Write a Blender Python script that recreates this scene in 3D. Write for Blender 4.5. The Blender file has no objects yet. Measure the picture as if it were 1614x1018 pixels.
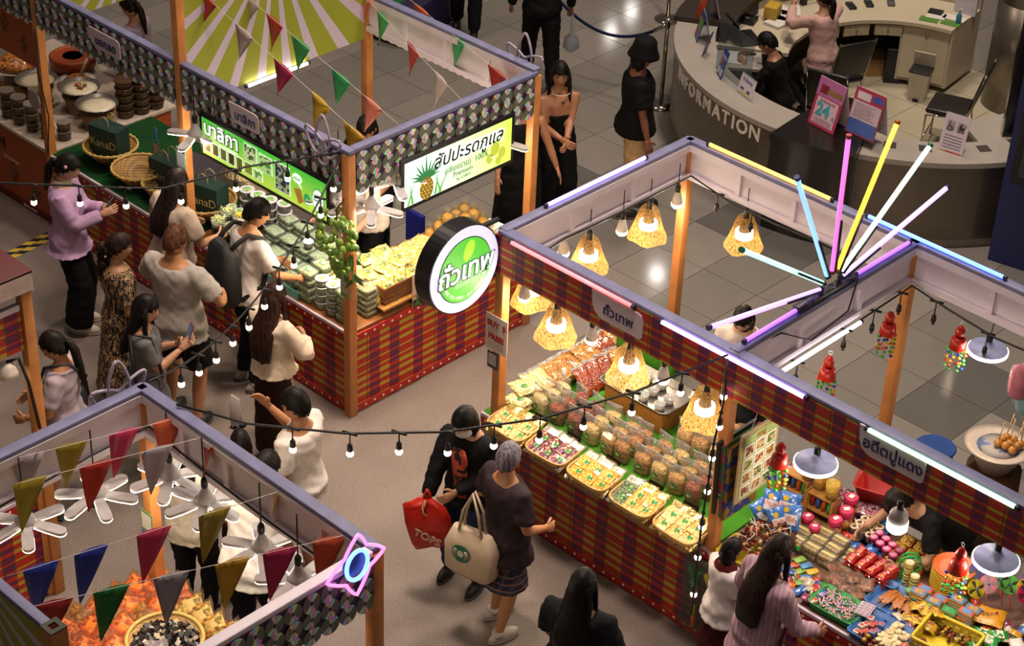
import bpy, bmesh, math, random
import numpy as np
from mathutils import Vector, Matrix
random.seed(7)
S = bpy.context.scene
COL = S.collection
PI = math.pi
R = math.radians
rnd = random.uniform
# ---------------------------------------------------------------- camera
cd = bpy.data.cameras.new('camera')
cam = bpy.data.objects.new('camera', cd); COL.objects.link(cam)
cd.sensor_width = 36.0; cd.lens = 3094.468 * 36.0 / 1614.0
cd.clip_start = 0.1; cd.clip_end = 200
_p, _r, _y = R(32.978), R(2.469), R(42.866)
_rt = Vector((math.cos(_y), math.sin(_y), 0))
_f0 = Vector((-math.sin(_y), math.cos(_y), 0))
_fw = _f0 * math.cos(_p) - Vector((0, 0, 1)) * math.sin(_p)
_up = _f0 * math.sin(_p) + Vector((0, 0, 1)) * math.cos(_p)
_r2 = _rt * math.cos(_r) + _up * math.sin(_r)
_u2 = _up * math.cos(_r) - _rt * math.sin(_r)
cam.matrix_world = Matrix(((_r2.x, _u2.x, -_fw.x, 9.637), (_r2.y, _u2.y, -_fw.y, -8.531), (_r2.z, _u2.z, -_fw.z, 9.255), (0, 0, 0, 1)))
S.camera = cam
# ---------------------------------------------------------------- world, ceiling lights, exposure
S.view_settings.view_transform = 'Standard'; S.view_settings.look = 'None'
S.view_settings.gamma = 1.0; S.view_settings.use_curve_mapping = False
S.view_settings.exposure = 0.0
S.cycles.use_denoising = True
S.cycles.max_bounces = 8; S.cycles.transparent_max_bounces = 16
S.cycles.sample_clamp_indirect = 4.0
W = bpy.data.worlds.new('hall_air'); S.world = W; W.use_nodes = True
W.node_tree.nodes['Background'].inputs[0].default_value = (0.78, 0.62, 0.54, 1)
W.node_tree.nodes['Background'].inputs[1].default_value = 0.11
def area(name, loc, size, power, col, target=None, spread=180):
    l = bpy.data.lights.new(name, 'AREA'); l.shape = 'DISK'; l.size = size; l.energy = power; l.color = col; l.spread = R(spread)
    o = bpy.data.objects.new(name, l); COL.objects.link(o); o.location = loc
    d = Vector(target if target else (loc[0], loc[1], 0)) - Vector(loc)
    o.rotation_euler = d.to_track_quat('-Z', 'Y').to_euler()
    return o
# the hall's ceiling downlights, one storey above the gallery
area('ceiling_downlight', (-2, 8, 13), 1.6, 700, (1, .86, .70))
area('ceiling_downlight', (2.6, 4.2, 13), 1.6, 950, (1, .88, .77))
area('ceiling_downlight', (-6, 1, 13), 1.6, 230, (1, .82, .66))
area('ceiling_downlight', (1.2, -1.2, 13), 1.6, 150, (1, .80, .67), None, 60)
area('ceiling_downlight', (6, -4, 13), 1.6, 120, (1, .84, .72))
for _q in ((-12.92, 20.33), (-22.5, 30.4), (-21.95, 28.94)): area('ceiling_downlight', (_q[0], _q[1], 13), .32, 14, (1, .95, .88))
# ---------------------------------------------------------------- colours and materials
def lin(c):
    if isinstance(c, str):
        c = c.lstrip('#'); c = [int(c[i:i+2], 16) / 255 for i in (0, 2, 4)]
    return tuple(x / 12.92 if x <= .04045 else ((x + .055) / 1.055) ** 2.4 for x in c[:3]) + (1,)
MATS = {}
def newmat(key):
    m = bpy.data.materials.new(key); m.use_nodes = True
    return m, m.node_tree, m.node_tree.nodes['Principled BSDF']
def N(nt, t, **kw):
    n = nt.nodes.new(t)
    for k, v in kw.items():
        if isinstance(k, str) and hasattr(n, k): setattr(n, k, v)
    return n
def M(col, rough=.55, metal=0, var=.12, scale=18, bump=0, alpha=1, coat=0, trans=0, sheen=0):
    """plain procedural material: base colour with a little noise variation"""
    key = (col, rough, metal, var, scale, bump, alpha, coat, trans)
    if key in MATS: return MATS[key]
    m, nt, b = newmat('surface')
    b.inputs['Roughness'].default_value = rough; b.inputs['Metallic'].default_value = metal
    b.inputs['Alpha'].default_value = alpha; b.inputs['Coat Weight'].default_value = coat
    b.inputs['Transmission Weight'].default_value = trans
    if rough >= .8: b.inputs['Specular IOR Level'].default_value = .15
    tc = N(nt, 'ShaderNodeTexCoord')
    nz = N(nt, 'ShaderNodeTexNoise'); nz.inputs['Scale'].default_value = scale; nz.inputs['Detail'].default_value = 4
    nt.links.new(tc.outputs['Object'], nz.inputs['Vector'])
    c = lin(col)
    cr = N(nt, 'ShaderNodeValToRGB')
    cr.color_ramp.elements[0].position = .3; cr.color_ramp.elements[1].position = .7
    cr.color_ramp.elements[0].color = tuple(x * (1 - var) for x in c[:3]) + (1,)
    cr.color_ramp.elements[1].color = tuple(min(1, x * (1 + var)) for x in c[:3]) + (1,)
    nt.links.new(nz.outputs['Fac'], cr.inputs[0]); nt.links.new(cr.outputs[0], b.inputs['Base Color'])
    if bump:
        bp = N(nt, 'ShaderNodeBump'); bp.inputs['Strength'].default_value = bump; bp.inputs['Distance'].default_value = .01
        nt.links.new(nz.outputs['Fac'], bp.inputs['Height']); nt.links.new(bp.outputs[0], b.inputs['Normal'])
    MATS[key] = m
    return m
def EM(col, strength, body=None):
    """something that gives off light"""
    key = ('em', col, strength)
    if key in MATS: return MATS[key]
    m, nt, b = newmat('glowing')
    b.inputs['Base Color'].default_value = lin(body or col); b.inputs['Emission Color'].default_value = lin(col)
    b.inputs['Emission Strength'].default_value = strength; b.inputs['Roughness'].default_value = .4
    MATS[key] = m
    return m
def CELLS(cols, scale=60, rough=.4, bump=.6, coat=.3, stretch=(1, 1, 1)):
    """lumpy food: voronoi cells, each with its own colour out of a list"""
    key = ('cells', tuple(cols), scale, rough, stretch)
    if key in MATS: return MATS[key]
    m, nt, b = newmat('lumpy_food')
    tc = N(nt, 'ShaderNodeTexCoord'); mp = N(nt, 'ShaderNodeMapping'); mp.inputs['Scale'].default_value = stretch
    nt.links.new(tc.outputs['Object'], mp.inputs[0])
    v = N(nt, 'ShaderNodeTexVoronoi'); v.inputs['Scale'].default_value = scale
    nt.links.new(mp.outputs[0], v.inputs['Vector'])
    sp = N(nt, 'ShaderNodeSeparateColor'); nt.links.new(v.outputs['Color'], sp.inputs[0])
    cr = N(nt, 'ShaderNodeValToRGB'); cr.color_ramp.interpolation = 'CONSTANT'
    e = cr.color_ramp.elements
    for i, c in enumerate(cols):
        el = e[i] if i < 2 else e.new(i / len(cols))
        el.position = i / len(cols); el.color = lin(c)
    nt.links.new(sp.outputs[0], cr.inputs[0]); nt.links.new(cr.outputs[0], b.inputs['Base Color'])
    bp = N(nt, 'ShaderNodeBump'); bp.inputs['Strength'].default_value = bump; bp.inputs['Distance'].default_value = .012; bp.invert = True
    nt.links.new(v.outputs['Distance'], bp.inputs['Height']); nt.links.new(bp.outputs[0], b.inputs['Normal'])
    b.inputs['Roughness'].default_value = rough; b.inputs['Coat Weight'].default_value = coat
    MATS[key] = m
    return m
def ramp(nt, stops):
    cr = N(nt, 'ShaderNodeValToRGB'); cr.color_ramp.interpolation = 'CONSTANT'
    e = cr.color_ramp.elements
    for i, (p, c) in enumerate(stops):
        el = e[i] if i < 2 else e.new(p)
        el.position = p; el.color = lin(c) if not isinstance(c, float) else (c, c, c, 1)
    return cr
def mathn(nt, op, a, b=None):
    n = N(nt, 'ShaderNodeMath'); n.operation = op
    for i, x in enumerate((a, b)):
        if x is None: continue
        if isinstance(x, (int, float)): n.inputs[i].default_value = x
        else: nt.links.new(x, n.inputs[i])
    return n.outputs[0]
def mixc(nt, f, a, b):
    n = N(nt, 'ShaderNodeMix'); n.data_type = 'RGBA'
    for s, x in ((0, f), (6, a), (7, b)):
        if isinstance(x, (tuple, float)): n.inputs[s].default_value = x
        else: nt.links.new(x, n.inputs[s])
    return n.outputs[2]
def PLAID(kx=.76, kz=.36, rws=None):
    m, nt, b = newmat('checked_cloth_print')
    tc = N(nt, 'ShaderNodeTexCoord'); s = N(nt, 'ShaderNodeSeparateXYZ'); nt.links.new(tc.outputs['Object'], s.inputs[0])
    fx = mathn(nt, 'FRACT', mathn(nt, 'MULTIPLY', mathn(nt, 'ADD', s.outputs[0], 20.0), 1 / kx))
    fz = mathn(nt, 'FRACT', mathn(nt, 'MULTIPLY', mathn(nt, 'ADD', s.outputs[2], 20.02), 1 / kz))
    red, pur, grn = '#a8200f', '#5f1540', '#3c4212'
    w = [(.155, red), (.105, pur), (.012, grn), (.130, red), (.012, grn), (.016, red), (.012, grn), (.09, pur), (.012, grn), (.105, red), (.012, grn), (.085, pur), (.014, grn)]
    t, st, ym = 0, [], []
    for a, c in w:
        st.append((t / .76, c)); ym.append((t / .76, 1.0 if c == red else 0.0)); t += a
    base, ymask = ramp(nt, st), ramp(nt, ym)
    rows = ramp(nt, rws or [(0, 1.0), (.085, 0.0), (.2, 1.0), (.29, 0.0), (.38, 1.0), (.485, 0.0), (.58, 1.0), (.625, 0.0), (.8, 1.0), (.84, 0.0)])
    for r_ in (base, ymask): nt.links.new(fx, r_.inputs[0])
    nt.links.new(fz, rows.inputs[0])
    stripe = mixc(nt, ymask.outputs[0], lin('#a8240f'), lin('#a88f22'))
    col = mixc(nt, rows.outputs[0], base.outputs[0], stripe)
    nt.links.new(col, b.inputs['Base Color']); b.inputs['Roughness'].default_value = .55
    return m
PLAID_SMALL = PLAID(.62, .3, [(0, 0.0), (.1, 1.0), (.165, 0.0), (.3, 1.0), (.365, 0.0), (.62, 1.0), (.685, 0.0), (.82, 1.0), (.885, 0.0)])
PLAID = PLAID()
def DOTS():
    m, nt, b = newmat('red_dotted_trim')
    tc = N(nt, 'ShaderNodeTexCoord'); s = N(nt, 'ShaderNodeSeparateXYZ'); nt.links.new(tc.outputs['Object'], s.inputs[0])
    fx = mathn(nt, 'SUBTRACT', mathn(nt, 'FRACT', mathn(nt, 'MULTIPLY', s.outputs[0], 1 / .095)), .5)
    fx = mathn(nt, 'MULTIPLY', fx, .095)
    d = mathn(nt, 'SQRT', mathn(nt, 'ADD', mathn(nt, 'MULTIPLY', fx, fx), mathn(nt, 'MULTIPLY', s.outputs[2], s.outputs[2])))
    k = mathn(nt, 'LESS_THAN', d, .011)
    nt.links.new(mixc(nt, k, lin('#a01c12'), lin('#e8d8c0')), b.inputs['Base Color']); b.inputs['Roughness'].default_value = .5
    return m
DOTS = DOTS()
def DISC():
    """compact disc: brushed metal, rainbow reflections painted into its colour as wedges"""
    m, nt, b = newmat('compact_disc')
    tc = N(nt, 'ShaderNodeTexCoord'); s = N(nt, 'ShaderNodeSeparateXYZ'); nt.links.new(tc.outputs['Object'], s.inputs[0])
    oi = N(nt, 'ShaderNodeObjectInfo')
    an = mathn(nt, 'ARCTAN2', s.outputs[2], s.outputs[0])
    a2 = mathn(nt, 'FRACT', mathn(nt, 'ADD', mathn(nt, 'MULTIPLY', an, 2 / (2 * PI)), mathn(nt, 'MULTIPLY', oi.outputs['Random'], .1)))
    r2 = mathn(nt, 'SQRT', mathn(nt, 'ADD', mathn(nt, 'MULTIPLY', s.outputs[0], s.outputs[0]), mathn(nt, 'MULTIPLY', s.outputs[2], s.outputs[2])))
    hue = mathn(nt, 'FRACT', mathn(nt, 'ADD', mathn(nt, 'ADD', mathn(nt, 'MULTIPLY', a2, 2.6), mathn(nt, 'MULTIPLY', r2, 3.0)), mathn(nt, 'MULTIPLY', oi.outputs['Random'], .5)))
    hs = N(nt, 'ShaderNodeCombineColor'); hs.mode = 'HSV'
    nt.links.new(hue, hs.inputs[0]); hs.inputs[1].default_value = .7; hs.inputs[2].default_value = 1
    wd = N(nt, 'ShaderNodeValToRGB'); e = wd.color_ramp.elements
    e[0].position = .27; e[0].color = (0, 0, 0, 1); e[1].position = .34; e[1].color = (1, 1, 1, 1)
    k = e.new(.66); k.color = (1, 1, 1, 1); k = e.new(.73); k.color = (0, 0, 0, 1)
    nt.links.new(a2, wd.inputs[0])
    col = mixc(nt, wd.outputs[0], lin('#646860'), hs.outputs[0])  # the discs' glints of lamp light are painted into the base colour
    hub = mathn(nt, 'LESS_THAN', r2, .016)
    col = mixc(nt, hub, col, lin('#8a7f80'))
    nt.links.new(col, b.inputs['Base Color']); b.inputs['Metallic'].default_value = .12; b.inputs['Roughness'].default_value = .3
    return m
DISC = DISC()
def SUNBURST():
    m, nt, b = newmat('sunburst_print')
    tc = N(nt, 'ShaderNodeTexCoord'); s = N(nt, 'ShaderNodeSeparateXYZ'); nt.links.new(tc.outputs['Object'], s.inputs[0])
    an = mathn(nt, 'ARCTAN2', s.outputs[2], s.outputs[0])
    k = mathn(nt, 'LESS_THAN', mathn(nt, 'FRACT', mathn(nt, 'MULTIPLY', an, 13 / PI)), .66)
    nt.links.new(mixc(nt, k, lin('#c3b4c6'), lin('#93992a')), b.inputs['Base Color']); b.inputs['Roughness'].default_value = .6
    return m
SUNBURST = SUNBURST()
def ZEBRA():
    m, nt, b = newmat('animal_print_cloth')
    tc = N(nt, 'ShaderNodeTexCoord'); mp = N(nt, 'ShaderNodeMapping'); mp.inputs['Scale'].default_value = (1, 1, .3); nt.links.new(tc.outputs['Object'], mp.inputs[0])
    w = N(nt, 'ShaderNodeTexNoise'); w.inputs['Scale'].default_value = 60; w.inputs['Detail'].default_value = 1; w.inputs['Distortion'].default_value = 1.2
    nt.links.new(mp.outputs[0], w.inputs['Vector'])
    cr = ramp(nt, [(0, '#15100d'), (.52, '#a8845c')]); nt.links.new(w.outputs['Fac'], cr.inputs[0])
    nt.links.new(cr.outputs[0], b.inputs['Base Color']); b.inputs['Roughness'].default_value = .8
    return m
def PATCH(a, c, scale, thr, stretch=(1, 1, 1), rough=.8):
    key = ('patch', a, c, scale, thr)
    if key in MATS: return MATS[key]
    m, nt, b = newmat('two_colour_print')
    tc = N(nt, 'ShaderNodeTexCoord'); mp = N(nt, 'ShaderNodeMapping'); mp.inputs['Scale'].default_value = stretch; nt.links.new(tc.outputs['Object'], mp.inputs[0])
    w = N(nt, 'ShaderNodeTexNoise'); w.inputs['Scale'].default_value = scale; w.inputs['Detail'].default_value = 2
    nt.links.new(mp.outputs[0], w.inputs['Vector'])
    cr = ramp(nt, [(0, a), (thr, c)]); nt.links.new(w.outputs['Fac'], cr.inputs[0])
    nt.links.new(cr.outputs[0], b.inputs['Base Color']); b.inputs['Roughness'].default_value = rough
    MATS[key] = m
    return m
def STRIPES(a, c, period, width, axis=0, rough=.8):
    key = ('stripe', a, c, period, axis)
    if key in MATS: return MATS[key]
    m, nt, b = newmat('striped_surface')
    tc = N(nt, 'ShaderNodeTexCoord'); s = N(nt, 'ShaderNodeSeparateXYZ'); nt.links.new(tc.outputs['Object'], s.inputs[0])
    v = mathn(nt, 'ADD', s.outputs[0], s.outputs[1]) if axis == 3 else s.outputs[axis]
    k = mathn(nt, 'LESS_THAN', mathn(nt, 'FRACT', mathn(nt, 'MULTIPLY', mathn(nt, 'ADD', v, 20), 1 / period)), width)
    nt.links.new(mixc(nt, k, lin(a), lin(c)), b.inputs['Base Color']); b.inputs['Roughness'].default_value = rough
    MATS[key] = m
    return m
def CHECK(a, c, d, period):
    m, nt, b = newmat('small_check_cloth')
    tc = N(nt, 'ShaderNodeTexCoord'); s = N(nt, 'ShaderNodeSeparateXYZ'); nt.links.new(tc.outputs['Object'], s.inputs[0])
    f = lambda o, w: mathn(nt, 'LESS_THAN', mathn(nt, 'FRACT', mathn(nt, 'MULTIPLY', mathn(nt, 'ADD', o, 20), 1 / period)), w)
    col = mixc(nt, f(s.outputs[0], .3), lin(a), lin(c)); col = mixc(nt, f(s.outputs[2], .2), col, lin(d))
    nt.links.new(col, b.inputs['Base Color']); b.inputs['Roughness'].default_value = .8
    return m
def WEAVE(c1, c2, scale=60):
    """basketwork"""
    key = ('weave', c1, c2, scale)
    if key in MATS: return MATS[key]
    m, nt, b = newmat('basketwork')
    tc = N(nt, 'ShaderNodeTexCoord'); s = N(nt, 'ShaderNodeSeparateXYZ'); nt.links.new(tc.outputs['Object'], s.inputs[0])
    a = mathn(nt, 'SINE', mathn(nt, 'MULTIPLY', mathn(nt, 'ADD', s.outputs[0], s.outputs[1]), scale * 2.2))
    z = mathn(nt, 'SINE', mathn(nt, 'MULTIPLY', s.outputs[2], scale * 5))
    p = mathn(nt, 'ADD', mathn(nt, 'MULTIPLY', mathn(nt, 'MULTIPLY', a, z), .5), .5)
    nt.links.new(mixc(nt, p, lin(c1), lin(c2)), b.inputs['Base Color'])
    bp = N(nt, 'ShaderNodeBump'); bp.inputs['Strength'].default_value = .6; bp.inputs['Distance'].default_value = .006
    nt.links.new(p, bp.inputs['Height']); nt.links.new(bp.outputs[0], b.inputs['Normal']); b.inputs['Roughness'].default_value = .6
    MATS[key] = m
    return m
def FILM(tint='#ffffff', amount=.22, rough=.12):
    """thin clear plastic: mostly transparent with glossy highlights"""
    key = ('film', tint, amount)
    if key in MATS: return MATS[key]
    m, nt, b = newmat('clear_plastic_film')
    out = nt.nodes['Material Output']
    t = N(nt, 'ShaderNodeBsdfTransparent'); t.inputs[0].default_value = lin(tint)
    b.inputs['Base Color'].default_value = tuple(x * .3 for x in lin(tint)[:3]) + (1,); b.inputs['Roughness'].default_value = rough
    b.inputs['Specular IOR Level'].default_value = .9
    tc = N(nt, 'ShaderNodeTexCoord'); nz = N(nt, 'ShaderNodeTexNoise'); nz.inputs['Scale'].default_value = 28; nz.inputs['Detail'].default_value = 3
    nt.links.new(tc.outputs['Object'], nz.inputs['Vector'])
    bp = N(nt, 'ShaderNodeBump'); bp.inputs['Strength'].default_value = .8; bp.inputs['Distance'].default_value = .02
    nt.links.new(nz.outputs['Fac'], bp.inputs['Height']); nt.links.new(bp.outputs[0], b.inputs['Normal'])
    mx = N(nt, 'ShaderNodeMixShader'); mx.inputs[0].default_value = amount
    nt.links.new(t.outputs[0], mx.inputs[1]); nt.links.new(b.outputs[0], mx.inputs[2]); nt.links.new(mx.outputs[0], out.inputs[0])
    MATS[key] = m
    return m
def HAIR(col):
    key = ('hair', col)
    if key in MATS: return MATS[key]
    m, nt, b = newmat('hair_strands')
    tc = N(nt, 'ShaderNodeTexCoord'); mp = N(nt, 'ShaderNodeMapping'); mp.inputs['Scale'].default_value = (60, 60, 5); nt.links.new(tc.outputs['Object'], mp.inputs[0])
    nz = N(nt, 'ShaderNodeTexNoise'); nz.inputs['Scale'].default_value = 1; nz.inputs['Detail'].default_value = 3; nt.links.new(mp.outputs[0], nz.inputs['Vector'])
    c = lin(col)
    cr = N(nt, 'ShaderNodeValToRGB'); cr.color_ramp.elements[0].position = .35; cr.color_ramp.elements[1].position = .7
    cr.color_ramp.elements[0].color = tuple(x * .45 for x in c[:3]) + (1,); cr.color_ramp.elements[1].color = tuple(min(1, x * 2.0) for x in c[:3]) + (1,)
    nt.links.new(nz.outputs['Fac'], cr.inputs[0]); nt.links.new(cr.outputs[0], b.inputs['Base Color'])
    bp = N(nt, 'ShaderNodeBump'); bp.inputs['Strength'].default_value = .7; bp.inputs['Distance'].default_value = .006
    nt.links.new(nz.outputs['Fac'], bp.inputs['Height']); nt.links.new(bp.outputs[0], b.inputs['Normal']); b.inputs['Roughness'].default_value = .5; b.inputs['Specular IOR Level'].default_value = .18
    MATS[key] = m
    return m
# ---------------------------------------------------------------- mesh building
def frame(d):
    d = Vector(d).normalized()
    a = Vector((0, 0, 1)) if abs(d.z) < .9 else Vector((1, 0, 0))
    x = d.cross(a).normalized(); return x, x.cross(d).normalized(), d
class B:
    """collects shapes; build() links them as ONE mesh object"""
    def __init__(s): s.v, s.f, s.m, s.sm = [], [], [], []; s.mi = 0; s.smooth = True
    def add(s, vs, fs, smooth=None):
        o = len(s.v); s.v += [tuple(p) for p in vs]
        for f in fs:
            s.f.append([i + o for i in f]); s.m.append(s.mi); s.sm.append(s.smooth if smooth is None else smooth)
        return s
    def mat(s, i): s.mi = i; return s
    def box(s, a, b, bev=0):
        x0, y0, z0 = a; x1, y1, z1 = b
        if bev <= 0:
            v = [(x, y, z) for z in (z0, z1) for y in (y0, y1) for x in (x0, x1)]
            return s.add(v, [(0, 2, 3, 1), (4, 5, 7, 6), (0, 1, 5, 4), (2, 6, 7, 3), (0, 4, 6, 2), (1, 3, 7, 5)], False)
        bm = bmesh.new(); bmesh.ops.create_cube(bm, size=1)
        for q in bm.verts: q.co = ((x0 + x1) / 2 + q.co.x * (x1 - x0), (y0 + y1) / 2 + q.co.y * (y1 - y0), (z0 + z1) / 2 + q.co.z * (z1 - z0))
        bmesh.ops.bevel(bm, geom=bm.edges[:], offset=bev, segments=2, affect='EDGES', profile=.5)
        bm.verts.ensure_lookup_table(); bm.verts.index_update()
        s.add([q.co[:] for q in bm.verts], [[q.index for q in f.verts] for f in bm.faces], True); bm.free(); return s
    def loft(s, rings, cap=True, closed=True, smooth=True):
        n = len(rings[0]); vs = [p for r in rings for p in r]; fs = []
        for i in range(len(rings) - 1):
            for j in range(n if closed else n - 1):
                k = (j + 1) % n
                fs.append((i * n + j, i * n + k, (i + 1) * n + k, (i + 1) * n + j))
        s.add(vs, fs, smooth)
        if cap and closed:
            o = len(s.v) - len(vs)
            for ring, rev in ((0, True), (len(rings) - 1, False)):
                ids = [o + ring * n + j for j in range(n)]
                s.f.append(ids[::-1] if rev else ids); s.m.append(s.mi); s.sm.append(False)
        return s
    def tube(s, pts, r, n=8, cap=True):
        pts = [Vector(p) for p in pts]; rr = r if isinstance(r, (list, tuple)) else [r] * len(pts); rings = []
        x = None
        for i, p in enumerate(pts):
            d = (pts[min(i + 1, len(pts) - 1)] - pts[max(i - 1, 0)])
            if d.length < 1e-9: d = Vector((0, 0, 1))
            if x is None: x, y, d = frame(d)
            else:
                d.normalize(); x = (x - d * x.dot(d)); x = x.normalized() if x.length > 1e-6 else frame(d)[0]; y = d.cross(x) * -1
                y = x.cross(d)
            rings.append([p + (x * math.cos(2 * PI * k / n) + y * math.sin(2 * PI * k / n)) * rr[i] for k in range(n)])
        return s.loft([[tuple(q) for q in r_][::-1] for r_ in rings], cap)
    def lathe(s, prof, n=16, c=(0, 0, 0), sx=1, sy=1, smooth=True):
        rings = [[(c[0] + r * sx * math.cos(2 * PI * k / n), c[1] + r * sy * math.sin(2 * PI * k / n), c[2] + z) for k in range(n)] for r, z in prof]
        return s.loft(rings, True, True, smooth)
    def ball(s, c, r, n=10, m=7):
        if not isinstance(r, (list, tuple)): r = (r, r, r)
        rings = []
        for i in range(m + 1):
            t = -PI / 2 + PI * i / m; t = max(-1.5, min(1.5, t))
            rings.append([(c[0] + r[0] * math.cos(t) * math.cos(2 * PI * k / n), c[1] + r[1] * math.cos(t) * math.sin(2 * PI * k / n), c[2] + r[2] * math.sin(t)) for k in range(n)])
        return s.loft(rings)
    def prism(s, poly, d0, d1, axes='xz', smooth=False):
        """polygon in two axes, pushed along the third"""
        def P(p, d):
            if axes == 'xz': return (p[0], d, p[1])
            if axes == 'yz': return (d, p[0], p[1])
            return (p[0], p[1], d)
        n = len(poly); vs = [P(p, d0) for p in poly] + [P(p, d1) for p in poly]
        fs = [tuple(range(n))[::-1], tuple(range(n, 2 * n))] + [(i, (i + 1) % n, n + (i + 1) % n, n + i) for i in range(n)]
        return s.add(vs, fs, smooth)
    def xf(s, mtx, start=0):
        for i in range(start, len(s.v)): s.v[i] = tuple(mtx @ Vector(s.v[i]))
        return s
    def mesh(s, mats):
        me = bpy.data.meshes.new('shape'); me.from_pydata(s.v, [], s.f); me.update()
        if not isinstance(mats, (list, tuple)): mats = [mats]
        for m in mats: me.materials.append(m)
        me.polygons.foreach_set('material_index', s.m); me.polygons.foreach_set('use_smooth', s.sm)
        bm = bmesh.new(); bm.from_mesh(me); bmesh.ops.recalc_face_normals(bm, faces=bm.faces[:]); bm.to_mesh(me); bm.free()
        return me
    def build(s, name, mats, parent=None, loc=None, rz=0):
        return link(name, s.mesh(mats), parent, loc, rz)
def link(name, me, parent=None, loc=None, rz=0):
    o = bpy.data.objects.new(name, me); COL.objects.link(o)
    if parent: o.parent = parent
    if loc: o.location = loc
    if rz: o.rotation_euler = (0, 0, rz)
    return o
def tag(o, label=None, cat=None, group=None, kind=None):
    if label: o['label'] = label
    if cat: o['category'] = cat
    if group: o['group'] = group
    if kind: o['kind'] = kind
    return o
def thing(name, label, cat, loc=(0, 0, 0), rz=0, group=None):
    o = bpy.data.objects.new(name, None); COL.objects.link(o); o.location = loc; o.rotation_euler = (0, 0, rz); o.empty_display_size = .1
    return tag(o, label, cat, group)
def dup(root, loc, rz=0, label=None, group=None, scale=None, rot=None, name=None):
    def cp(o, parent):
        c = o.copy(); COL.objects.link(c); c.parent = parent
        if parent: c.matrix_parent_inverse = o.matrix_parent_inverse.copy()
        for ch in KIDS.get(o.name) or o.children: cp(ch, c)
        return c
    c = cp(root, None); c.location = loc; c.rotation_euler = rot if rot else (0, 0, rz)
    if scale: c.scale = (scale,) * 3 if not isinstance(scale, tuple) else scale
    if label: c['label'] = label
    if group: c['group'] = group
    return c
KIDS = {}
def remember(root):
    """note a prototype's children once, so that copying it does not search the scene again"""
    for o in [root] + list(root.children_recursive): KIDS[o.name] = list(o.children)
    return root
ORD = ['first', 'second', 'third', 'fourth', 'fifth', 'sixth', 'seventh', 'eighth', 'ninth', 'tenth', 'eleventh', 'twelfth', 'thirteenth', 'fourteenth', 'fifteenth', 'sixteenth', 'seventeenth', 'eighteenth', 'nineteenth', 'twentieth']
def kill(o):
    for c in list(o.children_recursive) + [o]: bpy.data.objects.remove(c)
# text and remeshed bodies are evaluated together at the end
PENDING = []
def text(s, size, mat, parent=None, loc=(0, 0, 0), rot=(PI / 2, 0, 0), depth=.004, align='CENTER', name='lettering', shear=0, bold=0, sx=1):
    c = bpy.data.curves.new('words', 'FONT'); c.body = s; c.size = size; c.extrude = depth; c.align_x = align; c.align_y = 'CENTER'; c.shear = shear; c.offset = bold
    c.resolution_u = 3
    t = bpy.data.objects.new('words', c); COL.objects.link(t)
    o = link(name, bpy.data.meshes.new('shape'), parent, loc); o.rotation_euler = rot; o.scale = (sx, 1, 1)
    def done(me):
        me.materials.clear(); me.materials.append(mat); o.data = me
    PENDING.append((t, done)); return o
def flush():
    dg = bpy.context.evaluated_depsgraph_get(); dg.update()
    got = [(t, bpy.data.meshes.new_from_object(t.evaluated_get(dg)), d) for t, d in PENDING]
    for t, me, d in got: bpy.data.objects.remove(t); d(me)
    PENDING.clear()
WOOD = M('#bd7a40', .55, var=.18, scale=6)
WHITE = M('#d6cbd3', .6, var=.06, scale=5)
BLUEGREY = M('#6a6a8a', .55, var=.15, scale=9)
BLACK = M('#0d0c0c', .5)
PLAINWHITE = M('#e4ddd6', .5, var=.03)
CREAM = M('#e6d8b4', .5)
DARKWOOD = M('#6b3c18', .5, var=.25, scale=8)
CLEAR = FILM()
STEEL = M('#8d8478', .28, 1, var=.08)
# ================================================================ the setting: floor
def speckle_floor():
    m, nt, b = newmat('speckled_aisle_floor')
    tc = N(nt, 'ShaderNodeTexCoord')
    a = N(nt, 'ShaderNodeTexNoise'); a.inputs['Scale'].default_value = 90; a.inputs['Detail'].default_value = 5
    c = N(nt, 'ShaderNodeTexNoise'); c.inputs['Scale'].default_value = 1.3; c.inputs['Detail'].default_value = 5
    for x in (a, c): nt.links.new(tc.outputs['Object'], x.inputs['Vector'])
    r1 = N(nt, 'ShaderNodeValToRGB'); r1.color_ramp.elements[0].position = .35; r1.color_ramp.elements[1].position = .65
    r1.color_ramp.elements[0].color = lin('#645750'); r1.color_ramp.elements[1].color = lin('#84766d')
    r2 = N(nt, 'ShaderNodeValToRGB'); r2.color_ramp.elements[0].position = .3; r2.color_ramp.elements[1].position = .75
    r2.color_ramp.elements[0].color = (.7, .7, .7, 1); r2.color_ramp.elements[1].color = (1, 1, 1, 1)
    nt.links.new(a.outputs['Fac'], r1.inputs[0]); nt.links.new(c.outputs['Fac'], r2.inputs[0])
    mx = N(nt, 'ShaderNodeMix'); mx.data_type = 'RGBA'; mx.blend_type = 'MULTIPLY'; mx.inputs[0].default_value = 1
    nt.links.new(r1.outputs[0], mx.inputs[6]); nt.links.new(r2.outputs[0], mx.inputs[7]); nt.links.new(mx.outputs[2], b.inputs['Base Color'])
    b.inputs['Roughness'].default_value = .6
    return m
fl = B().box((-16, -12, -.2), (16, 2.03, 0)).build('floor', speckle_floor()); tag(fl, kind='structure')
grout = B().box((-16, 2.03, -.2), (16, 26, -.006)).build('tile_bed', M('#57514a', .6), fl)
def camdir(x, y):
    q = Vector((x, y, 0)) - Vector((9.637, -8.531, 9.255)); d = q.dot(_fw)
    return 807 + 3094.468 * q.dot(_r2) / d, 509 - 3094.468 * q.dot(_u2) / d
TILE = .61
tm = [M(c, .07, var=.05, scale=3) for c in ('#78716a', '#7f7770', '#736d66', '#5c5854')]
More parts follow.
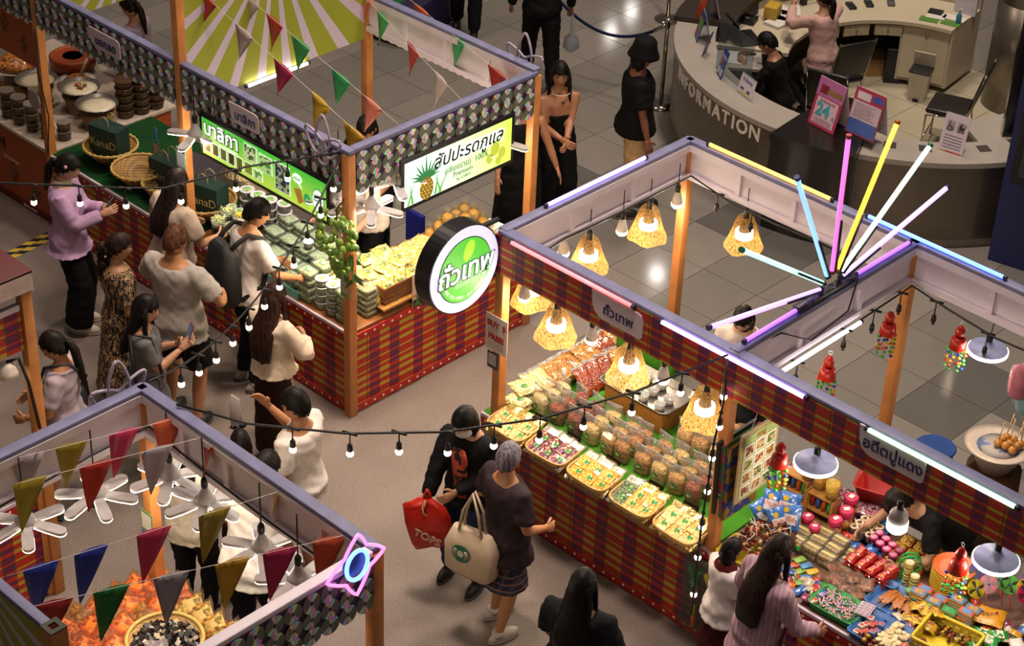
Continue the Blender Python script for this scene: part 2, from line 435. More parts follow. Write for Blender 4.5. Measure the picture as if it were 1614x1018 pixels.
tme = [B().box((.003, .003, -.02), (TILE - .003, TILE - .003, 0)).mesh(m) for m in tm]
dark = {(1.1 - TILE * 2, 3.86 + TILE), (1.1 + TILE * 3, 3.86), (1.1 + TILE * 3, 3.86 + TILE)}
cream = B().box((.003, .003, -.02), (TILE - .003, TILE - .003, 0)).mesh(M('#aa9f88', .3, var=.05, scale=3))
far = B(); far.smooth = False; ntile = 0
cells = []
for i in range(-22, 12):
    for j in range(-3, 24):
        x, y = 1.1 + TILE * i, 3.86 + TILE * j
        c = camdir(x + .3, y + .3)
        if -60 < c[0] < 1680 and -70 < c[1] < 1080: cells.append((-c[1], i, j, x, y))
cells.sort(); cells.reverse(); cells.sort(key=lambda t: t[0])
for k, (_, i, j, x, y) in enumerate(cells):
    if k < 300:
        dk = (i, j) in ((-2, 1), (-1, 1), (3, 0), (3, -1), (4, 0), (-5, 0))
        y0 = max(0, 2.03 - y)
        ins = math.hypot(x + .3 - .1, y + .3 - 7.37) < 2.1
        o = link('floor_tile', cream if ins else tme[3] if dk else tme[(i * 7 + j * 3) % 3], grout, (x, y + y0, 0))
        if y0: o.scale = (1, (TILE - y0) / TILE, 1)
    else: far.box((x + .003, y + .003, -.02), (x + TILE - .003, y + TILE - .003, 0))
if far.v: tag(far.build('floor_tile', tm[1], grout), kind='stuff')
for y in (-.33, -.55):
    s = STRIPES('#b79a2c', '#15120f', .16, .5, 3, .6)
    o = B().box((-.7, -.03, 0), (.7, .03, .003)).build('floor_marking_tape', s, None, (-3.95 if y > -.5 else -3.85, y - .15, .0005), R(97)); tag(o, ('black and yellow hazard tape on the floor nearer the orange counter' if y > -.5 else 'black and yellow hazard tape on the floor nearer the dark red awning'), 'tape', 'hazard tapes on the floor')
# ================================================================ stalls: posts, beams, fascias
PW = .038
postm = {}
def post(parent, x, y, h, z0=0):
    if (h, z0) not in postm: postm[(h, z0)] = B().box((-PW, -PW, z0), (PW, PW, h), .004).mesh(WOOD)
    return link('post', postm[(h, z0)], parent, (x, y, 0))
def beam(parent, p0, p1, H=2.4, dep=.31, studs=3, scallop=False, inner=1):
    """white boarded beam with rails and studs on its inner face and a blue-grey cap; local x runs along it"""
    x0, y0 = p0; x1, y1 = p1; L = math.hypot(x1 - x0, y1 - y0); rz = math.atan2(y1 - y0, x1 - x0)
    bo = B().box((0, -.012, H - dep), (L, .012, H - .02)).build('beam_board', WHITE, parent, (x0, y0, 0), rz)
    B().box((-.02, -.04, H - .02), (L + .02, .04, H + .012), .006).build('beam_cap', BLUEGREY, bo)
    a, c = (.012, .045) if inner > 0 else (-.045, -.012)
    B().box((.04, a, H - dep), (L - .04, c, H - dep + .045)).build('rail', WHITE, bo)
    B().box((.04, a, H - .075), (L - .04, c, H - .02)).build('rail', WHITE, bo)
    for k in range(studs):
        x = L * (k + 1) / (studs + 1)
        B().box((x - .022, a, H - dep + .045), (x + .022, c * .9, H - .075)).build('stud', WHITE, bo)
    if scallop:
        g = B(); g.smooth = False; n = int(L / .09)
        for k in range(n):
            xx = L * (k + .5) / n
            g.prism([(xx - L / n / 2, H - dep + .01)] + [(xx + L / n / 2 * math.cos(t), H - dep - .035 * math.sin(-t)) for t in np.linspace(-PI, 0, 7)] + [(xx + L / n / 2, H - dep + .01)], -.008, .008)
        g.build('scalloped_edge', WHITE, bo)
    return bo
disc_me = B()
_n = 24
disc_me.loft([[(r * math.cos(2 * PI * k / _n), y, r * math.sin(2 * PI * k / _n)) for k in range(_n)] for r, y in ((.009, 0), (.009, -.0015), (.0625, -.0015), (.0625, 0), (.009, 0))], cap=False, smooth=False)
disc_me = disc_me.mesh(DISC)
PURPLE = M('#2a1238', .6)
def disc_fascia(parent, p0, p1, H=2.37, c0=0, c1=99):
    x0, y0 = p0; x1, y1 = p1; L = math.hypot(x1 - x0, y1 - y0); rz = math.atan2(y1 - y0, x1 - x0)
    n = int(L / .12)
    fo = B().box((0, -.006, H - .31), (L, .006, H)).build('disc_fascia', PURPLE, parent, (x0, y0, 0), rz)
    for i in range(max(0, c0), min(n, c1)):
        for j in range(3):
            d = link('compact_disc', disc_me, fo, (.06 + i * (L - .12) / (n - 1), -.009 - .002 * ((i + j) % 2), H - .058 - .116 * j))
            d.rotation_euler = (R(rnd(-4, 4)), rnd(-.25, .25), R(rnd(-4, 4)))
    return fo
def cloth_fascia(parent, p0, p1, H=2.37, dep=.3):
    x0, y0 = p0; x1, y1 = p1; L = math.hypot(x1 - x0, y1 - y0); rz = math.atan2(y1 - y0, x1 - x0)
    return B().box((0, -.008, H - dep), (L, .008, H)).build('checked_fascia', PLAID_SMALL, parent, (x0, y0, 0), rz)
def name_plate(words, x, y, z, where, w=.45, h=.19, size=.1):
    t = thing('name_plate', where, 'sign', (x, y, z))
    q = [(-w / 2, h / 2), (-w / 2 + .012, h * .1 - .02), (-w / 2 + .03, -h * .28), (-w / 2 + .07, -h / 2 + .01), (-w / 2 + .1, -h / 2), (w / 2 - .015, -h / 2), (w / 2, -h / 2 + .015), (w / 2, h / 2 - .05), (w / 2 - .015, h / 2 - .012), (w / 2 - .05, h / 2)]
    B().prism(q, -.006, .006).build('plate', M('#c4b6bd', .5, var=.03), t)
    text(words, size, M('#23245c', .5), t, (.015, -.008, -.012), depth=.002, bold=.0015)
    return t
# stall with the pineapple (centre left)
sB = thing('market_stall', 'orange wooden stall frame hung with compact discs, over the pineapple counter', 'stall', (0, 0, 0))
post(sB, 0, 0, 2.37); post(sB, 0, 2.0, 2.37); post(sB, -2, 0, 3.15); post(sB, -2, 2, 3.15)
B().box((-2, -.035, 2.37), (0.04, .035, 2.41), .006).build('beam_cap', BLUEGREY, sB); B().box((-.035, .036, 2.37), (.035, 2.0, 2.41), .006).build('beam_cap', BLUEGREY, sB)
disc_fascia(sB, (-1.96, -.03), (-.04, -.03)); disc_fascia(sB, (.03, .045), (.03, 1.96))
beam(sB, (0, 2.0), (-2, 2.0), 2.42, .33, 3, True)
bn = B().box((-.99, -.005, -1.15), (.99, .005, .0)).build('sunburst_banner', SUNBURST, sB, (-2.0, 1.0, 3.15), R(90))
def tube_light(name, a, b, col, power, label, r=.014, group=None, cat='light tube', body=None, ends='#2a2438'):
    a, b = Vector(a), Vector(b); d = (b - a).normalized()
    t = thing(name, label, cat, a, 0, group)
    q = b - a
    g = B(); g.tube([d * .025, q - d * .025], r, 10); g.build('glowing_tube', EM(col, power), t)
    for s_, e_ in ((Vector((0, 0, 0)), d * .025), (q - d * .025, q)):
        g = B(); g.tube([s_, e_], r * 1.15, 10); g.build('end_cap', M(ends, .4), t)
    return t
tube_light('light_tube', (-1.975, .62, 1.985), (-1.975, 1.32, 1.985), '#fff1e0', 14, 'white light tube along the bottom of the sunburst banner')
# stall to its left
sA = thing('market_stall', 'stall frame hung with darker compact discs, above the green turf table', 'stall', (-2, 0, 0))
B().box((-2, -.035, 2.37), (0, .035, 2.41), .006).build('beam_cap', BLUEGREY, sA)
post(sA, -2.02, 0, 2.6)
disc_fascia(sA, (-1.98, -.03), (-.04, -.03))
B().box((-.9, -.005, -.5), (.99, .005, .42)).build('sunburst_banner', SUNBURST, sA, (-2.02, 1.0, 2.5), R(90))
sA2 = thing('market_stall', 'leftmost stall with an orange picture panel under its discs', 'stall', (-4.02, 0, 0))
B().box((-1.9, -.035, 2.37), (-.04, .035, 2.41), .006).build('beam_cap', BLUEGREY, sA2)
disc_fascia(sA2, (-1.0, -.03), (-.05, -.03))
ORANGE = M('#a04a1a', .5, var=.06, scale=2)
pan = B().box((-1.9, -.02, 1.6), (-.045, -.001, 2.02)).build('picture_panel', ORANGE, sA2)
post(sA2, -2.0, 0, 2.6)
DRIED = PATCH('#3a1d0c', '#8a5a30', 40, .5)
for x, z, r in ((-.22, 1.78, .09), (-.5, 1.88, .1), (-.85, 1.85, .1)):
    g = B(); g.prism([(x + r * (.7 + .3 * math.sin(5 * t)) * .8 * math.cos(t), z + r * (.8 + .2 * math.cos(4 * t)) * math.sin(t)) for t in np.linspace(0, 2 * PI, 18)[:-1]], -.023, -.02); g.build('dried_fish_print', DRIED, pan)
# stall with the nuts and the sweets (right), two bays
DX0, DX1, DX2, DY, DYB = 1.586, 3.63, 6.3, .03, 2.03
sD = thing('market_stall', 'orange wooden stall frame with red checked fascia, two bays, over nuts and sweets', 'stall', (DX0, DY, 0))
L1, L2 = DX1 - DX0, DX2 - DX0
for x, y in ((0, 0), (0, 2), (L1, 0), (L1, 2), (L2, 0), (L2, 2)): post(sD, x, y, 2.37)
beam(sD, (0, 2), (0, 0), 2.4, .31, 2); beam(sD, (L1, 2), (0, 2), 2.4, .31, 3); beam(sD, (L2, 2), (L1, 2), 2.4, .31, 3)
beam(sD, (L1, 2), (L1, 0), 2.4, .31, 2); B().box((-.02, -.05, 2.375), (L2, .04, 2.405), .006).build('beam_cap', BLUEGREY, sD)
cloth_fascia(sD, (-.035, -.045), (L1, -.045)); cloth_fascia(sD, (L1, -.045), (L2, -.045))
name_plate('ถั่วเทพ', 2.69, -.03, 2.25, 'pale name plate on the checked fascia below the pink light tube')
name_plate('อดีตปู่แดง', 4.88, -.03, 2.3, 'pale name plate on the checked fascia below the green light tube', w=.48, size=.105)
name_plate('บาลิกา', -1.14, -.06, 2.25, 'greyish name plate over the discs above the green menu sign', w=.36, h=.16, size=.1)
name_plate('ขยกลด', -2.94, -.06, 2.25, 'greyish name plate over the discs above the green paper bags', w=.42, h=.17, size=.1)
# stall near the bottom left
CX0, CX1, CY = 1.43, 3.5, -2.94
sC = thing('market_stall', 'orange wooden stall frame with bunting, discs and blade lamps, over bagged snacks', 'stall', (CX0, CY, 0))
LC = CX1 - CX0
for x, y in ((0, 0), (LC, 0)): post(sC, x, y, 2.37)
post(sC, 0, -2.3, 2.37)
beam(sC, (LC, 0), (0, 0), 2.4, .33, 4); beam(sC, (0, 0), (0, -2.3), 2.4, .33, 1, True)
B().box((LC - .035, -2.3, 2.37), (LC + .035, -.04, 2.41), .006).build('beam_cap', WHITE, sC)
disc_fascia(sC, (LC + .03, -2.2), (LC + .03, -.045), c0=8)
gate = thing('banner_gate', 'sunburst banner under a blue-grey rail with a hollow post, bottom left corner', 'banner', (2.86, -4.57, 0))
B().box((-1.6, -.03, 2.36), (-.06, .03, 2.4), .005).build('rail', BLUEGREY, gate)
sb2 = B().box((-.85, -.006, -.9), (.75, .006, -.02)).build('sunburst_cloth', SUNBURST, gate, (-.82, 0, 2.38))
g = B(); g.smooth = False
for a, b in (((-.05, -.05), (.05, -.025)), ((-.05, .025), (.05, .05)), ((-.05, -.025), (-.025, .025)), ((.025, -.025), (.05, .025))): g.box((a[0], a[1], 0), (b[0], b[1], 2.41))
g.build('hollow_post', [WOOD], gate)
g = B(); g.box((-.05, -.05, 2.411), (.05, -.022, 2.42)); g.box((-.05, .022, 2.411), (.05, .05, 2.42)); g.box((-.05, -.022, 2.411), (-.022, .022, 2.42)); g.box((.022, -.022, 2.411), (.05, .022, 2.42)); g.build('post_collar', M('#3c3b2e', .6), gate)
# stall at the far left edge
sG = thing('market_stall', 'stall with dark red awning and checked cloth at the left edge', 'stall', (.174, -2.93, 0))
post(sG, 0, 0, 2.64); post(sG, -1.6, 0, 2.64)
B().box((-1.7, -1.4, 2.64), (.06, .05, 2.665), .006).build('awning_top', M('#4a0d12', .6), sG)
B().box((-1.7, .035, 2.5), (.05, .05, 2.66)).build('awning_edge', M('#b9a49a', .6), sG); B().box((.046, -1.4, 2.52), (.06, .03, 2.66)).build('awning_edge', M('#b9a49a', .6), sG)
B().box((0, -.02, 2.38), (1.3, .02, 2.42)).build('rail', WHITE, sG, (0, -1.35, 0), R(90))
cf = B().box((0, -.008, 2.08), (1.3, .008, 2.38)).build('checked_fascia', PLAID, sG, (.01, -1.35, 0), R(90))
# ================================================================ counters
TURF_LIT = M('#3c7a1c', .9, var=.45, scale=160, bump=.8); TURF_SHADED = M('#15401c', .9, var=.4, scale=160, bump=.8)  # one turf in lamp-lit and shaded greens, the light put into the colour
TABLETOP = M('#7a4a22', .35, var=.25, scale=7)
def cloth_counter(name, label, x0, y0, x1, y1, h=.78, top=TABLETOP, faces='fr', cloth=PLAID, trim=DOTS):
    t = thing(name, label, 'counter', (x0, y0, 0)); L, D = x1 - x0, y1 - y0
    B().box((.03, .03, .02), (L - .03, D - .02, h - .03)).build('carcass', M('#2a1a12', .7), t)
    B().box((0, .004, h - .03), (L, D, h), .004).build('tabletop', top, t)
    edge = M('#b9a9b4', .5)
    for fce in faces:
        if fce == 'f': w, loc, rz = L, (0, 0, 0), 0
        elif fce == 'r': w, loc, rz = D, (L, 0, 0), R(90)
        else: w, loc, rz = D, (0, D, 0), R(-90)
        c = B().box((0, -.008, .0), (w, .012, h - .03)).build('cloth_front', cloth, t, loc, rz)
        if trim:
            for z in (h - .055, .05): B().box((0, -.014, -.028), (w, -.006, .028)).build('dotted_trim', trim, c, (0, 0, z))
            B().box((0, -.016, h - .026), (w, .012, h - .001)).build('edge_strip', edge, c)
    return t
cloth_counter('display_counter', 'checked cloth counter under the green menu sign', -2.0, 0, 0, .75, faces='f')
cloth_counter('display_counter', 'checked cloth counter with wood top holding the pineapple bags', -.75, .75, 0, 2.0, faces='r')
B().box((0, -.008, 0), (.75, .012, .75)).build('cloth_front', PLAID, bpy.data.objects['display_counter.001'], (.75, -.75, 0), R(90))
B().box((0, -.014, -.028), (.75, -.006, .028)).build('dotted_trim', DOTS, bpy.data.objects['display_counter.001'], (.758, -.75, .725), R(90)); B().box((0, -.014, -.028), (.75, -.006, .028)).build('dotted_trim', DOTS, bpy.data.objects['display_counter.001'], (.758, -.75, .05), R(90))
cloth_counter('display_counter', 'checked cloth counter topped with shade-darkened green turf behind the lilac jumper', -4.0, -.02, -2.02, 1.1, top=TURF_SHADED, faces='f')
ca = thing('display_counter', 'orange printed counter at the left edge with pans and jars', 'counter', (-6, 0, 0))
B().box((0, .0, .02), (1.96, 1.35, .75)).build('carcass', ORANGE, ca); B().box((0, -.012, .75), (1.98, 1.4, .785), .004).build('tabletop', M('#b5a596', .35), ca)
B().box((0, -.012, 0), (1.98, 0, .07)).build('kick_board', M('#5c150c', .5), ca)
text('N', .17, M('#2a1a14'), ca, (1.16, -.006, .58), depth=.003, bold=.004); text('N', .17, M('#d8c8b0'), ca, (1.152, -.004, .585), depth=.003)
text('ปลาหมึกอบ', .055, M('#c9a48c'), ca, (1.3, -.005, .44), depth=.002); text('@pranomfood', .035, M('#d8b8a0'), ca, (1.55, -.016, .035), depth=.002)
for x, z, r in ((1.32, .3, .12), (1.68, .24, .1)):
    g = B(); g.prism([(x + r * (.7 + .3 * math.sin(5 * t)) * .7 * math.cos(t), z + r * (.8 + .2 * math.cos(4 * t)) * math.sin(t)) for t in np.linspace(0, 2 * PI, 18)[:-1]], -.004, -.0005); g.build('dried_fish_print', DRIED, ca)
cloth_counter('display_counter', 'checked cloth counter below the row of nut baskets', DX0 - .13, .0, DX1, 1.12, h=.8, top=TURF_LIT, faces='f')
cloth_counter('side_table', 'turf topped side table behind the long rattan baskets', DX0 - .13, 1.125, 2.25, 1.6, h=.8, top=TURF_LIT, faces='r')
cloth_counter('display_counter', 'checked cloth counter heaped with sweets and toys', DX1, .0, DX2, 1.15, h=.78, top=M('#5a3c30', .5), faces='f')
cloth_counter('display_counter', 'counter hidden under bags of fried snacks at bottom left', CX0 - .1, CY - 1.9, CX0 + 1.55, CY + .04, h=.76, top=M('#a0713c', .5), faces='fr')
gc = cloth_counter('display_counter', 'checked cloth counter end with orange strip behind the blue flags', -1.4, -3.75, .165, -2.97, h=.92, top=TABLETOP, faces='r')
B().box((1.52, .74, 0), (1.58, .8, .92)).build('corner_strip', WOOD, gc)
# ================================================================ coloured light tubes
TUBES = [('#ff8a90', 1.3, (1.69, -.035, 2.375), (2.84, -.035, 2.375), 'pink light tube on the checked fascia beside the round sign'),
         ('#d4b0ff', 5, (3.05, -.035, 2.375), (4.25, -.035, 2.375), 'lilac white light tube on the middle of the checked fascia'),
         ('#b8ffc8', 4, (4.68, -.035, 2.385), (5.75, -.035, 2.385), 'green white light tube on the checked fascia at right'),
         ('#c4a4ff', 4, (1.586, .43, 2.43), (1.586, 1.53, 2.43), 'violet light tube on the beam nearest the woman pointing'),
         ('#ffbe5a', 2.6, (1.75, 2.03, 2.43), (2.92, 2.03, 2.43), 'yellow light tube on the beam below the INFORMATION lettering'),
         ('#6a8cff', 3.2, (3.2, 2.03, 2.43), (4.36, 2.03, 2.43), 'blue light tube on the rear beam at right'),
         ('#b070f0', 1.6, (3.63, .1, 2.43), (3.63, .84, 2.43), 'purple light tube on the front half of the dividing beam'),
         ('#b070f0', 1.6, (3.63, 1.3, 2.43), (3.63, 1.96, 2.43), 'purple light tube on the rear half of the dividing beam'),
         ('#fff4ff', 13, (3.69, .47, 2.05), (3.69, 1.39, 2.05), 'white light tube under the dividing beam')]
for c, p_, a, b, l in TUBES: tube_light('light_tube', a, b, c, p_, l)
hub = Vector((3.63, 1.02, 2.46))
FAN = [('#a0f4dc', 2, (-.04, 3.17), '#1c5a44', 'green', 'leftmost of the fan, pointing at a basket lamp'), ('#c890ff', 2.4, (-.29, 2.71), '#32206a', 'purple', 'lowest of the fan, pointing to the lower left'),
       ('#7aa4ff', 2, (.46, 3.49), '#10205e', 'blue', 'in the fan over the dividing beam'), ('#f274c8', 1.2, (.98, 3.6), '#8a2430', 'pink', 'standing upright in the fan'),
       ('#ffc040', 1.8, (1.54, 3.51), '#a85a14', 'yellow', 'reaching highest in the fan'), ('#d0ffe0', 2.6, (2.01, 3.17), '#18583a', 'pale green', 'pointing up right in the fan'), ('#cc9cff', 2.2, (2.34, 2.72), '#2a1c5c', 'lilac', 'rightmost of the fan')]
for c, p_, (y, z), cap, nm, l in FAN:
    e_ = Vector((3.63, y, z)); d = (e_ - hub).normalized()
    t = tube_light('light_tube', hub + d * .1, e_, c, p_, nm + ' light tube ' + l, .017, ends=cap)
    g = B(); g.tube([d * .02 + Vector((.026, 0, 0)), d * .42 + Vector((.026, 0, 0))], .009, 6); g.build('bracket', M('#15141c', .4), t)
t = thing('tube_mount', 'black mounting bar where the fan of light tubes meets', 'bracket', (3.63, .99, 2.42))
B().box((-.03, -.34, -.0), (.03, .3, .035), .004).build('bar', M('#17141c', .4), t)
g = B(); random.seed(3)
for k in range(6): g.tube([(.03, -.25 + .09 * k + rnd(-.03, .03), .03 + rnd(0, .03)) for _ in range(1)] + [(.05, -.25 + .09 * k + rnd(-.05, .05), .05), (.0, -.2 + .09 * k, .06), (-.03, -.22 + .09 * k, .03)], .003, 5)
g.build('wire', M('#8a86a8', .5), t)
g = B(); g.tube([(.05, .28, .02), (.06, .2, -.2), (.06, -.2, -.26), (.05, -.55, -.05), (.03, -.75, -.05)], .006, 6); g.build('power_cable', BLACK, t)
# lotus ornaments
LP = [(.01, .2), (.07, .1), (.2, .0), (.095, -.06), (.0, -.21), (-.075, -.1), (-.21, -.01), (-.085, .085)]
def lotus(x, y, z, rz, label, lit=False):
    t = thing('lotus_ornament', label, 'ornament', (x, y, z), rz)
    if lit:
        o = []
        for k in range(8):
            a, b = LP[k], LP[(k + 1) % 8]; mid = ((a[0] + b[0]) / 2 * 1.12, (a[1] + b[1]) / 2 * 1.12)
            for u in np.linspace(0, 1, 6)[:-1]: o.append(((1 - u) ** 2 * a[0] + 2 * u * (1 - u) * mid[0] + u * u * b[0], -.02, (1 - u) ** 2 * a[1] + 2 * u * (1 - u) * mid[1] + u * u * b[1]))
        g = B(); g.tube(o + o[:2], .0095, 8); g.build('outer_neon', EM('#ff78c8', 2.2), t)
        g = B(); q = [(.075 * math.sin(2 * PI * k / 24), -.024, .095 * math.cos(2 * PI * k / 24)) for k in range(26)]; g.tube(q, .012, 8); g.build('ring_neon', EM('#6f9bff', 3), t)
        g = B(); g.lathe([(.085, 0), (.085, .004)], 24); g.xf(Matrix.Rotation(PI / 2, 4, 'X')); g.build('backing_plate', M('#2a3a7a', .3), t)
    else:
        m = M('#9a90a2', .4)
        def petal(cx, cz, w, h, tilt, nm):
            q = []
            for k in range(29):
                a = 2 * PI * k / 28; px_, pz = w * math.sin(a) * (1 - .35 * math.cos(a)), h * math.cos(a) * (1 + .12 * math.cos(a))
                q.append((cx + px_ * math.cos(tilt) + pz * math.sin(tilt), 0, cz - px_ * math.sin(tilt) + pz * math.cos(tilt)))
            g = B(); g.tube(q, .011, 6); g.build(nm, m, t)
        petal(0, .06, .075, .14, 0, 'petal'); petal(-.09, -.02, .065, .12, -.9, 'petal'); petal(.09, -.02, .065, .12, .9, 'petal'); petal(0, -.1, .05, .1, 0, 'petal')
    return t
lotus(-.2, -.075, 2.42, 0, 'unlit lotus outline ornament on the corner above the green menu sign')
lotus(-.2, 2.08, 2.42, 0, 'unlit lotus outline ornament on the corner beside the necklace woman')
lotus(1.385, -3.08, 2.41, R(90), 'unlit lotus outline ornament behind the bunting stall corner')
lotus(3.57, -3.15, 2.45, R(90), 'glowing pink and blue lotus neon on the disc fascia', True)
# ================================================================ information counter
IC = (.1, 7.37)
def arc(r, a, z): return (IC[0] + r * math.cos(R(a)), IC[1] + r * math.sin(R(a)), z)
def band(g, r0, r1, a0, a1, z0, z1, n=16):
    rings = [[arc(r0, a, z0), arc(r1, a, z0), arc(r1, a, z1), arc(r0, a, z1)] for a in np.linspace(a0, a1, n + 1)]
    return g.loft(rings, True, True, False)
def brushed():
    m, nt, b = newmat('brushed_steel')
    b.inputs['Metallic'].default_value = .85; b.inputs['Roughness'].default_value = .32
    tc = N(nt, 'ShaderNodeTexCoord'); mp = N(nt, 'ShaderNodeMapping'); mp.inputs['Scale'].default_value = (3, 3, 220); nt.links.new(tc.outputs['Object'], mp.inputs[0])
    nz = N(nt, 'ShaderNodeTexNoise'); nz.inputs['Scale'].default_value = 1; nt.links.new(mp.outputs[0], nz.inputs['Vector'])
    cr = N(nt, 'ShaderNodeValToRGB'); cr.color_ramp.elements[0].color = lin('#6b6156'); cr.color_ramp.elements[1].color = lin('#8c8276')
    nt.links.new(nz.outputs['Fac'], cr.inputs[0]); nt.links.new(cr.outputs[0], b.inputs['Base Color'])
    return m
BRUSHED = brushed()
ict = thing('information_counter', 'curved steel information counter with pale top and raised white lettering', 'counter')
SOLID = M('#9a9088', .3, var=.05, scale=4)
for a0, a1, z1 in ((-150, -84.5, .88), (-65.5, -26, .86)):
    g = band(B(), 2.2, 2.3, a0, a1, .1, z1, 22); g.build('steel_front', BRUSHED, ict)
    g = band(B(), 2.15, 2.25, a0, a1, 0, .1, 22); g.build('plinth', M('#8d8074', .5), ict)
    g = band(B(), 1.9, 2.32, a0, a1, z1, z1 + .05, 22); g.build('counter_top', SOLID, ict)
    g = band(B(), 1.9, 1.93, a0, a1, .72, z1, 22); g.build('inner_lip', SOLID, ict)
DARKGLOSS = M('#15100d', .22, var=.2)
g = band(B(), 1.95, 2.52, -84.3, -65.7, .0, .93, 8); g.build('dark_front', DARKGLOSS, ict)
g = band(B(), 1.9, 2.54, -84.4, -65.6, .93, .99, 8); g.build('dark_top', DARKGLOSS, ict)
g = band(B(), 1.75, 2.36, -178, -150.2, .93, .98, 10); g.build('dark_end_top', M('#2a2019', .35), ict); g = band(B(), 1.8, 2.3, -178, -150.2, 0, .93, 10); g.build('dark_end', M('#1c1613', .4), ict)
for a in (-59, -50, -42, -34.5):
    g = band(B(), 1.98, 2.1, a - 1.6, a + 1.6, .905, .914, 2); g.build('slot', M('#3a332c', .5), ict)
for ch, a in zip('INFORMATION', (-127.6, -124.7, -121.2, -117.5, -113.5, -109.4, -105.3, -101.7, -99.0, -96.0, -92.0)):
    text(ch, .2, M('#e4dcd2', .35), ict, arc(2.302, a, .78), (PI / 2, 0, R(a + 90)), depth=.008, bold=.004, sx=.92)
desk = thing('staff_desk', 'curved white staff desk with cabinets inside the information counter', 'desk')
DW = M('#b8aa92', .4, var=.05, scale=3)
g = band(B(), 1.15, 1.9, 98, 212, .72, .76, 26); g.build('desk_top', DW, desk)
g = band(B(), 1.22, 1.9, 98, 124, .06, .72, 8); g.build('cabinet', DW, desk)
g = band(B(), 1.2, 1.225, 99.5, 123, .1, .69, 8); g.build('cabinet_door', M('#c0b298', .4, var=.04), desk)
B().ball(arc(1.19, 111, .62), .014).build('lock', STEEL, desk)
for a in (131, 148, 165): g = band(B(), 1.17, 1.2, a - 7, a + 7, .58, .7, 5); g.build('drawer_front', M('#a89a80', .45), desk); B().ball(arc(1.16, a, .64), .012).build('knob', STEEL, desk)
g = band(B(), 1.75, 1.8, 124, 212, 0, .72, 20); g.build('back_panel', M('#5d4d3a', .6), desk)
g = band(B(), 1.86, 1.9, 98, 180, .76, 1.02, 22); g.build('raised_back', M('#9c907e', .45), desk)
def obj1(name, g, m, label, cat, loc=None, rz=0, group=None): return tag(g.build(name, m, None, loc, rz), label, cat, group)
# things on and under the desk
def sheet(name, label, c, w, h, m, rz=0, z=.763, cat='paper', th=.003):
    return obj1(name, B().box((-w / 2, -h / 2, 0), (w / 2, h / 2, th)), m, label, cat, (c[0], c[1], z), R(rz))
PAPER = M('#c9c2b8', .6, var=.04)
sheet('green_folder', 'bright green folder on the staff desk beside the dark notebook', arc(1.3, 112, 0), .2, .13, M('#4a7a2a', .5), 22)
sheet('green_folder', 'bright green folder at the right end of the staff desk', arc(1.32, 102, 0), .2, .12, M('#4a7a2a', .5), 12)
sheet('paper_sheet', 'white papers half over the left green folder', arc(1.42, 110, 0), .2, .16, PAPER, 22, .767); sheet('paper_sheet', 'white papers behind the right green folder', arc(1.47, 102.5, 0), .24, .14, PAPER, 12, .767)
sheet('notebook', 'dark notebook lying on the staff desk', arc(1.5, 111, 0), .15, .12, M('#16171f', .4), 20, .771, 'notebook', .015)
tag(B().box((-.12, -.02, 0), (.12, .02, .3)).build('document_box', M('#b4aeb8', .5), None, arc(1.66, 101, .76), R(12)), 'pale document board standing at the end of the staff desk', 'board')
t = thing('spray_bottle', 'blue sanitiser bottle at the end of the staff desk', 'bottle', arc(1.38, 99.5, .76))
g = B(); g.lathe([(.028, 0), (.03, .01), (.03, .09), (.012, .115), (.012, .13)], 12); g.build('bottle', M('#2f6f8e', .2), t); g = B(); g.tube([(0, 0, .13), (0, 0, .16), (.035, 0, .175)], .007, 6); g.build('pump', PAPER, t)
for k, (a, r_) in enumerate(((146, 1.5), (138, 1.55), (129, 1.6))):
    t = thing('card_terminal', ('black card terminal left of the others on the staff desk', 'black card terminal in the middle of the staff desk', 'grey card terminal beside the notebook')[k], 'terminal', arc(r_, a, .76), R(a - 90), 'terminals on the staff desk')
    B().box((-.04, -.08, 0), (.04, .08, .03), .006).build('body', M('#1a1a1e' if k < 2 else '#4c4c50', .4), t); B().box((-.032, .02, .03), (.032, .07, .034)).build('screen', M('#3a4348', .2), t)
t = thing('computer_monitor', 'computer monitor in front of the pink jacket', 'monitor', arc(1.7, 163, .76), R(75)); B().box((-.25, -.012, .1), (.25, .012, .4), .006).build('screen_back', M('#16161a', .35), t); B().box((-.23, -.016, .12), (.23, -.0125, .38)).build('screen', EM('#3a6aa8', .6, '#101820'), t); B().box((-.03, -.03, 0), (.03, .03, .12)).build('stand', BLACK, t)
t = thing('laptop_computer', 'open black laptop left of the black-shirted staff member', 'laptop', arc(1.62, 204, .765), R(150)); B().box((-.18, -.12, 0), (.18, .12, .018), .004).build('keyboard_half', M('#18181b', .35), t); g = B(); g.box((-.18, .115, .0), (.18, .127, .23)); g.xf(Matrix.Translation((0, .12, .01)) @ Matrix.Rotation(R(-15), 4, 'X') @ Matrix.Translation((0, -.12, 0))); g.build('screen_half', M('#101013', .3), t)
t = thing('desk_telephone', 'black desk telephone among the papers', 'telephone', arc(1.78, 190, .76), R(110)); B().box((-.09, -.1, 0), (.09, .1, .05), .01).build('base', M('#17171a', .4), t); g = B(); g.tube([(-.075, -.09, .07), (-.075, .09, .07)], .02, 8); g.build('handset', M('#0f0f11', .4), t); B().box((0, .03, .05), (.07, .08, .053)).build('display', M('#7d98a4', .3), t)
for k, a in enumerate((184, 178, 172)):
    sheet('paper_pile', ('pile of papers nearest the telephone', 'pile of papers with a grey box file', 'pile of papers below the monitor')[k], arc(1.5 + .05 * k, a, 0), .2, .26, PAPER, 20 * k, .763, 'papers', .03)
tag(B().box((-.07, -.1, 0), (.07, .1, .13), .004).build('index_box', M('#b08d2c', .5), None, arc(1.62, 182, .795), R(20)), 'yellow index card box behind the papers', 'box')
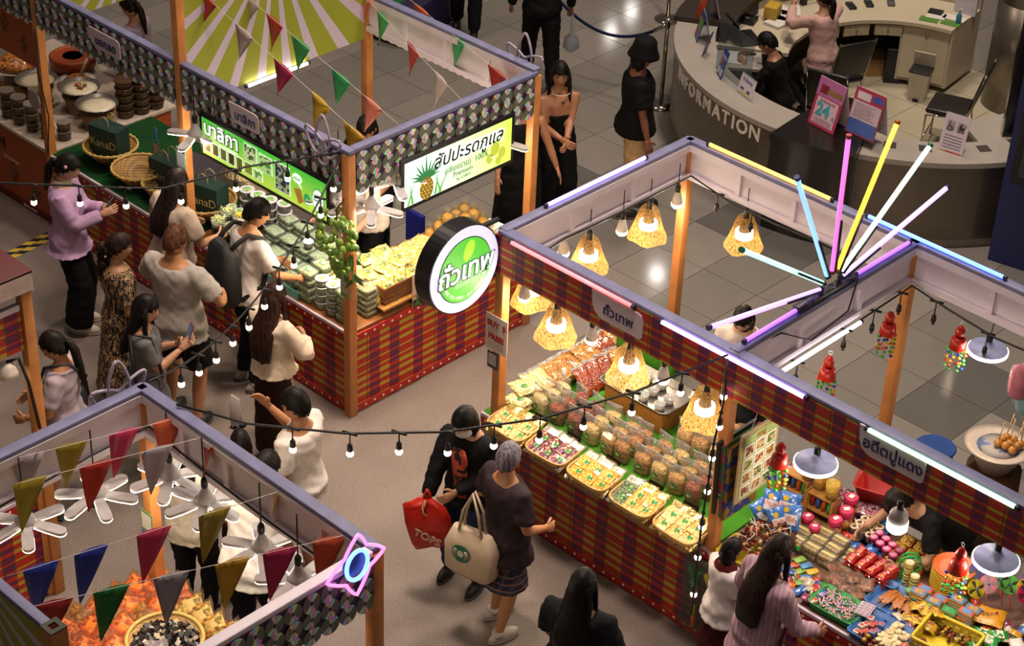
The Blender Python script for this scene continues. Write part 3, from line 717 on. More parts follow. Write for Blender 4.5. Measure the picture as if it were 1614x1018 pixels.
tag(B().box((-.2, -.14, 0), (.2, .14, .2)).build('cardboard_box', M('#94703e', .7, var=.15), None, arc(1.5, 134, .0), R(48)), 'brown cardboard carton on the floor under the staff desk', 'box')
tag(B().box((-.09, -.2, 0), (.09, .2, .4), .006).build('computer_tower', M('#121418', .35), None, arc(1.42, 125.5, 0), R(38)), 'black computer tower under the staff desk', 'computer')
for k, (a, c, h) in enumerate(((152, '#6b1f14', .3), (145, '#1d4a44', .26), (139, '#1c2c5e', .22))):
    g = B(); g.lathe([(.1, 0), (.13, .05), (.11, h), (.03, h + .05)], 10); tag(g.build('shopping_sack', M(c, .6, var=.4), None, arc(1.5, a, 0)), ('red sack stowed under the desk', 'green sack stowed under the desk', 'blue sack stowed under the desk')[k], 'sack')
t = thing('pedal_bin', 'small white pedal bin with dark lid in front of the white cabinet', 'bin', (-.2, 8.27, 0), R(20))
g = B(); g.loft([[(sx * w, sy * d, z) for sx, sy in ((-1, -1), (1, -1), (1, 1), (-1, 1))] for w, d, z in ((.085, .075, 0), (.11, .1, .33))], True, True, False); g.build('bucket', M('#b3a893', .4), t); B().box((-.115, -.105, .33), (.115, .105, .35), .004).build('liner', M('#1a1a1a', .5), t)
g = B(); g.box((-.115, -.008, 0), (.115, .008, .16)); g.xf(Matrix.Translation((0, .105, .35)) @ Matrix.Rotation(R(12), 4, 'X')); g.build('lid', M('#b3a893', .4), t); B().box((-.03, -.1, .01), (.03, -.07, .03)).build('pedal', BLACK, t)
CHROME = M('#b8b0a6', .15, 1, var=.03)
def chair(x, y, rz, label):
    t = thing('visitor_chair', label, 'chair', (x, y, 0), rz, 'black visitor chairs behind the counter')
    g = B(); g.box((-.22, -.21, .43), (.22, .21, .49), .025); g.build('seat', M('#17120f', .4), t)
    g = B(); g.box((-.21, -.02, 0), (.21, .02, .42), .018); g.xf(Matrix.Translation((0, .22, .54)) @ Matrix.Rotation(R(-14), 4, 'X')); g.build('backrest', M('#17120f', .4), t)
    for s in (-1, 1):
        g = B(); g.tube([(s * .23, -.2, 0), (s * .23, -.19, .42), (s * .22, .0, .44)], .011, 6); g.build('leg', CHROME, t)
        g = B(); g.tube([(s * .23, .24, 0), (s * .22, .17, .42), (s * .215, .22, .55), (s * .21, .335, .97)], .011, 6); g.build('leg', CHROME, t)
    g = B(); g.tube([(-.23, -.195, .15), (.23, -.195, .15)], .008, 6); g.build('stretcher', CHROME, t)
    return t
chair(.62, 7.55, R(-70), 'empty black chair beside the steel column'); chair(-.62, 7.28, R(-112), 'black chair pushed behind the pink jacket'); chair(-.2, 6.68, R(-165), 'black chair of the black-shirted staff member')
# acrylic screens
g = B(); g.box((-.33, -.004, 0), (.33, .004, .55)); obj1('acrylic_screen', g, FILM('#dfe6ea', .16), 'clear acrylic screen beside the black-shirted staff member', 'screen', arc(1.98, -112, .93), R(-22))
g = B(); g.box((-.3, -.004, 0), (.3, .004, .5)); obj1('acrylic_screen', g, FILM('#dfe6ea', .16), 'clear acrylic screen behind the orange leaflet stand', 'screen', arc(1.98, -143, .98), R(-53))
# sign stands on the counter
def stand(name, label, a, r_, w, h, cols, rz, tent=True, z=.932, lines=()):
    t = thing(name, label, 'sign', arc(r_, a, z), R(rz))
    lean = R(-14)
    fr = B().box((-w / 2, -.003, 0), (w / 2, .003, h)).build('front_board', M(cols[0], .4, var=.05), t); fr.rotation_euler = (lean, 0, 0)
    if tent:
        bk = B().box((-w / 2, -.003, 0), (w / 2, .003, h)).build('rear_board', M('#c9bdc4', .5), t, (0, 2 * h * math.sin(-lean), 0)); bk.rotation_euler = (-lean, 0, 0)
    for (x0, z0, x1, z1, c) in lines: B().box((x0 * w - w / 2, -.0045, z0 * h), (x1 * w - w / 2, -.003, z1 * h)).build('print', M(c, .4, var=.08), fr)
    return t, fr
stand('leaflet_stand', 'tall orange tent card on the dark end of the counter', -152, 2.12, .2, .42, ['#b8481c'], -38, z=.985, lines=[(.1, .6, .9, .95, '#c9822a'), (.1, .1, .9, .3, '#a83220')])
stand('leaflet_stand', 'blue and green picture tent card on the counter', -140, 2.1, .2, .3, ['#1f3d86'], -44, lines=[(.1, .3, .9, .75, '#6f8a2c'), (.1, .08, .6, .35, '#8a2440'), (.55, .08, .95, .35, '#2a6a9a')])
stand('leaflet_stand', 'dark blue upright card with its back to the floor', -130, 2.05, .14, .24, ['#1c2c66'], -70, False, lines=[(.1, .05, .9, .3, '#8a5a6a'), (.1, .7, .9, .9, '#3a5a9a')])
t, f_ = stand('leaflet_stand', 'blue upright card with two white squares', -116, 2.06, .17, .28, ['#1d3a80'], -38, False, lines=[(.08, .08, .42, .32, '#b8b8c4'), (.55, .08, .9, .32, '#b8b8c4'), (.12, .42, .4, .62, '#b0563a'), (.1, .68, .92, .78, '#93a0c4')])
t, f_ = stand('leaflet_stand', 'white E-Stamp parking card on the counter', -103, 2.06, .25, .2, ['#c8c0c6'], -20, False, lines=[(0, 0, 1, .02, '#27305e'), (0, .98, 1, 1, '#27305e'), (.1, .1, .9, .2, '#c4b25a'), (.14, .24, .38, .36, '#2c4a94'), (.6, .2, .8, .34, '#2c4a94')])
text('E-Stamp', .05, M('#2a3c86'), f_, (0, -.005, .15), depth=.001)
PINK = '#b23a5e'
t, f_ = stand('tent_card', 'red and pink tent card reading 24 percent on the dark counter', -76.5, 2.16, .33, .46, [PINK], -8, z=.992, lines=[(.0, .62, 1, 1, '#b06a9c'), (.1, .06, .9, .6, '#d5b4c0'), (.12, .68, .4, .86, '#a02c3a'), (.4, .7, .95, .82, '#c4a04a')])
text('24', .17, M('#3f9cb0'), f_, (-.03, -.006, .165), depth=.002, bold=.006); text('%', .06, M('#3f9cb0'), f_, (.11, -.006, .13), depth=.002); text('ช้อปคุ้มผ่อน 0%', .03, M('#8a2440'), f_, (0, -.006, .25), depth=.001)
for k in range(3): B().box((-.11, -.006, .04 + .018 * k), (.11, -.0045, .046 + .018 * k)).build('print', M('#8a5a74'), f_)
t, f_ = stand('tent_card', 'pink and blue tent card with small print on the dark counter', -66.8, 2.14, .33, .44, ['#a8324e'], -2, z=.992, lines=[(.03, .03, .97, .33, '#4a62a8'), (.03, .33, .97, .72, '#c4b0bc'), (.1, .76, .55, .92, '#d0c0cc'), (.62, .8, .95, .93, '#3f55a8')])
for k in range(7): B().box((-.13, -.006, .17 + .02 * k), (.1 - .02 * (k % 3), -.0045, .175 + .02 * k)).build('print', M('#8a6a80'), f_)
t, f_ = stand('notice_card', 'white notice with wheelchair and pram symbols on the counter', -44, 2.1, .24, .36, ['#c3b4bf'], 10, False, z=.912, lines=[(.12, .55, .46, .82, '#a79aa6'), (.54, .55, .88, .82, '#a79aa6'), (.14, .56, .44, .81, '#c9bcc6'), (.56, .56, .86, .81, '#c9bcc6'), (.1, .0, .3, .03, '#c08a20'), (.3, .0, .95, .03, '#b03030')])
BLK = M('#26222a')
g = B(); q = [(-.055 + .024 * math.cos(a), -.006, .222 + .024 * math.sin(a)) for a in np.linspace(R(100), R(400), 14)]; g.tube(q, .003, 5); g.tube([(-.062, -.006, .275), (-.06, -.006, .24), (-.04, -.006, .24), (-.03, -.006, .21)], .004, 5); g.ball((-.062, -.006, .282), .006); g.build('wheelchair_symbol', BLK, f_)
g = B(); g.prism([(.03, .25), (.04, .28), (.06, .285), (.055, .25), (.08, .25), (.075, .225), (.035, .225)], -.007, -.005); g.ball((.04, -.006, .212), .008); g.ball((.07, -.006, .212), .008); g.tube([(.075, -.006, .24), (.09, -.006, .275)], .003, 5); g.build('pram_symbol', BLK, f_)
for k in range(5): B().box((-.09, -.006, .04 + .028 * k), (.09, -.0045, .046 + .028 * k)).build('print', M('#6a5f6c'), f_)
# column, display kiosk
col_ = thing('steel_column', 'round steel column behind the information counter', 'column', (.56, 8.95, 0)); 
for z0, z1 in ((0, 1.2), (1.205, 2.4), (2.405, 3.6)): g = B(); g.lathe([(.34, z0), (.34, z1)], 40); g.build('steel_sleeve', BRUSHED, col_)
ks = thing('display_kiosk', 'tall black framed display over a dark blue base, right edge', 'display', (2.17, 5.95, 0), R(12))
B().box((0, 0, 0), (.9, .5, 2.3)).build('base_panel', M('#0c1a52', .45, var=.05), ks)
B().box((.09, -.12, .9), (1.1, -.002, 2.3), .01).build('screen_frame', M('#08080a', .3), ks); B().box((.16, -.126, .98), (1.03, -.1205, 2.22)).build('screen', EM('#2a3a40', .15, '#11161a'), ks)
tp = thing('black_totem', 'upright black panel with a silver edge at the right end of the counter', 'panel', (1.76, 6.57, .9), R(43)); B().box((0, 0, 0), (.6, .05, 1.7), .006).build('black_face', M('#0a0a0c', .3), tp); B().box((-.012, 0, 0), (-.001, .05, 1.7)).build('silver_edge', CHROME, tp)
band(B(), 1.45, 1.9, -34, -14, .86, .9, 6).build('side_top', SOLID, ict); band(B(), 1.5, 1.88, -34, -14, 0, .86, 6).build('side_cabinet', M('#5d554c', .5), ict)
wl = thing('wall_cabinet', 'dark doorway wall behind the staff desk at the top right', 'cabinet', (0.2, 10.6, 0), R(-20)); B().box((-.3, 0, 0), (1.6, .3, 2.6)).build('panel', M('#3a3026', .5), wl)
# stanchions and rope
def stanchion(x, y, label):
    t = thing('rope_stanchion', label, 'stanchion', (x, y, 0), 0, 'stanchions by the information counter')
    g = B(); g.lathe([(.15, 0), (.15, .015), (.08, .035), (.03, .05)], 24); g.build('base', CHROME, t); g = B(); g.lathe([(.022, .04), (.022, .95)], 14); g.build('pole', M('#9a8a70', .25, .9), t)
    g = B(); g.lathe([(.03, .9), (.03, .96), (.045, .97), (.03, 1.0)], 16); g.build('cap', CHROME, t)
stanchion(-1.93, 6.08, 'steel stanchion beside the hatted visitor'); stanchion(-3.3, 7.8, 'steel stanchion at the top edge')
def sag(a, b, s, n=14):
    a, b = Vector(a), Vector(b); return [a.lerp(b, k / n) - Vector((0, 0, s * 4 * (k / n) * (1 - k / n))) for k in range(n + 1)]
ROPE = M('#10183c', .8, var=.4, scale=80, bump=.6)
t = thing('barrier_rope', 'dark blue plaited rope hanging from the stanchion', 'rope', (-1.93, 6.08, .93)); q = sag((0, 0, 0), (-1.25, -.35, .0), .28, 18)
g = B(); g.tube(q[1:-1], .017, 8); g.build('rope', ROPE, t); g = B(); g.tube(q[:3], .02, 8); g.build('hook', CHROME, t)
# ================================================================ signs
def backlit(g1, g2, axis_lo, axis_hi, strength, horizontal=False):
    m, nt, b = newmat('backlit_print')
    tc = N(nt, 'ShaderNodeTexCoord'); s = N(nt, 'ShaderNodeSeparateXYZ'); nt.links.new(tc.outputs['Object'], s.inputs[0])
    mr = N(nt, 'ShaderNodeMapRange'); mr.inputs[1].default_value = axis_lo; mr.inputs[2].default_value = axis_hi
    nt.links.new(s.outputs[0 if horizontal else 2], mr.inputs[0])
    c = mixc(nt, mr.outputs[0], lin(g1), lin(g2))
    nt.links.new(c, b.inputs['Emission Color']); b.inputs['Emission Strength'].default_value = strength; nt.links.new(c, b.inputs['Base Color'])
    return m
sg = thing('menu_sign', 'long backlit green menu sign hanging over the fruit tubs', 'sign', (-.93, -.06, 1.9))
B().box((-.78, -.004, -.193), (.78, .06, .193), .004).build('frame', BLACK, sg)
B().box((-.745, -.006, -.16), (.745, -.0005, .16)).build('glowing_panel', backlit('#b4d84a', '#3fb83a', -.16, .16, .85), sg)
LIT = lambda c, s=.85: EM(c, s)
text('บาลิกา', .17, LIT('#173a14', .5), sg, (-.505, -.007, .075), depth=.001, bold=.012); text('บาลิกา', .17, LIT('#f6fff0', 1.1), sg, (-.505, -.010, .078), depth=.001, bold=.002); text('มะม่วงเบา', .06, LIT('#e8ffe0', 1), sg, (-.42, -.010, -.01), depth=.001)
def pic(parent, x0, z0, x1, z1, c, y=-.009, edge='#e8f6e0', m=None):
    p = B().box((x0, y, z0), (x1, y + .002, z1)).build('picture', LIT(edge, .7), parent); B().box((x0 + .008, y - .002, z0 + .008), (x1 - .008, y, z1 - .008)).build('picture_print', m or LIT(c, .5), p)
for k in range(5): pic(sg, -.72 + .1 * k, -.13, -.64 + .1 * k, -.02, ('#6b5a3a', '#5f4a2c', '#6b5f42', '#4a3a24', '#6b6a2c')[k])
def food_print(a, b):
    key = ('fp', a, b)
    if key not in MATS:
        m = PATCH(a, b, 30, .5); bs = m.node_tree.nodes['Principled BSDF']; m = m.copy(); nt = m.node_tree; bs = nt.nodes['Principled BSDF']
        cr = [n for n in nt.nodes if n.type == 'VALTORGB'][0]; nt.links.new(cr.outputs[0], bs.inputs['Emission Color']); bs.inputs['Emission Strength'].default_value = .6; MATS[key] = m
    return MATS[key]
pic(sg, -.22, -.0, -.06, .14, 0, m=food_print('#3a6a2a', '#c8d8a0')); pic(sg, -.04, -.03, .12, .12, 0, m=food_print('#4a8a34', '#b8d890')); pic(sg, -.22, -.13, -.12, -.02, '#8a9a2a'); pic(sg, -.1, -.13, .0, -.04, 0, m=food_print('#5a9a3a', '#d0e0a0')); pic(sg, .15, -.12, .33, .13, 0, m=food_print('#24324a', '#98a878'))
g = B(); g.prism([(.415 + .055 * math.cos(a), .075 + .04 * math.sin(a)) for a in np.linspace(0, 2 * PI, 20)[:-1]], -.01, -.007); g.prism([(.44, .05), (.47, .0), (.42, .04)], -.01, -.007); g.build('speech_bubble', LIT('#f0fff0', .9), sg); text('อร่อย', .04, LIT('#3a8a34', .6), sg, (.415, -.012, .075), depth=.001)
g = B(); g.prism([(.375, -.02), (.45, .0), (.49, -.1), (.43, -.14)], -.01, -.007); g.build('packet_print', LIT('#a87a34', .6), sg)
g = B(); g.prism([(.53 + .042 * math.cos(a), -.06 + .05 * math.sin(a)) for a in np.linspace(0, 2 * PI, 20)[:-1]], -.01, -.007); g.build('mango_print', LIT('#2f9a4c', .8), sg)
g = B(); g.prism([(.655 + .07 * math.cos(a), -.02 + .1 * math.sin(a)) for a in np.linspace(0, 2 * PI, 28)[:-1]], -.009, -.006); g.build('badge', LIT('#2f7a4c', .6), sg); g = B(); g.prism([(.655 + .063 * math.cos(a), -.02 + .092 * math.sin(a)) for a in np.linspace(0, 2 * PI, 28)[:-1]], -.011, -.0091); g.build('badge_face', LIT('#e4f4e8', .9), sg); text('มะม่วง', .04, LIT('#2a6a5a', .6), sg, (.655, -.0125, .02), depth=.001); text('ดองเบา', .034, LIT('#2a6a5a', .6), sg, (.655, -.0125, -.02), depth=.001)
sp = thing('pineapple_sign', 'backlit white and green pineapple sign hanging over the yellow bags', 'sign', (.06, 1.095, 1.93), R(90))
B().box((-.62, -.004, -.225), (.62, .06, .225), .004).build('frame', BLACK, sp)
B().box((-.585, -.006, -.19), (.585, -.0005, .19)).build('glowing_panel', backlit('#d8f4e8', '#b8e04a', -.4, .58, 1.05, True), sp)
text('สัปปะรดภูแล', .155, LIT('#f4fff4', 1.1), sp, (.1, -.0065, .085), depth=.001, bold=.014, shear=.2); text('สัปปะรดภูแล', .155, LIT('#101a14', .1), sp, (.1, -.010, .085), depth=.001, shear=.2, bold=.002)
text('(เชียงราย)  100%', .07, LIT('#3a6a3a', .4), sp, (.08, -.010, -.03), depth=.001); text('Premium', .06, LIT('#3a5a3a', .4), sp, (.04, -.010, -.09), depth=.001); text('by บาลิกา', .042, LIT('#3a6a4a', .4), sp, (.05, -.010, -.14), depth=.001)
def pineapple(parent, x, z, s, y, lit=True):
    f = (lambda c: LIT(c, .55)) if lit else (lambda c: M(c, .5))
    g = B()
    for k in range(11):
        a = R(90 + (k - 5) * 17); L = s * (.62 if k % 2 else .5) * (1.05 - abs(k - 5) * .05)
        bx = x + .1 * s * math.cos(a); bz = z + .05 * s; nx, nz = -math.sin(a) * .05 * s, math.cos(a) * .05 * s
        g.prism([(bx - nx, bz - nz), (bx + nx, bz + nz), (bx + L * math.cos(a), bz + L * math.sin(a))], y - .0005 * k - .002, y)
    g.build('leaf_print', f('#2f7a4a'), parent)
    g = B(); g.prism([(x + .24 * s * math.cos(a), z - .25 * s + .33 * s * math.sin(a)) for a in np.linspace(0, 2 * PI, 22)[:-1]], y - .009, y - .006); g.build('fruit_print', f('#7a6420'), parent)
    g = B()
    for i in range(4):
        for j in range(6):
            px_, pz = x + (i - 1.5 + .5 * (j % 2) - .25) * .11 * s, z - .5 * s + j * .095 * s
            if ((px_ - x) / (.22 * s)) ** 2 + ((pz - z + .25 * s) / (.31 * s)) ** 2 < 1: g.prism([(px_, pz - .035 * s), (px_ + .04 * s, pz), (px_, pz + .035 * s), (px_ - .04 * s, pz)], y - .012, y - .009)
    g.build('eye_print', f('#c8a440'), parent)
pineapple(sp, -.36, -.02, .3, -.008)
for a, x in ((70, -.55), (100, -.5), (60, -.22), (110, -.2), (80, -.26)):
    g = B(); L = .2; g.prism([(x - .012, -.185), (x + .012, -.185), (x + L * math.cos(R(a)), -.185 + L * math.sin(R(a)))], -.0085, -.0062); g.build('leaf_print', LIT('#5aa84a', .7), sp)
for x, z, s in ((.4, -.02, .06), (.48, -.08, .05), (.34, -.09, .045), (.44, -.14, .04)):
    g = B(); g.prism([(x + s * .8 * math.cos(a), z + s * math.sin(a)) for a in np.linspace(0, 2 * PI, 18)[:-1]], -.0085, -.0062); g.build('fruit_print', LIT('#a8b83a', .8), sp)
for sx_, x0_, y0_, rz_ in ((sg, (-.6, .55), 0, 0), (sp, (-.45, .45), 0, 0)):
    for x in x0_:
        g = B(); g.tube([(x, .02, .17), (x + .01, .0, .4)], .005, 5); g.build('hanging_wire', BLACK, sx_)
rs = thing('round_sign', 'round backlit green and white sign on a bracket at the stall corner', 'sign', (1.585, -.36, 2.235), R(90))
def ringd(g, r, y0, y1, n=48): g.prism([(r * math.cos(2 * PI * k / n), r * math.sin(2 * PI * k / n)) for k in range(n)], y0, y1); return g
ringd(B(), .335, .0, .14).build('drum', M('#0c0b0d', .35), rs)
ringd(B(), .325, -.006, -.0005).build('glowing_rim', EM('#d8d8f8', .85), rs)
ringd(B(), .25, -.009, -.0062).build('dark_ring', EM('#143a1a', .2), rs); ringd(B(), .243, -.012, -.0092).build('glowing_face', EM('#52c43a', .8), rs)
text('ถั่วเทพ', .2, LIT('#173a2a', .2), rs, (0, -.0125, -.01), depth=.001, bold=.013, shear=.1); text('ถั่วเทพ', .2, LIT('#f2f6ff', 1.2), rs, (0, -.016, -.005), depth=.001, bold=.003, shear=.1); text('อร่อยทุกเม็ด', .06, LIT('#c8f4b8', .9), rs, (.05, -.016, -.095), depth=.001, shear=.1)
g = B(); g.prism([(.03 + .05 * math.cos(a) + .02 * math.sin(a), .145 + .075 * math.sin(a)) for a in np.linspace(0, 2 * PI, 24)[:-1]], -.015, -.0122); g.build('bean_print', LIT('#a8d83a', .9), rs)
for k, ch in enumerate('082-292-9983, 061-913-6649'):
    a = R(-90 - 62 + 124 * k / 25); text(ch, .033, LIT('#e8ffe0', 1), rs, (.21 * math.cos(a), -.016, .21 * math.sin(a)), (PI / 2, -(a + PI / 2), 0), depth=.001)
for z in (.22, -.22):
    g = B(); g.box((.22, .05, z - .012), (.39, .08, z + .012)); g.build('bracket', BLACK, rs)
# cards on posts
def card(name, label, x, y, z, w, h, col, rz=0, bands=()):
    t = thing(name, label, 'card', (x, y, z), rz)
    q = B().box((-w / 2, -.002, -h / 2), (w / 2, .002, h / 2)).build('card', M(col, .45, var=.04), t)
    for (x0, z0, x1, z1, c) in bands: B().box((x0 * w - w / 2, -.0035, z0 * h - h / 2), (x1 * w - w / 2, -.0021, z1 * h - h / 2)).build('print', M(c, .45, var=.05), q)
    return t
bc = card('offer_card', 'white card reading BUY 5 GET 1 FREE on the orange post', 1.60, -.03, 1.56, .215, .3, '#cbbfb6')
for s_, z, c, k in (('BUY  5', .075, '#a8281c', .062), ('GET  1', .02, '#c4a8a0', .058), ('FREE!', -.035, '#a8281c', .066)): text(s_, k, M(c, .5), bc, (0, -.004, z), depth=.001, bold=.003)
for k in range(3): B().box((-.07, -.0035, -.085 - .018 * k), (.07, -.0021, -.08 - .018 * k)).build('print', M('#a09088'), bc)
card('payment_card', 'small framed payment card below the offer card', 1.575, -.035, 1.33, .1, .14, '#2a2c44', bands=[(.12, .2, .88, .9, '#a8a09a')])
card('payment_card', 'green edged payment card on the post below the hanging fruit', .0, -.05, 1.22, .1, .17, '#6f8a4a', bands=[(.12, .25, .88, .85, '#a39a8c')])
card('payment_card', 'pale green payment card on the post behind the dark hair', -2.0, -.05, 1.55, .12, .18, '#9fd0b0', bands=[(.1, .1, .9, .75, '#d8e4f0'), (.1, .8, .9, .92, '#2a3a8a')])
card('payment_card', 'green edged payment card on the post below the bunting', 1.43, -2.99, 1.36, .12, .22, '#6a8a50', bands=[(.1, .35, .9, .9, '#d0c8bc'), (.1, .05, .5, .28, '#3a6ab0')])
t = thing('payment_stand', 'payment card on a wooden stick among the baskets', 'card', (-3.0, .42, .78)); g = B(); g.tube([(0, 0, 0), (0, 0, .22)], .01, 6); g.build('stick', WOOD, t); B().box((-.05, -.004, .2), (.05, .004, .36)).build('card', M('#3a5a3a', .5), t); B().box((-.038, -.006, .22), (.038, -.004, .34)).build('print', M('#a39484', .5), t)
B().box((-.018, -.003, .36), (.018, .003, .5)).build('blue_tab', M('#2f74b0', .4), t)
# ================================================================ lamps
def point(loc, power, col, r=.05):
    l = bpy.data.lights.new('bulb_light', 'POINT'); l.energy = power; l.color = col; l.shadow_soft_size = r; o = bpy.data.objects.new('bulb_light', l); COL.objects.link(o); o.location = loc; return o
def blade_lamp(label, x, y, z, n=6, rz=0, cord=.35, warm=False, power=6):
    t = thing('blade_lamp', label, 'lamp', (x, y, z), rz, 'fan shaped LED lamps')
    g = B(); g.lathe([(.015, .1), (.02, .09), (.05, .03), (.065, .012), (.065, -.012), (.05, -.02)], 18); g.build('hub', M('#aaa4a2', .35), t)
    e = EM('#ffe2b8' if warm else '#fff2e2', 7)
    for k in range(n):
        a = 2 * PI * k / n + .2; b_ = thing
        pol = lambda w: [(.06, -w * .8), (.14, -w)] + [(.218 + w * math.cos(q_), w * math.sin(q_)) for q_ in np.linspace(-PI / 2, PI / 2, 9)] + [(.14, w), (.06, w * .8)]; g = B(); g.prism(pol(.036), -.011, .01, 'xy'); bl = g.build('blade', M('#b4aeac', .35), t, (0, 0, 0), a); bl.rotation_euler = (0, R(6), a)
        g = B(); g.prism(pol(.0365), -.0165, -.0112, 'xy'); g.build('glowing_panel', e, bl)
    point((x, y, z - .06), power, (1, .84, .62), .08)
    g = B(); g.lathe([(.018, .1), (.022, .11), (.022, .15), (.012, .17)], 10); g.build('socket', BLACK, t)
    g = B(); g.tube([(0, 0, .165), (0, 0, .165 + cord)], .005, 5); g.build('cord', BLACK, t)
    return t
for k, (x, y, rz, w) in enumerate(((1.5, -3.87, .3, 0), (1.56, -3.42, .5, 0), (1.72, -2.99, 0, 0), (2.06, -2.99, 0, 0), (2.62, -3.02, .25, 0), (2.98, -3.05, .5, 0))):
    blade_lamp(('six-bladed lamp nearest the left edge under the ochre flag', 'six-bladed lamp behind the red flag', 'six-bladed lamp behind the orange post and grey flag', 'six-bladed lamp right of the orange post, over the white cardigan', 'six-bladed lamp in front of the white polo shirt', 'six-bladed lamp nearest the neon lotus')[k], x, y, 1.92, 6, rz, .3)
blade_lamp('blade lamp to the right of the hanging fruit', .03, .2, 1.86, 5, .3, .3, True, 30); blade_lamp('blade lamp beside the pineapple sign edge', -.05, .52, 1.93, 4, .9, .3, True, 16); blade_lamp('blade lamp at the left end of the menu sign', -1.72, -.1, 1.9, 4, .2, .35, False, 8); blade_lamp('blade lamp peeping out right of the pineapple sign', -.05, 1.66, 1.88, 4, .2, .4, True, 16); blade_lamp('blade lamp behind the right end of the menu sign', -.25, .12, 1.86, 5, .1, .4, False, 42)
STRAW = WEAVE('#8a5a20', '#c89a50', 55)
def straw_shade():
    m, nt, b = newmat('straw_shade'); out = nt.nodes['Material Output']
    tc = N(nt, 'ShaderNodeTexCoord'); mp = N(nt, 'ShaderNodeMapping'); mp.inputs['Scale'].default_value = (120, 120, 30); nt.links.new(tc.outputs['Object'], mp.inputs[0])
    nz = N(nt, 'ShaderNodeTexNoise'); nz.inputs['Scale'].default_value = 1; nz.inputs['Detail'].default_value = 2; nt.links.new(mp.outputs[0], nz.inputs['Vector'])
    cr = ramp(nt, [(0, '#7a5428'), (.42, '#b88e4c'), (.58, '#d4b070')]); nt.links.new(nz.outputs['Fac'], cr.inputs[0])
    d = N(nt, 'ShaderNodeBsdfDiffuse'); tl = N(nt, 'ShaderNodeBsdfTranslucent'); nt.links.new(cr.outputs[0], d.inputs[0]); nt.links.new(cr.outputs[0], tl.inputs[0])
    mx = N(nt, 'ShaderNodeMixShader'); mx.inputs[0].default_value = .55; nt.links.new(d.outputs[0], mx.inputs[1]); nt.links.new(tl.outputs[0], mx.inputs[2])
    tr = N(nt, 'ShaderNodeBsdfTransparent'); m2 = N(nt, 'ShaderNodeMixShader')
    k = mathn(nt, 'ADD', mathn(nt, 'MULTIPLY', mathn(nt, 'GREATER_THAN', nz.outputs['Fac'], .6), .35), .28); nt.links.new(k, m2.inputs[0]); nt.links.new(mx.outputs[0], m2.inputs[1]); nt.links.new(tr.outputs[0], m2.inputs[2]); nt.links.new(m2.outputs[0], out.inputs[0])
    return m
SHADE = straw_shade()
def basket_lamp(label, x, y, z):
    t = thing('straw_lamp', label, 'lamp', (x, y, z), rnd(0, 6), 'straw pendant lamps')
    g = B(); n = 22
    rings = [[(r * (1 + .05 * math.sin(3 * 2 * PI * k / n + zz * 9)) * math.cos(2 * PI * k / n), r * (1 + .05 * math.cos(2 * 2 * PI * k / n)) * math.sin(2 * PI * k / n), zz + (.012 * math.sin(5 * 2 * PI * k / n) if zz < -.11 else 0)) for k in range(n)] for r, zz in ((.05, .13), (.062, .115), (.08, .075), (.095, .02), (.12, -.06), (.152, -.14))]
    g.loft(rings, False); g.build('shade', SHADE, t)
    g = B(); g.lathe([(.07, .0), (.07, -.055), (.05, -.062)], 18); g.build('bulb', EM('#ffeed8', 6), t)
    g = B(); g.lathe([(.02, .0), (.045, .0), (.03, .08), (.022, .13), (.022, .17), (.01, .19)], 12); g.build('socket', M('#2a2018', .5), t)
    g = B(); g.tube([(0, 0, .18), (0, 0, .36)], .004, 5); g.build('cord', BLACK, t)
    return t
for k, (x, y) in enumerate(((1.62, 1.57), (1.62, .9), (2.2, 2.0), (2.1, -.02 + .06), (2.77, .04), (3.44, .03), (1.66, .25))):
    basket_lamp(('straw lamp at the rear left beam, nearest the corner post', 'straw lamp in the middle of the left beam', 'straw lamp on the rear beam below the yellow tube', 'straw lamp left of the pale name plate', 'straw lamp below the pale name plate', 'straw lamp above the menu board', 'straw lamp behind the front left post')[k], x, y, 1.88); point((x, y, 1.70), 6, (1, .76, .48))
def bulb_lamp(label, x, y, z):
    t = thing('bulb_lamp', label, 'lamp', (x, y, z), 0, 'bare hanging bulbs of the nut stall')
    g = B(); g.ball((0, 0, -.015), (.045, .045, .04), 14, 8); g.build('glass_globe', EM('#fff0dc', 16), t)
    g = B(); g.lathe([(.044, -.01), (.04, .02), (.025, .075), (.02, .09)], 14); g.build('bulb_body', M('#cfc4b8', .4), t)
    g = B(); g.lathe([(.02, .09), (.02, .14), (.01, .155)], 10); g.build('socket', BLACK, t); g = B(); g.tube([(0, 0, .15), (0, 0, .33)], .004, 5); g.build('cord', BLACK, t)
for k, (x, y) in enumerate(((1.64, 1.87), (1.63, 1.25), (1.78, .05), (2.46, .0), (3.1, .0), (1.55, .7))):
    bulb_lamp(('bare bulb in the rear left corner', 'bare bulb between the two left straw lamps', 'bare bulb beside the front left post', 'bare bulb between two straw lamps, below the name plate', 'bare bulb right of the name plate over the tray', 'half hidden bare bulb on the left beam')[k], x, y, 1.94); point((x, y, 1.86), 8, (1, .85, .65))
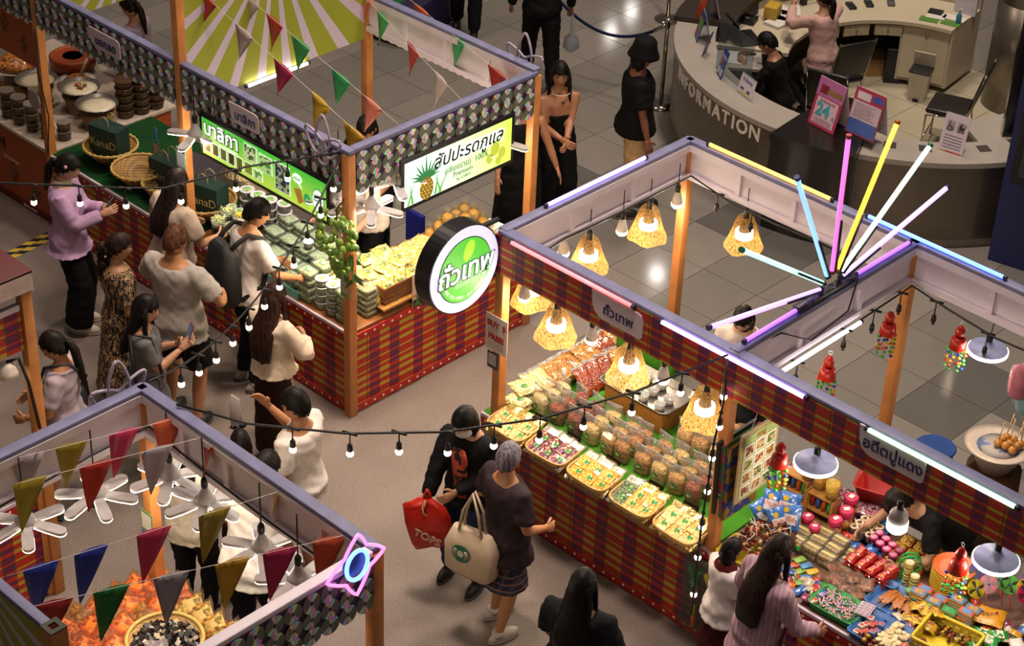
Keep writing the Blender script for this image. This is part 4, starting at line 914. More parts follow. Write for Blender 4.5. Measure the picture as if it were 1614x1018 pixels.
def disc_lamp(label, x, y, z, bulb=False):
    t = thing('disc_lamp', label, 'lamp', (x, y, z))
    if bulb:
        g = B(); g.lathe([(.03, .12), (.055, .09), (.065, .03)], 18); g.build('bulb_body', M('#a59a9c', .4), t); g = B(); g.lathe([(.066, .03), (.066, -.03), (.05, -.05), (.02, -.058)], 18); g.build('glowing_globe', EM('#fff0e0', 14), t); zz = .12
    else:
        g = B(); g.lathe([(.02, .075), (.035, .06), (.05, .03), (.135, .018), (.14, .008)], 28); g.build('dish', M('#9aa0c4', .35), t); g = B(); g.lathe([(.143, .008), (.143, -.014), (.12, -.018)], 28); g.build('glowing_ring', EM('#fff4ea', 11), t); zz = .07
    g = B(); g.lathe([(.018, zz), (.022, zz + .01), (.022, zz + .05), (.01, zz + .06)], 10); g.build('socket', BLACK, t); g = B(); g.tube([(0, 0, zz + .05), (.02, 0, zz + .3)], .004, 5); g.build('cord', BLACK, t)
    point((x, y, z - .09), 9, (1, .86, .68))
disc_lamp('round flat lamp over the yellow jars', 4.23, .2, 1.75); disc_lamp('bulb shaped lamp in front of the stooping seller', 4.95, .07, 1.75, True); disc_lamp('round flat lamp at the right over the pinwheels', 5.56, .22, 1.75); disc_lamp('round flat lamp hanging from the rear beam', 4.3, 2.08, 1.8)
# string lights
def string_light(label, pts, bulbs, lit=True, drop=.16, r=.023):
    t = thing('string_light', label, 'string light', pts[0]); o = Vector(pts[0]); P_ = [Vector(p) - o for p in pts]
    g = B(); g.tube(P_, .0075, 6); g.build('cable', BLACK, t)
    seg = [0]
    for a, b in zip(P_, P_[1:]): seg.append(seg[-1] + (b - a).length)
    for f_ in bulbs:
        d = f_ * seg[-1]; i = max(0, min(len(P_) - 2, int(np.searchsorted(seg, d)) - 1)); q = P_[i].lerp(P_[i + 1], (d - seg[i]) / max(1e-6, seg[i + 1] - seg[i]))
        dr = drop * rnd(.85, 1.1)
        g = B(); g.tube([q, q - Vector((0, 0, dr * .5))], .005, 5); tb_ = .045 if drop > .12 else .012; g.tube([q - Vector((tb_, tb_ * .4, 0)), q + Vector((tb_, tb_ * .4, 0))], [.009, .009], 6); g.lathe([(.011, .0), (.017, -.01), (.019, -.05), (.014, -.055)], 10, (q.x, q.y, q.z - dr * .5)); s_ = g.build('socket', M('#12100f', .5), t)
        g = B(); g.ball((q.x, q.y, q.z - dr * .5 - .07), r, 10, 7); g.build('bulb', EM('#ffe9c8', 11) if lit else M('#4a4038', .25), s_)
    return t
random.seed(5)
string_light('string of bulbs across the aisle to the checked stall', [(3.63, -.05, 2.4), (3.48, -.76, 2.38), (3.28, -1.39, 2.38), (3.0, -1.93, 2.4), (2.62, -2.36, 2.4), (2.15, -2.72, 2.4), (1.75, -2.93, 2.43)], [.1, .205, .3, .385, .465, .545, .625, .705, .8])
string_light('string of bulbs above the lilac jumper at left', [(.0, -.05, 2.4), (-.3, -.71, 2.4), (-.47, -1.32, 2.38), (-.64, -1.56, 2.4), (-.9, -1.8, 2.4), (-1.27, -2.15, 2.4), (-1.8, -2.7, 2.42)], [.13, .25, .38, .5, .6, .7, .82])
string_light('string of bulbs falling past the backpack to the near stall', sag((.0, -.06, 2.4), (1.43, -2.9, 2.42), .34), [.06, .14, .22, .3, .38, .46, .54, .62, .7, .78, .86])
string_light('string of bulbs hanging down the middle post beside the child', [(3.64, -.06, 2.38), (3.69, -.12, 2.1), (3.68, -.16, 1.8), (3.70, -.2, 1.5), (3.74, -.28, 1.2), (3.8, -.36, .9), (3.84, -.42, .6)], [.08, .2, .33, .46, .6, .72, .86], drop=.1)
string_light('dark cable with unlit sockets round the rear beams of the sweet stall', [(3.68, .35, 2.02), (3.68, 1.0, 2.05), (3.68, 1.5, 2.06), (3.7, 1.96, 2.1), (4.0, 1.96, 2.05), (4.4, 1.96, 2.0), (4.8, 1.96, 2.02), (5.4, 1.96, 2.05)], [.02, .1, .26, .36, .45, .55, .68], False, .2, .012)
string_light('dark cable swagged along the rear and left beams of the nut stall', [(1.65, .2, 2.08), (1.64, .6, 2.12), (1.64, 1.2, 2.1), (1.64, 1.6, 2.11), (1.68, 1.96, 2.15), (2.1, 1.96, 2.08), (2.5, 1.96, 2.08), (3.2, 1.96, 2.1)], [.62, .72], False, .18, .012)
string_light('dark lamp cable inside the bunting stall', [(1.5, -4.2, 2.1), (1.5, -3.4, 2.15), (1.55, -3.0, 2.2), (2.1, -3.0, 2.15), (2.7, -3.0, 2.12), (3.3, -3.0, 2.12)], [], False)
# bunting
FL = {'red': '#a8241c', 'green': '#2a9a58', 'yellow': '#c49a20', 'white': '#b8a8a4', 'orange': '#c4552c', 'blue': '#1c2c8a', 'pink': '#b02850', 'ochre': '#8a7a1c', 'grey': '#9a9098', 'dkgreen': '#1c6a2c', 'salmon': '#d07a68', 'crimson': '#8a1c24'}
def bunting(label, a, b, s, flags, w=.2, h=.31, swing=0):
    t = thing('bunting', label, 'bunting', a); P_ = sag((0, 0, 0), Vector(b) - Vector(a), s, 20)
    g = B(); g.tube(P_, .0025, 4); g.build('cord', M('#c0b8ae', .6), t)
    dr = (Vector(b) - Vector(a)).normalized()
    for f_, c in flags:
        q = P_[0].lerp(P_[-1], f_) - Vector((0, 0, s * 4 * f_ * (1 - f_)))
        nrm = Vector((-dr.y, dr.x, 0)); k = rnd(-.25, .25); g = B()
        A = [q - dr * w / 2, q + dr * w / 2]; tip = q - Vector((0, 0, h)) + nrm * rnd(-.03, .03) - dr * w * rnd(.25, .5)
        n = 5; rows = []
        for i in range(n + 1):
            u = i / n; l_, r_ = A[0].lerp(tip, u), A[1].lerp(tip, u)
            rows.append([l_.lerp(r_, j / 4) + nrm * (.018 * math.sin(PI * j / 4 + 2 * k + u * 2) * (1 - u * .6)) for j in range(5)])
        fr = [[tuple(p) for p in r_] for r_ in rows]; bk = [[tuple(Vector(p) + nrm * .0015) for p in r_] for r_ in fr]
        g.loft([r_ + bk[i][::-1] for i, r_ in enumerate(fr)]); g.build('flag', M(FL[c], .45, var=.08), t)
    return t

random.seed(11)
bunting('bunting line over the green menu stall ending near the unlit lotus', (-1.95, .25, 2.9), (-.03, .2, 2.4), .0, [(.01, 'red'), (.25, 'white'), (.5, 'pink'), (.73, 'yellow'), (.93, 'yellow')], .24)
bunting('bunting line ending beside the dark-haired seller', (-1.95, .69, 2.75), (-.03, .55, 2.4), .0, [(.0, 'white'), (.17, 'red'), (.35, 'green'), (.62, 'green'), (.83, 'salmon')], .24)
bunting('bunting line with a white flag ending over the pineapple sign', (-1.97, 1.95, 2.4), (-.03, 1.2, 2.4), .0, [(.0, 'orange'), (.2, 'green'), (.52, 'red'), (.8, 'white')], .3)
bunting('bunting line along the scalloped white beam', (-1.9, 2.25, 2.42), (-.03, 1.7, 2.42), .0, [(.03, 'green'), (.24, 'orange'), (.57, 'green'), (.92, 'red')], .3)
bunting('bunting line nearest the corner post at lower left', (1.46, -3.9, 2.36), (1.78, -2.96, 2.36), .0, [(.1, 'grey'), (.36, 'ochre'), (.68, 'pink'), (.95, 'orange')], .19, .31)
bunting('bunting line with ochre, red and grey flags', (1.7, -4.0, 2.38), (2.05, -3.0, 2.38), .0, [(.06, 'ochre'), (.42, 'red'), (.76, 'grey')], .2, .33)
bunting('bunting line with two blue flags', (2.33, -4.5, 2.38), (2.75, -3.0, 2.38), .0, [(.12, 'blue'), (.3, 'blue'), (.53, 'pink'), (.76, 'ochre')], .2, .33)
bunting('bunting line with a green flag across the snack bags', (2.6, -4.6, 2.38), (3.3, -2.97, 2.38), .0, [(.1, 'crimson'), (.27, 'dkgreen'), (.45, 'grey'), (.64, 'yellow'), (.79, 'pink'), (.95, 'orange')], .2, .33)
bunting('short bunting line along the boarded beam', (2.0, -2.99, 2.37), (2.85, -2.99, 2.37), .0, [(.14, 'red'), (.83, 'yellow')], .12, .25)
# ================================================================ goods: prototypes share mesh data
class Pr:
    """a kind of ware: its name, category and parts (name, mesh); one part only makes a plain mesh thing"""
    def __init__(s, name, cat, parts): s.name, s.cat, s.parts = name, cat, parts
    def put(s, label, loc, rz=0, group=None, scale=None, rot=None):
        if len(s.parts) == 1: o = link(s.name, s.parts[0][1]); tag(o, label, s.cat, group)
        else:
            o = thing(s.name, label, s.cat, (0, 0, 0), 0, group)
            for p in s.parts: link(p[0], p[1], o)
        o.location = loc; o.rotation_euler = rot if rot else (0, 0, rz)
        if scale: o.scale = scale if isinstance(scale, tuple) else (scale,) * 3
        return o
def rrect(w, d, z, r=.3, n=16):
    q = []
    for k in range(n):
        a = 2 * PI * k / n; c, s = math.cos(a), math.sin(a); e = r
        q.append((w / 2 * math.copysign(abs(c) ** e, c), d / 2 * math.copysign(abs(s) ** e, s), z))
    return q
def pillow(w, h, t, seed=0, n=7, wr=.006):
    """filled flat bag lying on its back"""
    rr = random.Random(seed); g = B(); ph = [rr.uniform(0, 6) for _ in range(6)]
    def P(i, j, sgn):
        u, v = 2 * i / n - 1, 2 * j / n - 1
        k = max(0, (1 - abs(u) ** 3)) * max(0, (1 - abs(v) ** 3)); pin = 1 - .06 * (1 - abs(u)) * (abs(v) > .9) - .04 * (abs(u) > .9) * (1 - abs(v))
        return (u * w / 2 * (1 - .05 * (1 - v * v)), v * h / 2 * pin, t / 2 + sgn * (t / 2 * k ** .6 + .001) + (wr * math.sin(5 * u + ph[0] + 3 * v) * math.sin(4 * v + ph[1]) if sgn > 0 else 0))
    vs = [P(i, j, s) for s in (1, -1) for i in range(n + 1) for j in range(n + 1)]; m = (n + 1) ** 2; fs = []
    for i in range(n):
        for j in range(n):
            a = i * (n + 1) + j; fs.append((a, a + n + 1, a + n + 2, a + 1)); fs.append((m + a, m + a + 1, m + a + n + 2, m + a + n + 1))
    ed = [(i, 0) for i in range(n)] + [(n, j) for j in range(n)] + [(n - i, n) for i in range(n)] + [(0, n - j) for j in range(n)]
    for k in range(len(ed)):
        a = ed[k][0] * (n + 1) + ed[k][1]; b_ = ed[(k + 1) % len(ed)]; b_ = b_[0] * (n + 1) + b_[1]; fs.append((a, b_, m + b_, m + a))
    return g.add(vs, fs)
def disc(r, x=0, y=0, z=0, n=14, t=.002): return B().lathe([(r, 0), (r, t)], n, (x, y, z), smooth=False)
LIDW = M('#c9c8cf', .3, var=.05); STK = M('#3f8a34', .4, var=.3, scale=60); WHITEM = M('#d8d4cc', .4, var=.04)
def tub(r, h, cont, film=FILM('#eef2ee', .3), lid=True, sticker='#5f9a3a', lidm=None):
    p = [('contents', B().lathe([(r * .82, .004), (r * .9, h * .8)], 14).mesh(cont)), ('cup', B().lathe([(r * .85, 0), (r * .97, h * .95)], 16).mesh(film))]
    if lid:
        p.append(('lid', B().lathe([(r, h * .93), (r * 1.06, h * .95), (r * 1.06, h * 1.06), (r * .95, h * 1.06), (r * .9, h * 1.01)], 18).mesh(lidm or LIDW)))
        if sticker: p.append(('sticker', disc(r * .62, 0, 0, h * 1.065).mesh(PATCH(sticker, '#c8d8b0', 45, .56))))
    return Pr('lidded_tub', 'tub', p)
def clam(w, d, h, cont, sticker=True):
    f = FILM('#eef4f0', .28)
    p = [('contents', B().loft([rrect(w * .84, d * .84, .004), rrect(w * .9, d * .9, h * .7), rrect(w * .7, d * .7, h * .92)]).mesh(cont)), ('tray', B().loft([rrect(w * .88, d * .88, 0), rrect(w * .98, d * .98, h * .62), rrect(w * 1.03, d * 1.03, h * .64)]).mesh(f)), ('lid', B().loft([rrect(w * 1.03, d * 1.03, h * .65), rrect(w * .98, d * .98, h * .95), rrect(w * .9, d * .9, h)]).mesh(f))]
    if sticker: p.append(('sticker', B().loft([[(x * 1.2, y * .8, z) for x, y, z in rrect(.06, .06, h + .001, 1)], [(x * 1.2, y * .8, z) for x, y, z in rrect(.06, .06, h + .003, 1)]]).mesh(PATCH('#4f9a3a', '#dfe0dc', 38, .48))))
    return Pr('clear_food_box', 'box', p)
random.seed(21)
GREENS = CELLS(['#bcd290', '#eaf2d4', '#8ab05c', '#fbfbf0'], 70, stretch=(1, 2.5, 1)); PALE = CELLS(['#d8dca0', '#efeecb', '#bcc884'], 45); DARKC = CELLS(['#2a1710', '#4a2a1a', '#1c100c'], 60); YEL = CELLS(['#d8b83a', '#e8d070', '#c8a030', '#f0e098'], 45); LETT = CELLS(['#d8e0b8', '#a8c070', '#f0f0dc'], 55)
# --- centre-left stall, front counter
dk, dks = tub(.062, .075, DARKC), tub(.042, .06, DARKC)
for i, (x, y) in enumerate(((-2.02 + .14, .52), (-1.75, .53), (-1.62, .55), (-1.49, .6))):
    for k in range(4): dk.put(f'dark pickle tub with green label, {("bottom", "second", "third", "top")[k]} of the {ORD[i]} stack from the post', (x, y, .78 + .08 * k), rnd(0, 6), 'stacked dark tubs with green labels')
for i, (x, y) in enumerate(((-1.92, .38), (-1.82, .38), (-1.73, .40))):
    for k in range(3): dks.put(f'small dark dip tub, {("bottom", "middle", "top")[k]} of the {ORD[i]} short stack', (x, y, .78 + .064 * k), rnd(0, 6), 'small dark dip tubs')
op = tub(.065, .085, LETT, lid=False); bk = Pr('dip_cup', 'cup', [('cup', B().lathe([(.05, 0), (.058, .06), (.06, .065), (.05, .06)], 14).mesh(M('#120d0c', .3)))])
for i, (x, y) in enumerate(((-1.78, .22), (-1.64, .24), (-1.71, .07), (-1.56, .08))):
    for k in range(3): bk.put(f'black dip cup, {ORD[k]} up in the {ORD[i]} stack under the mango', (x, y, .781 + .066 * k), 0, 'black dip cups under mango tubs')
    op.put(('open tub of shredded mango at the back left', 'open tub of yellow shredded mango at the back', 'open tub of pale shredded mango at the front left', 'open tub of pale mango nearest the backpack')[i], (x, y, .98), 0, 'open tubs of shredded mango')
    g = B()
    for _ in range(26):
        a, r_ = rnd(0, 6.28), rnd(0, .045); d = Vector((rnd(-1, 1), rnd(-1, 1), rnd(.1, .6))).normalized() * .03; q = Vector((x + r_ * math.cos(a), y + r_ * math.sin(a), 1.06)); g.tube([q - d, q + d], .005, 4)
    tag(g.build('shredded_mango', M('#d8dc9a' if i != 1 else '#dccb4a', .4)), ('mango shreds heaped in the back left tub', 'yellow mango shreds heaped in the back tub', 'mango shreds heaped in the front left tub', 'mango shreds heaped in the tub nearest the backpack')[i], 'food')
gt = clam(.17, .13, .055, GREENS, False); gs = clam(.17, .13, .06, PALE)
for i in range(5):
    for j in range(4):
        x, y = -1.42 + .19 * i, .12 + .155 * j
        n = 2 + (j > 1) + (1 if j == 3 else 0)
        for k in range(n):
            top = k == n - 1
            (gs if (i + j > 5 and top) else gt).put(f'cut green fruit box, {ORD[k]} up, {ORD[j]} row from aisle, {ORD[i]} column from tubs', (x + rnd(-.008, .008), y, .781 + .057 * k), R(rnd(-6, 6)), 'clear boxes of cut green fruit')
dks.put('single small sauce tub on top of the cut fruit boxes', (-.98, .42, .96), 0)
bf = tub(.055, .065, PALE, sticker='#8aa860'); bx = clam(.16, .12, .07, PALE)
for i, x in enumerate((-.43, -.3)):
    for j, y in enumerate((.09, .22)):
        for k in range(4 - j): bf.put(f'round pale fruit tub, {ORD[k]} up in the {("front", "rear")[j]} {("left", "right")[i]} stack', (x, y, .781 + .07 * k), rnd(0, 6), 'round clear tubs of pale fruit')
for i, (x, y) in enumerate(((-.60, .09), (-.60, .24), (-.16, .1))):
    for k in range(4): bx.put(f'square clear box of pale fruit, {ORD[k]} up, {("left front", "left rear", "right front")[i]} stack', (x, y, .781 + .072 * k), R(rnd(-5, 5)), 'square clear boxes of pale fruit')
cs = clam(.15, .13, .05, CELLS(['#c8a870', '#b88a50', '#d8c490'], 50), False)
for k in range(5): cs.put(f'clear box of beige slices beside the corner post, {ORD[k]} up', (-.13, .29, .781 + .052 * k), R(rnd(-5, 5)), 'boxes of beige slices')
for k in range(3): cs.put(f'clear box of beige slices right of the corner post, {ORD[k]} up', (-.09, .47, .781 + .052 * k), R(80), 'boxes of beige slices')
for i in range(3): tag(B().box((-.06, -.003, 0), (.06, .003, .07)).build('price_card', M('#5fa89a', .5), None, (-.86 + .13 * i - .1, .02, .781)), f'{ORD[i]} turquoise price card from the backpack', 'card', 'turquoise price cards')
# --- pineapple bags
def pbag(seed, w=.16, h=.2, t=.06): return Pr('pineapple_bag', 'bag', [('bag', pillow(w, h, t, seed).mesh(CELLS(['#d8c05a', '#e8d88a', '#c8ac48', '#f0e8b0'], 48, rough=.22, coat=.8))), ('sticker', B().lathe([(.03, 0), (.03, .003)], 14, (0, 0, t + .003)).mesh(PATCH('#2f5a2c', '#c8c07a', 60, .5)))])
pb = [pbag(s) for s in range(3)]; pl = Pr('pineapple_bag', 'bag', [pb[0].parts[0]])
for j in range(4):
    for i in range(3):
        for k in range(3 - (i == 2)):
            pb[(i + j + k) % 3].put(f'pineapple bag, {ORD[k]} up, {ORD[j]} row from the corner post, {ORD[i]} from the seller', (-.56 + .17 * i, .36 + .17 * j, .785 + .055 * k), R(rnd(60, 120)), 'pineapple bags piled behind the crate', rot=(R(rnd(-8, 8)), R(rnd(-8, 8)), R(rnd(60, 120))))
for i in range(3): pb[i].put(f'{ORD[i]} pineapple bag leaning on the crate, from the corner post', (-.15, .38 + .13 * i, .93), 0, 'pineapple bags leaning on the crate', rot=(R(62), 0, R(75)))
for i in range(3):
    for j in range(3): pl.put(f'flat pineapple bag on the white counter, row {ORD[j]} from the crate, {ORD[i]} from the seller', (-.6 + .18 * i, 1.06 + .15 * j, .79), R(90 + rnd(-15, 15)), 'flat pineapple bags')
PUL = M('#d8a824', .35, var=.25, scale=25); tie = FILM('#fff6d8', .3)
pn = Pr('peeled_pineapple_bag', 'bag', [('pineapple', B().lathe([(.02, .005), (.042, .02), (.05, .05), (.042, .085), (.02, .1)], 10).mesh(PUL)), ('clear_bag', B().lathe([(.045, 0), (.056, .05), (.045, .1), (.012, .12), (.03, .15)], 10).mesh(tie))])
kk = 0
for k in range(3):
    for i in range(4 - k):
        for j in range(5 - k):
            pn.put(f'peeled pineapple in a bag, {("bottom", "middle", "top")[k]} layer, {ORD[j]} row from the crate, {ORD[i]} across', (-.62 + .11 * i + .05 * k, 1.46 + .1 * j + .05 * k, .79 + .075 * k), rnd(0, 6), 'peeled pineapples heaped at the far end', rnd(.9, 1.1)); kk += 1
tag(B().box((-.3, -.5, 0), (.3, .5, .004)).build('white_paper', M('#cfc4b0', .5), None, (-.35, 1.5, .7805)), 'white paper spread under the pineapple heap', 'paper')
for i in range(2):
    t = thing('foam_box', ('white foam box with a round label at the far end of the counter', 'white foam box nearest the rear post of the counter')[i], 'box', (-.32 + .17 * i, 1.9, .785), R(5)); B().box((-.075, -.06, 0), (.075, .06, .09), .012).build('base', WHITEM, t); B().box((-.078, -.063, .09), (.078, .063, .11), .008).build('lid', WHITEM, t)
cr_ = thing('wooden_crate', 'slatted wooden crate holding pineapple bags at the counter corner', 'crate', (-.12, .62, .782))
for s in range(4): B().box((-.14, -.24, .1 + .034 * s), (.1, -.225, .125 + .034 * s)).build('slat', DARKWOOD, cr_); B().box((.088, -.225, .1 + .034 * s), (.1, .24, .125 + .034 * s)).build('slat', DARKWOOD, cr_)
B().box((-.14, -.23, .085), (.095, .24, .098)).build('bottom', DARKWOOD, cr_); B().box((-.1, -.2, 0), (.08, .2, .085)).build('plinth_box', M('#8a5526', .5, var=.2), cr_); B().box((-.15, -.28, .06), (.14, .26, .075)).build('ledge', M('#9a6a30', .5, var=.2), cr_)
po = thing('pineapple_poster', 'small poster of a pineapple on the checked counter front', 'poster', (.016, .82, .87), R(90)); B().box((-.17, -.002, -.16), (.2, .002, .16)).build('sheet', M('#b89a84', .5), po); B().box((-.165, -.004, -.155), (.195, -.002, -.06)).build('print', M('#1c2414', .5), po); pineapple(po, .03, -.02, .24, -.004, False)
for a, x in ((65, -.15), (100, -.1), (120, .17), (75, .12)): g = B(); g.prism([(x - .015, -.14), (x + .015, -.14), (x + .15 * math.cos(R(a)), -.14 + .15 * math.sin(R(a)))], -.006, -.003); g.build('leaf_print', M('#3a6a34', .5), po)
# --- hanging fruit
fb = thing('hanging_fruit_bunch', 'bunch of small green mangoes with leaves tied to the corner post', 'fruit', (-.06, -.07, 1.9)); random.seed(4)
fr = [B().ball((0, 0, 0), (.026, .026, .033), 10, 7).mesh(M(c, .4, var=.25, scale=30)) for c in ('#6a8a34', '#7a9a3c', '#587a2c')]
for k in range(95):
    u = rnd(0, 1); z = -.05 - .5 * u; rad = .165 * (math.sin(PI * min(1, .25 + u * .75)) ** .6) * (1 if u < .6 else .75); a = rnd(0, 6.28); rr_ = rad * math.sqrt(rnd(.35, 1))
    o = link('fruit', fr[k % 3], fb, (rr_ * math.cos(a) + (.1 * u - .02), rr_ * math.sin(a) * .8 - .02, z)); o.rotation_euler = (rnd(-.6, .6), rnd(-.6, .6), 0)
lf = B(); lf.prism([(0, 0), (.018, .04), (.02, .08), (0, .15), (-.02, .08), (-.018, .04)], -.0008, .0008); lf = lf.mesh(M('#2a4a12', .45, var=.2))
for k in range(14):
    u = rnd(.35, 1); a = rnd(0, 6.28); o = link('leaf', lf, fb, (.12 * math.cos(a) + .05, .1 * math.sin(a), -.1 - .48 * u)); o.rotation_euler = (rnd(-.5, .5), PI + rnd(-.9, .9), rnd(0, 6))
g = B(); g.tube([(.05, .03, .1), (0, 0, 0), (.0, 0, -.3), (.06, 0, -.5)], .008, 6); g.build('stem', DARKWOOD, fb)
# --- green turf table: baskets and paper bags
WV = WEAVE('#6b4a20', '#a8803c', 45)
def bowl(label, x, y, r, z=.78, h=.17):
    t = thing('bamboo_basket', label, 'basket', (x, y, z), rnd(0, 3), 'bamboo baskets on the turf table')
    B().lathe([(r * .35, 0), (r * .62, h * .3), (r * .97, h * .95), (r * .93, h * .95), (r * .58, h * .36), (r * .3, .02)], 26).build('bowl', WV, t); g = B(); g.tube([(r * math.cos(a), r * math.sin(a), h) for a in np.linspace(0, 2 * PI, 33)], .012, 6); g.build('rim', M('#b8944c', .5), t)
    g = B()
    for k in range(26): a = 2 * PI * k / 26; g.box((r * math.cos(a) - .008, r * math.sin(a) - .008, h - .014), (r * math.cos(a) + .008, r * math.sin(a) + .008, h + .014))
    g.build('rim_binding', M('#c9b070', .5), t)
bowl('bamboo basket holding a green paper bag, nearest the pans', -3.52, .3, .24); bowl('empty bamboo basket in the middle of the turf', -3.02, .24, .24); bowl('small bamboo basket behind the dark hair', -2.68, .2, .15); bowl('bamboo basket holding a green paper bag, beside the tubs', -2.02 - .16, .32, .25)
def gbag(label, x, y, z, rz):
    t = thing('paper_bag', label, 'bag', (x, y, z), rz, 'dark green paper bags'); w, d, h = .16, .085, .33
    g = B(); g.loft([[(-w, -d, 0), (w, -d, 0), (w, d, 0), (-w, d, 0)], [(-w, -d, h), (w, -d, h), (w, d, h), (-w, d, h)]], True, True, False); g.build('bag', M('#0e2e26', .55), t)
    text('KanaD', .11, M('#a89a6a', .5), t, (0, -d - .002, h * .55), depth=.001)
    for s in (-1, 1): g = B(); g.tube([(-.05, s * d * .6, h), (-.045, s * d * .6, h + .08), (0, s * d * .6, h + .105), (.045, s * d * .6, h + .08), (.05, s * d * .6, h)], .004, 5); g.build('handle', M('#a8906a', .6), t)
gbag('dark green paper bag standing in the left basket', -3.53, .3, .81, R(12)); gbag('dark green paper bag standing between the baskets', -2.72, .34, .785, R(8)); gbag('dark green paper bag standing in the basket by the tubs', -2.14, .3, .81, R(15))
tag(B().box((-.3, -.2, 0), (.3, .2, .02), .004).build('display_tray', M('#4a464e', .4), None, (-2.85, .78, .785), R(10)), 'grey tray of leaflets behind the baskets', 'tray')
t = thing('woven_hat', 'pale woven hat on boxes behind the left post', 'hat', (-2.3, .85, .98)); B().lathe([(.2, 0), (.21, .01), (.1, .03), (.09, .1), (.03, .12)], 24).build('hat', WEAVE('#a8946a', '#d0c090', 60), t)
tag(B().box((-.17, -.15, 0), (.17, .15, .195), .005).build('storage_box', M('#b8a88c', .5), None, (-2.3, .85, .782), R(5)), 'cream box under the woven hat', 'box')
# --- left counter: pans, jars
PAN = M('#a8a098', .2, .9)
FRIED = CELLS(['#a8641c', '#8a4a14', '#c4843a', '#6b3a10'], 28, rough=.5); MILK = M('#c9bda4', .35, var=.12, scale=40)
def pan(label, x, y, top):
    t = thing('steamer_pan', label, 'pan', (x, y, .785), 0, 'steel pans on woven steamers'); B().lathe([(.15, 0), (.13, .01), (.14, .1), (.165, .15), (.15, .16)], 24).build('woven_base', WEAVE('#5a4424', '#a88c54', 70), t)
    B().lathe([(.12, .155), (.19, .235), (.2, .235), (.185, .225), (.13, .165)], 28).build('pan', PAN, t); B().lathe([(.14, .19), (.172, .21), (.1, .22), (.02, .222)], 22).build('contents', MILK, t)
    if top: 
        g = B()
        for _ in range(9): g.ball((rnd(-.05, .05), rnd(-.02, .06), .235), (.022, .018, .014), 7, 5)
        g.build('topping', FRIED, t)
pan('steel pan of white dip left of the orange post', -4.95, .5, False); pan('steel pan of white dip with brown topping', -4.55, .7, True); pan('steel pan of white dip nearest the paper bag', -4.16, .62, False)
jar = tub(.068, .085, CELLS(['#4a2c14', '#6b4420', '#3a2010'], 50), FILM('#e8dcc8', .25), True, None, FILM('#fff4e4', .5))
for i, (x, y) in enumerate(((-4.86, .12), (-4.67, .12), (-4.48, .13), (-4.28, .15), (-4.7, .33), (-4.15, .24))):
    for k in range(3 if i != 5 else 2): jar.put(f'clear lidded jar of dried snack, {("bottom", "middle", "top")[k]} of the {ORD[i]} stack on the orange counter', (x, y, .787 + .092 * k), rnd(0, 6), 'clear jars stacked on the orange counter')
jb = tub(.085, .07, CELLS(['#3a1c0c', '#5a3010', '#2a1408'], 50), FILM('#c8a880', .3), True, None, FILM('#c8a07a', .4))
for i, (x, y) in enumerate(((-4.15, .92), (-4.12, 1.08), (-4.12, 1.24), (-4.3, 1.15))):
    for k in range(5 - (i > 2)): jb.put(f'brown chilli paste tub, {ORD[k]} up in the {ORD[i]} tall stack', (x, y, .787 + .076 * k), rnd(0, 6), 'brown chilli paste tubs in tall stacks')
t = thing('serving_plate', 'white plate heaped with fried snacks at the left edge', 'plate', (-5.35, .55, .95)); B().lathe([(.12, 0), (.25, .05), (.26, .055), (.12, .015)], 28).build('plate', WHITEM, t); B().lathe([(.2, .05), (.17, .1), (.09, .15), (.01, .16)], 18).build('fried_heap', FRIED, t); B().lathe([(.14, -.165), (.12, -.02)], 18).build('foot', M('#8a7a60', .5), t)
t = thing('divided_tray', 'white divided tray of yellow snacks at the left edge', 'tray', (-5.2, .3, .787), R(5)); B().box((-.2, -.14, 0), (.2, .14, .07), .006).build('tray', WHITEM, t)
for i in range(3): 
    for j in range(2): B().box((-.18 + .125 * i, -.12 + .125 * j, .07), (-.07 + .125 * i, -.01 + .125 * j, .078), .004).build('portion', CELLS(['#a87a2c', '#c8a04a', '#8a5a1c'], 40), t)
t = thing('clay_pot', 'orange pot of curry behind the pans', 'pot', (-5.3, 1.15, .787)); B().lathe([(.16, 0), (.22, .04), (.23, .14), (.2, .16), (.19, .14)], 24).build('pot', M('#8a3a14', .4), t); B().lathe([(.19, .135), (.1, .14)], 20).build('curry', M('#6b2a0c', .3), t)
t = thing('serving_plate', 'white plate with fried food and a ladle behind the orange post', 'plate', (-5.0, .98, .787)); B().lathe([(.1, 0), (.17, .04), (.175, .045), (.1, .012)], 24).build('plate', WHITEM, t); B().lathe([(.14, .03), (.09, .07), (.01, .08)], 14).build('fried_heap', FRIED, t); g = B(); g.tube([(.05, 0, .1), (.05, .1, .25)], .012, 6); g.ball((.05, -.01, .09), (.03, .04, .012)); g.build('ladle', M('#a89478', .4), t)
t = thing('plastic_bag_bin', 'brown sack of crackers with clear bag behind the tall stacks', 'bag', (-4.45, 1.25, .787)); B().lathe([(.13, 0), (.17, .1), (.16, .3), (.12, .36)], 16).build('sack', M('#7a5424', .45, var=.35), t); B().lathe([(.14, .2), (.17, .34), (.1, .4)], 16).build('clear_top', FILM('#e8d8b8', .3), t)
t = thing('hook_disc', 'pale round fan hanging on the left orange post', 'fan', (-4.1, -.06, 1.3)); disc(.09, 0, 0, 0, 20, .01).xf(Matrix.Rotation(PI / 2, 4, 'X')).build('face', M('#9a8c8a', .4), t); g = B(); g.tube([(.08, .02, .7), (.1, .0, .3), (.2, 0, -.1), (.12, 0, -.5)], .006, 5); g.build('cable', BLACK, t)
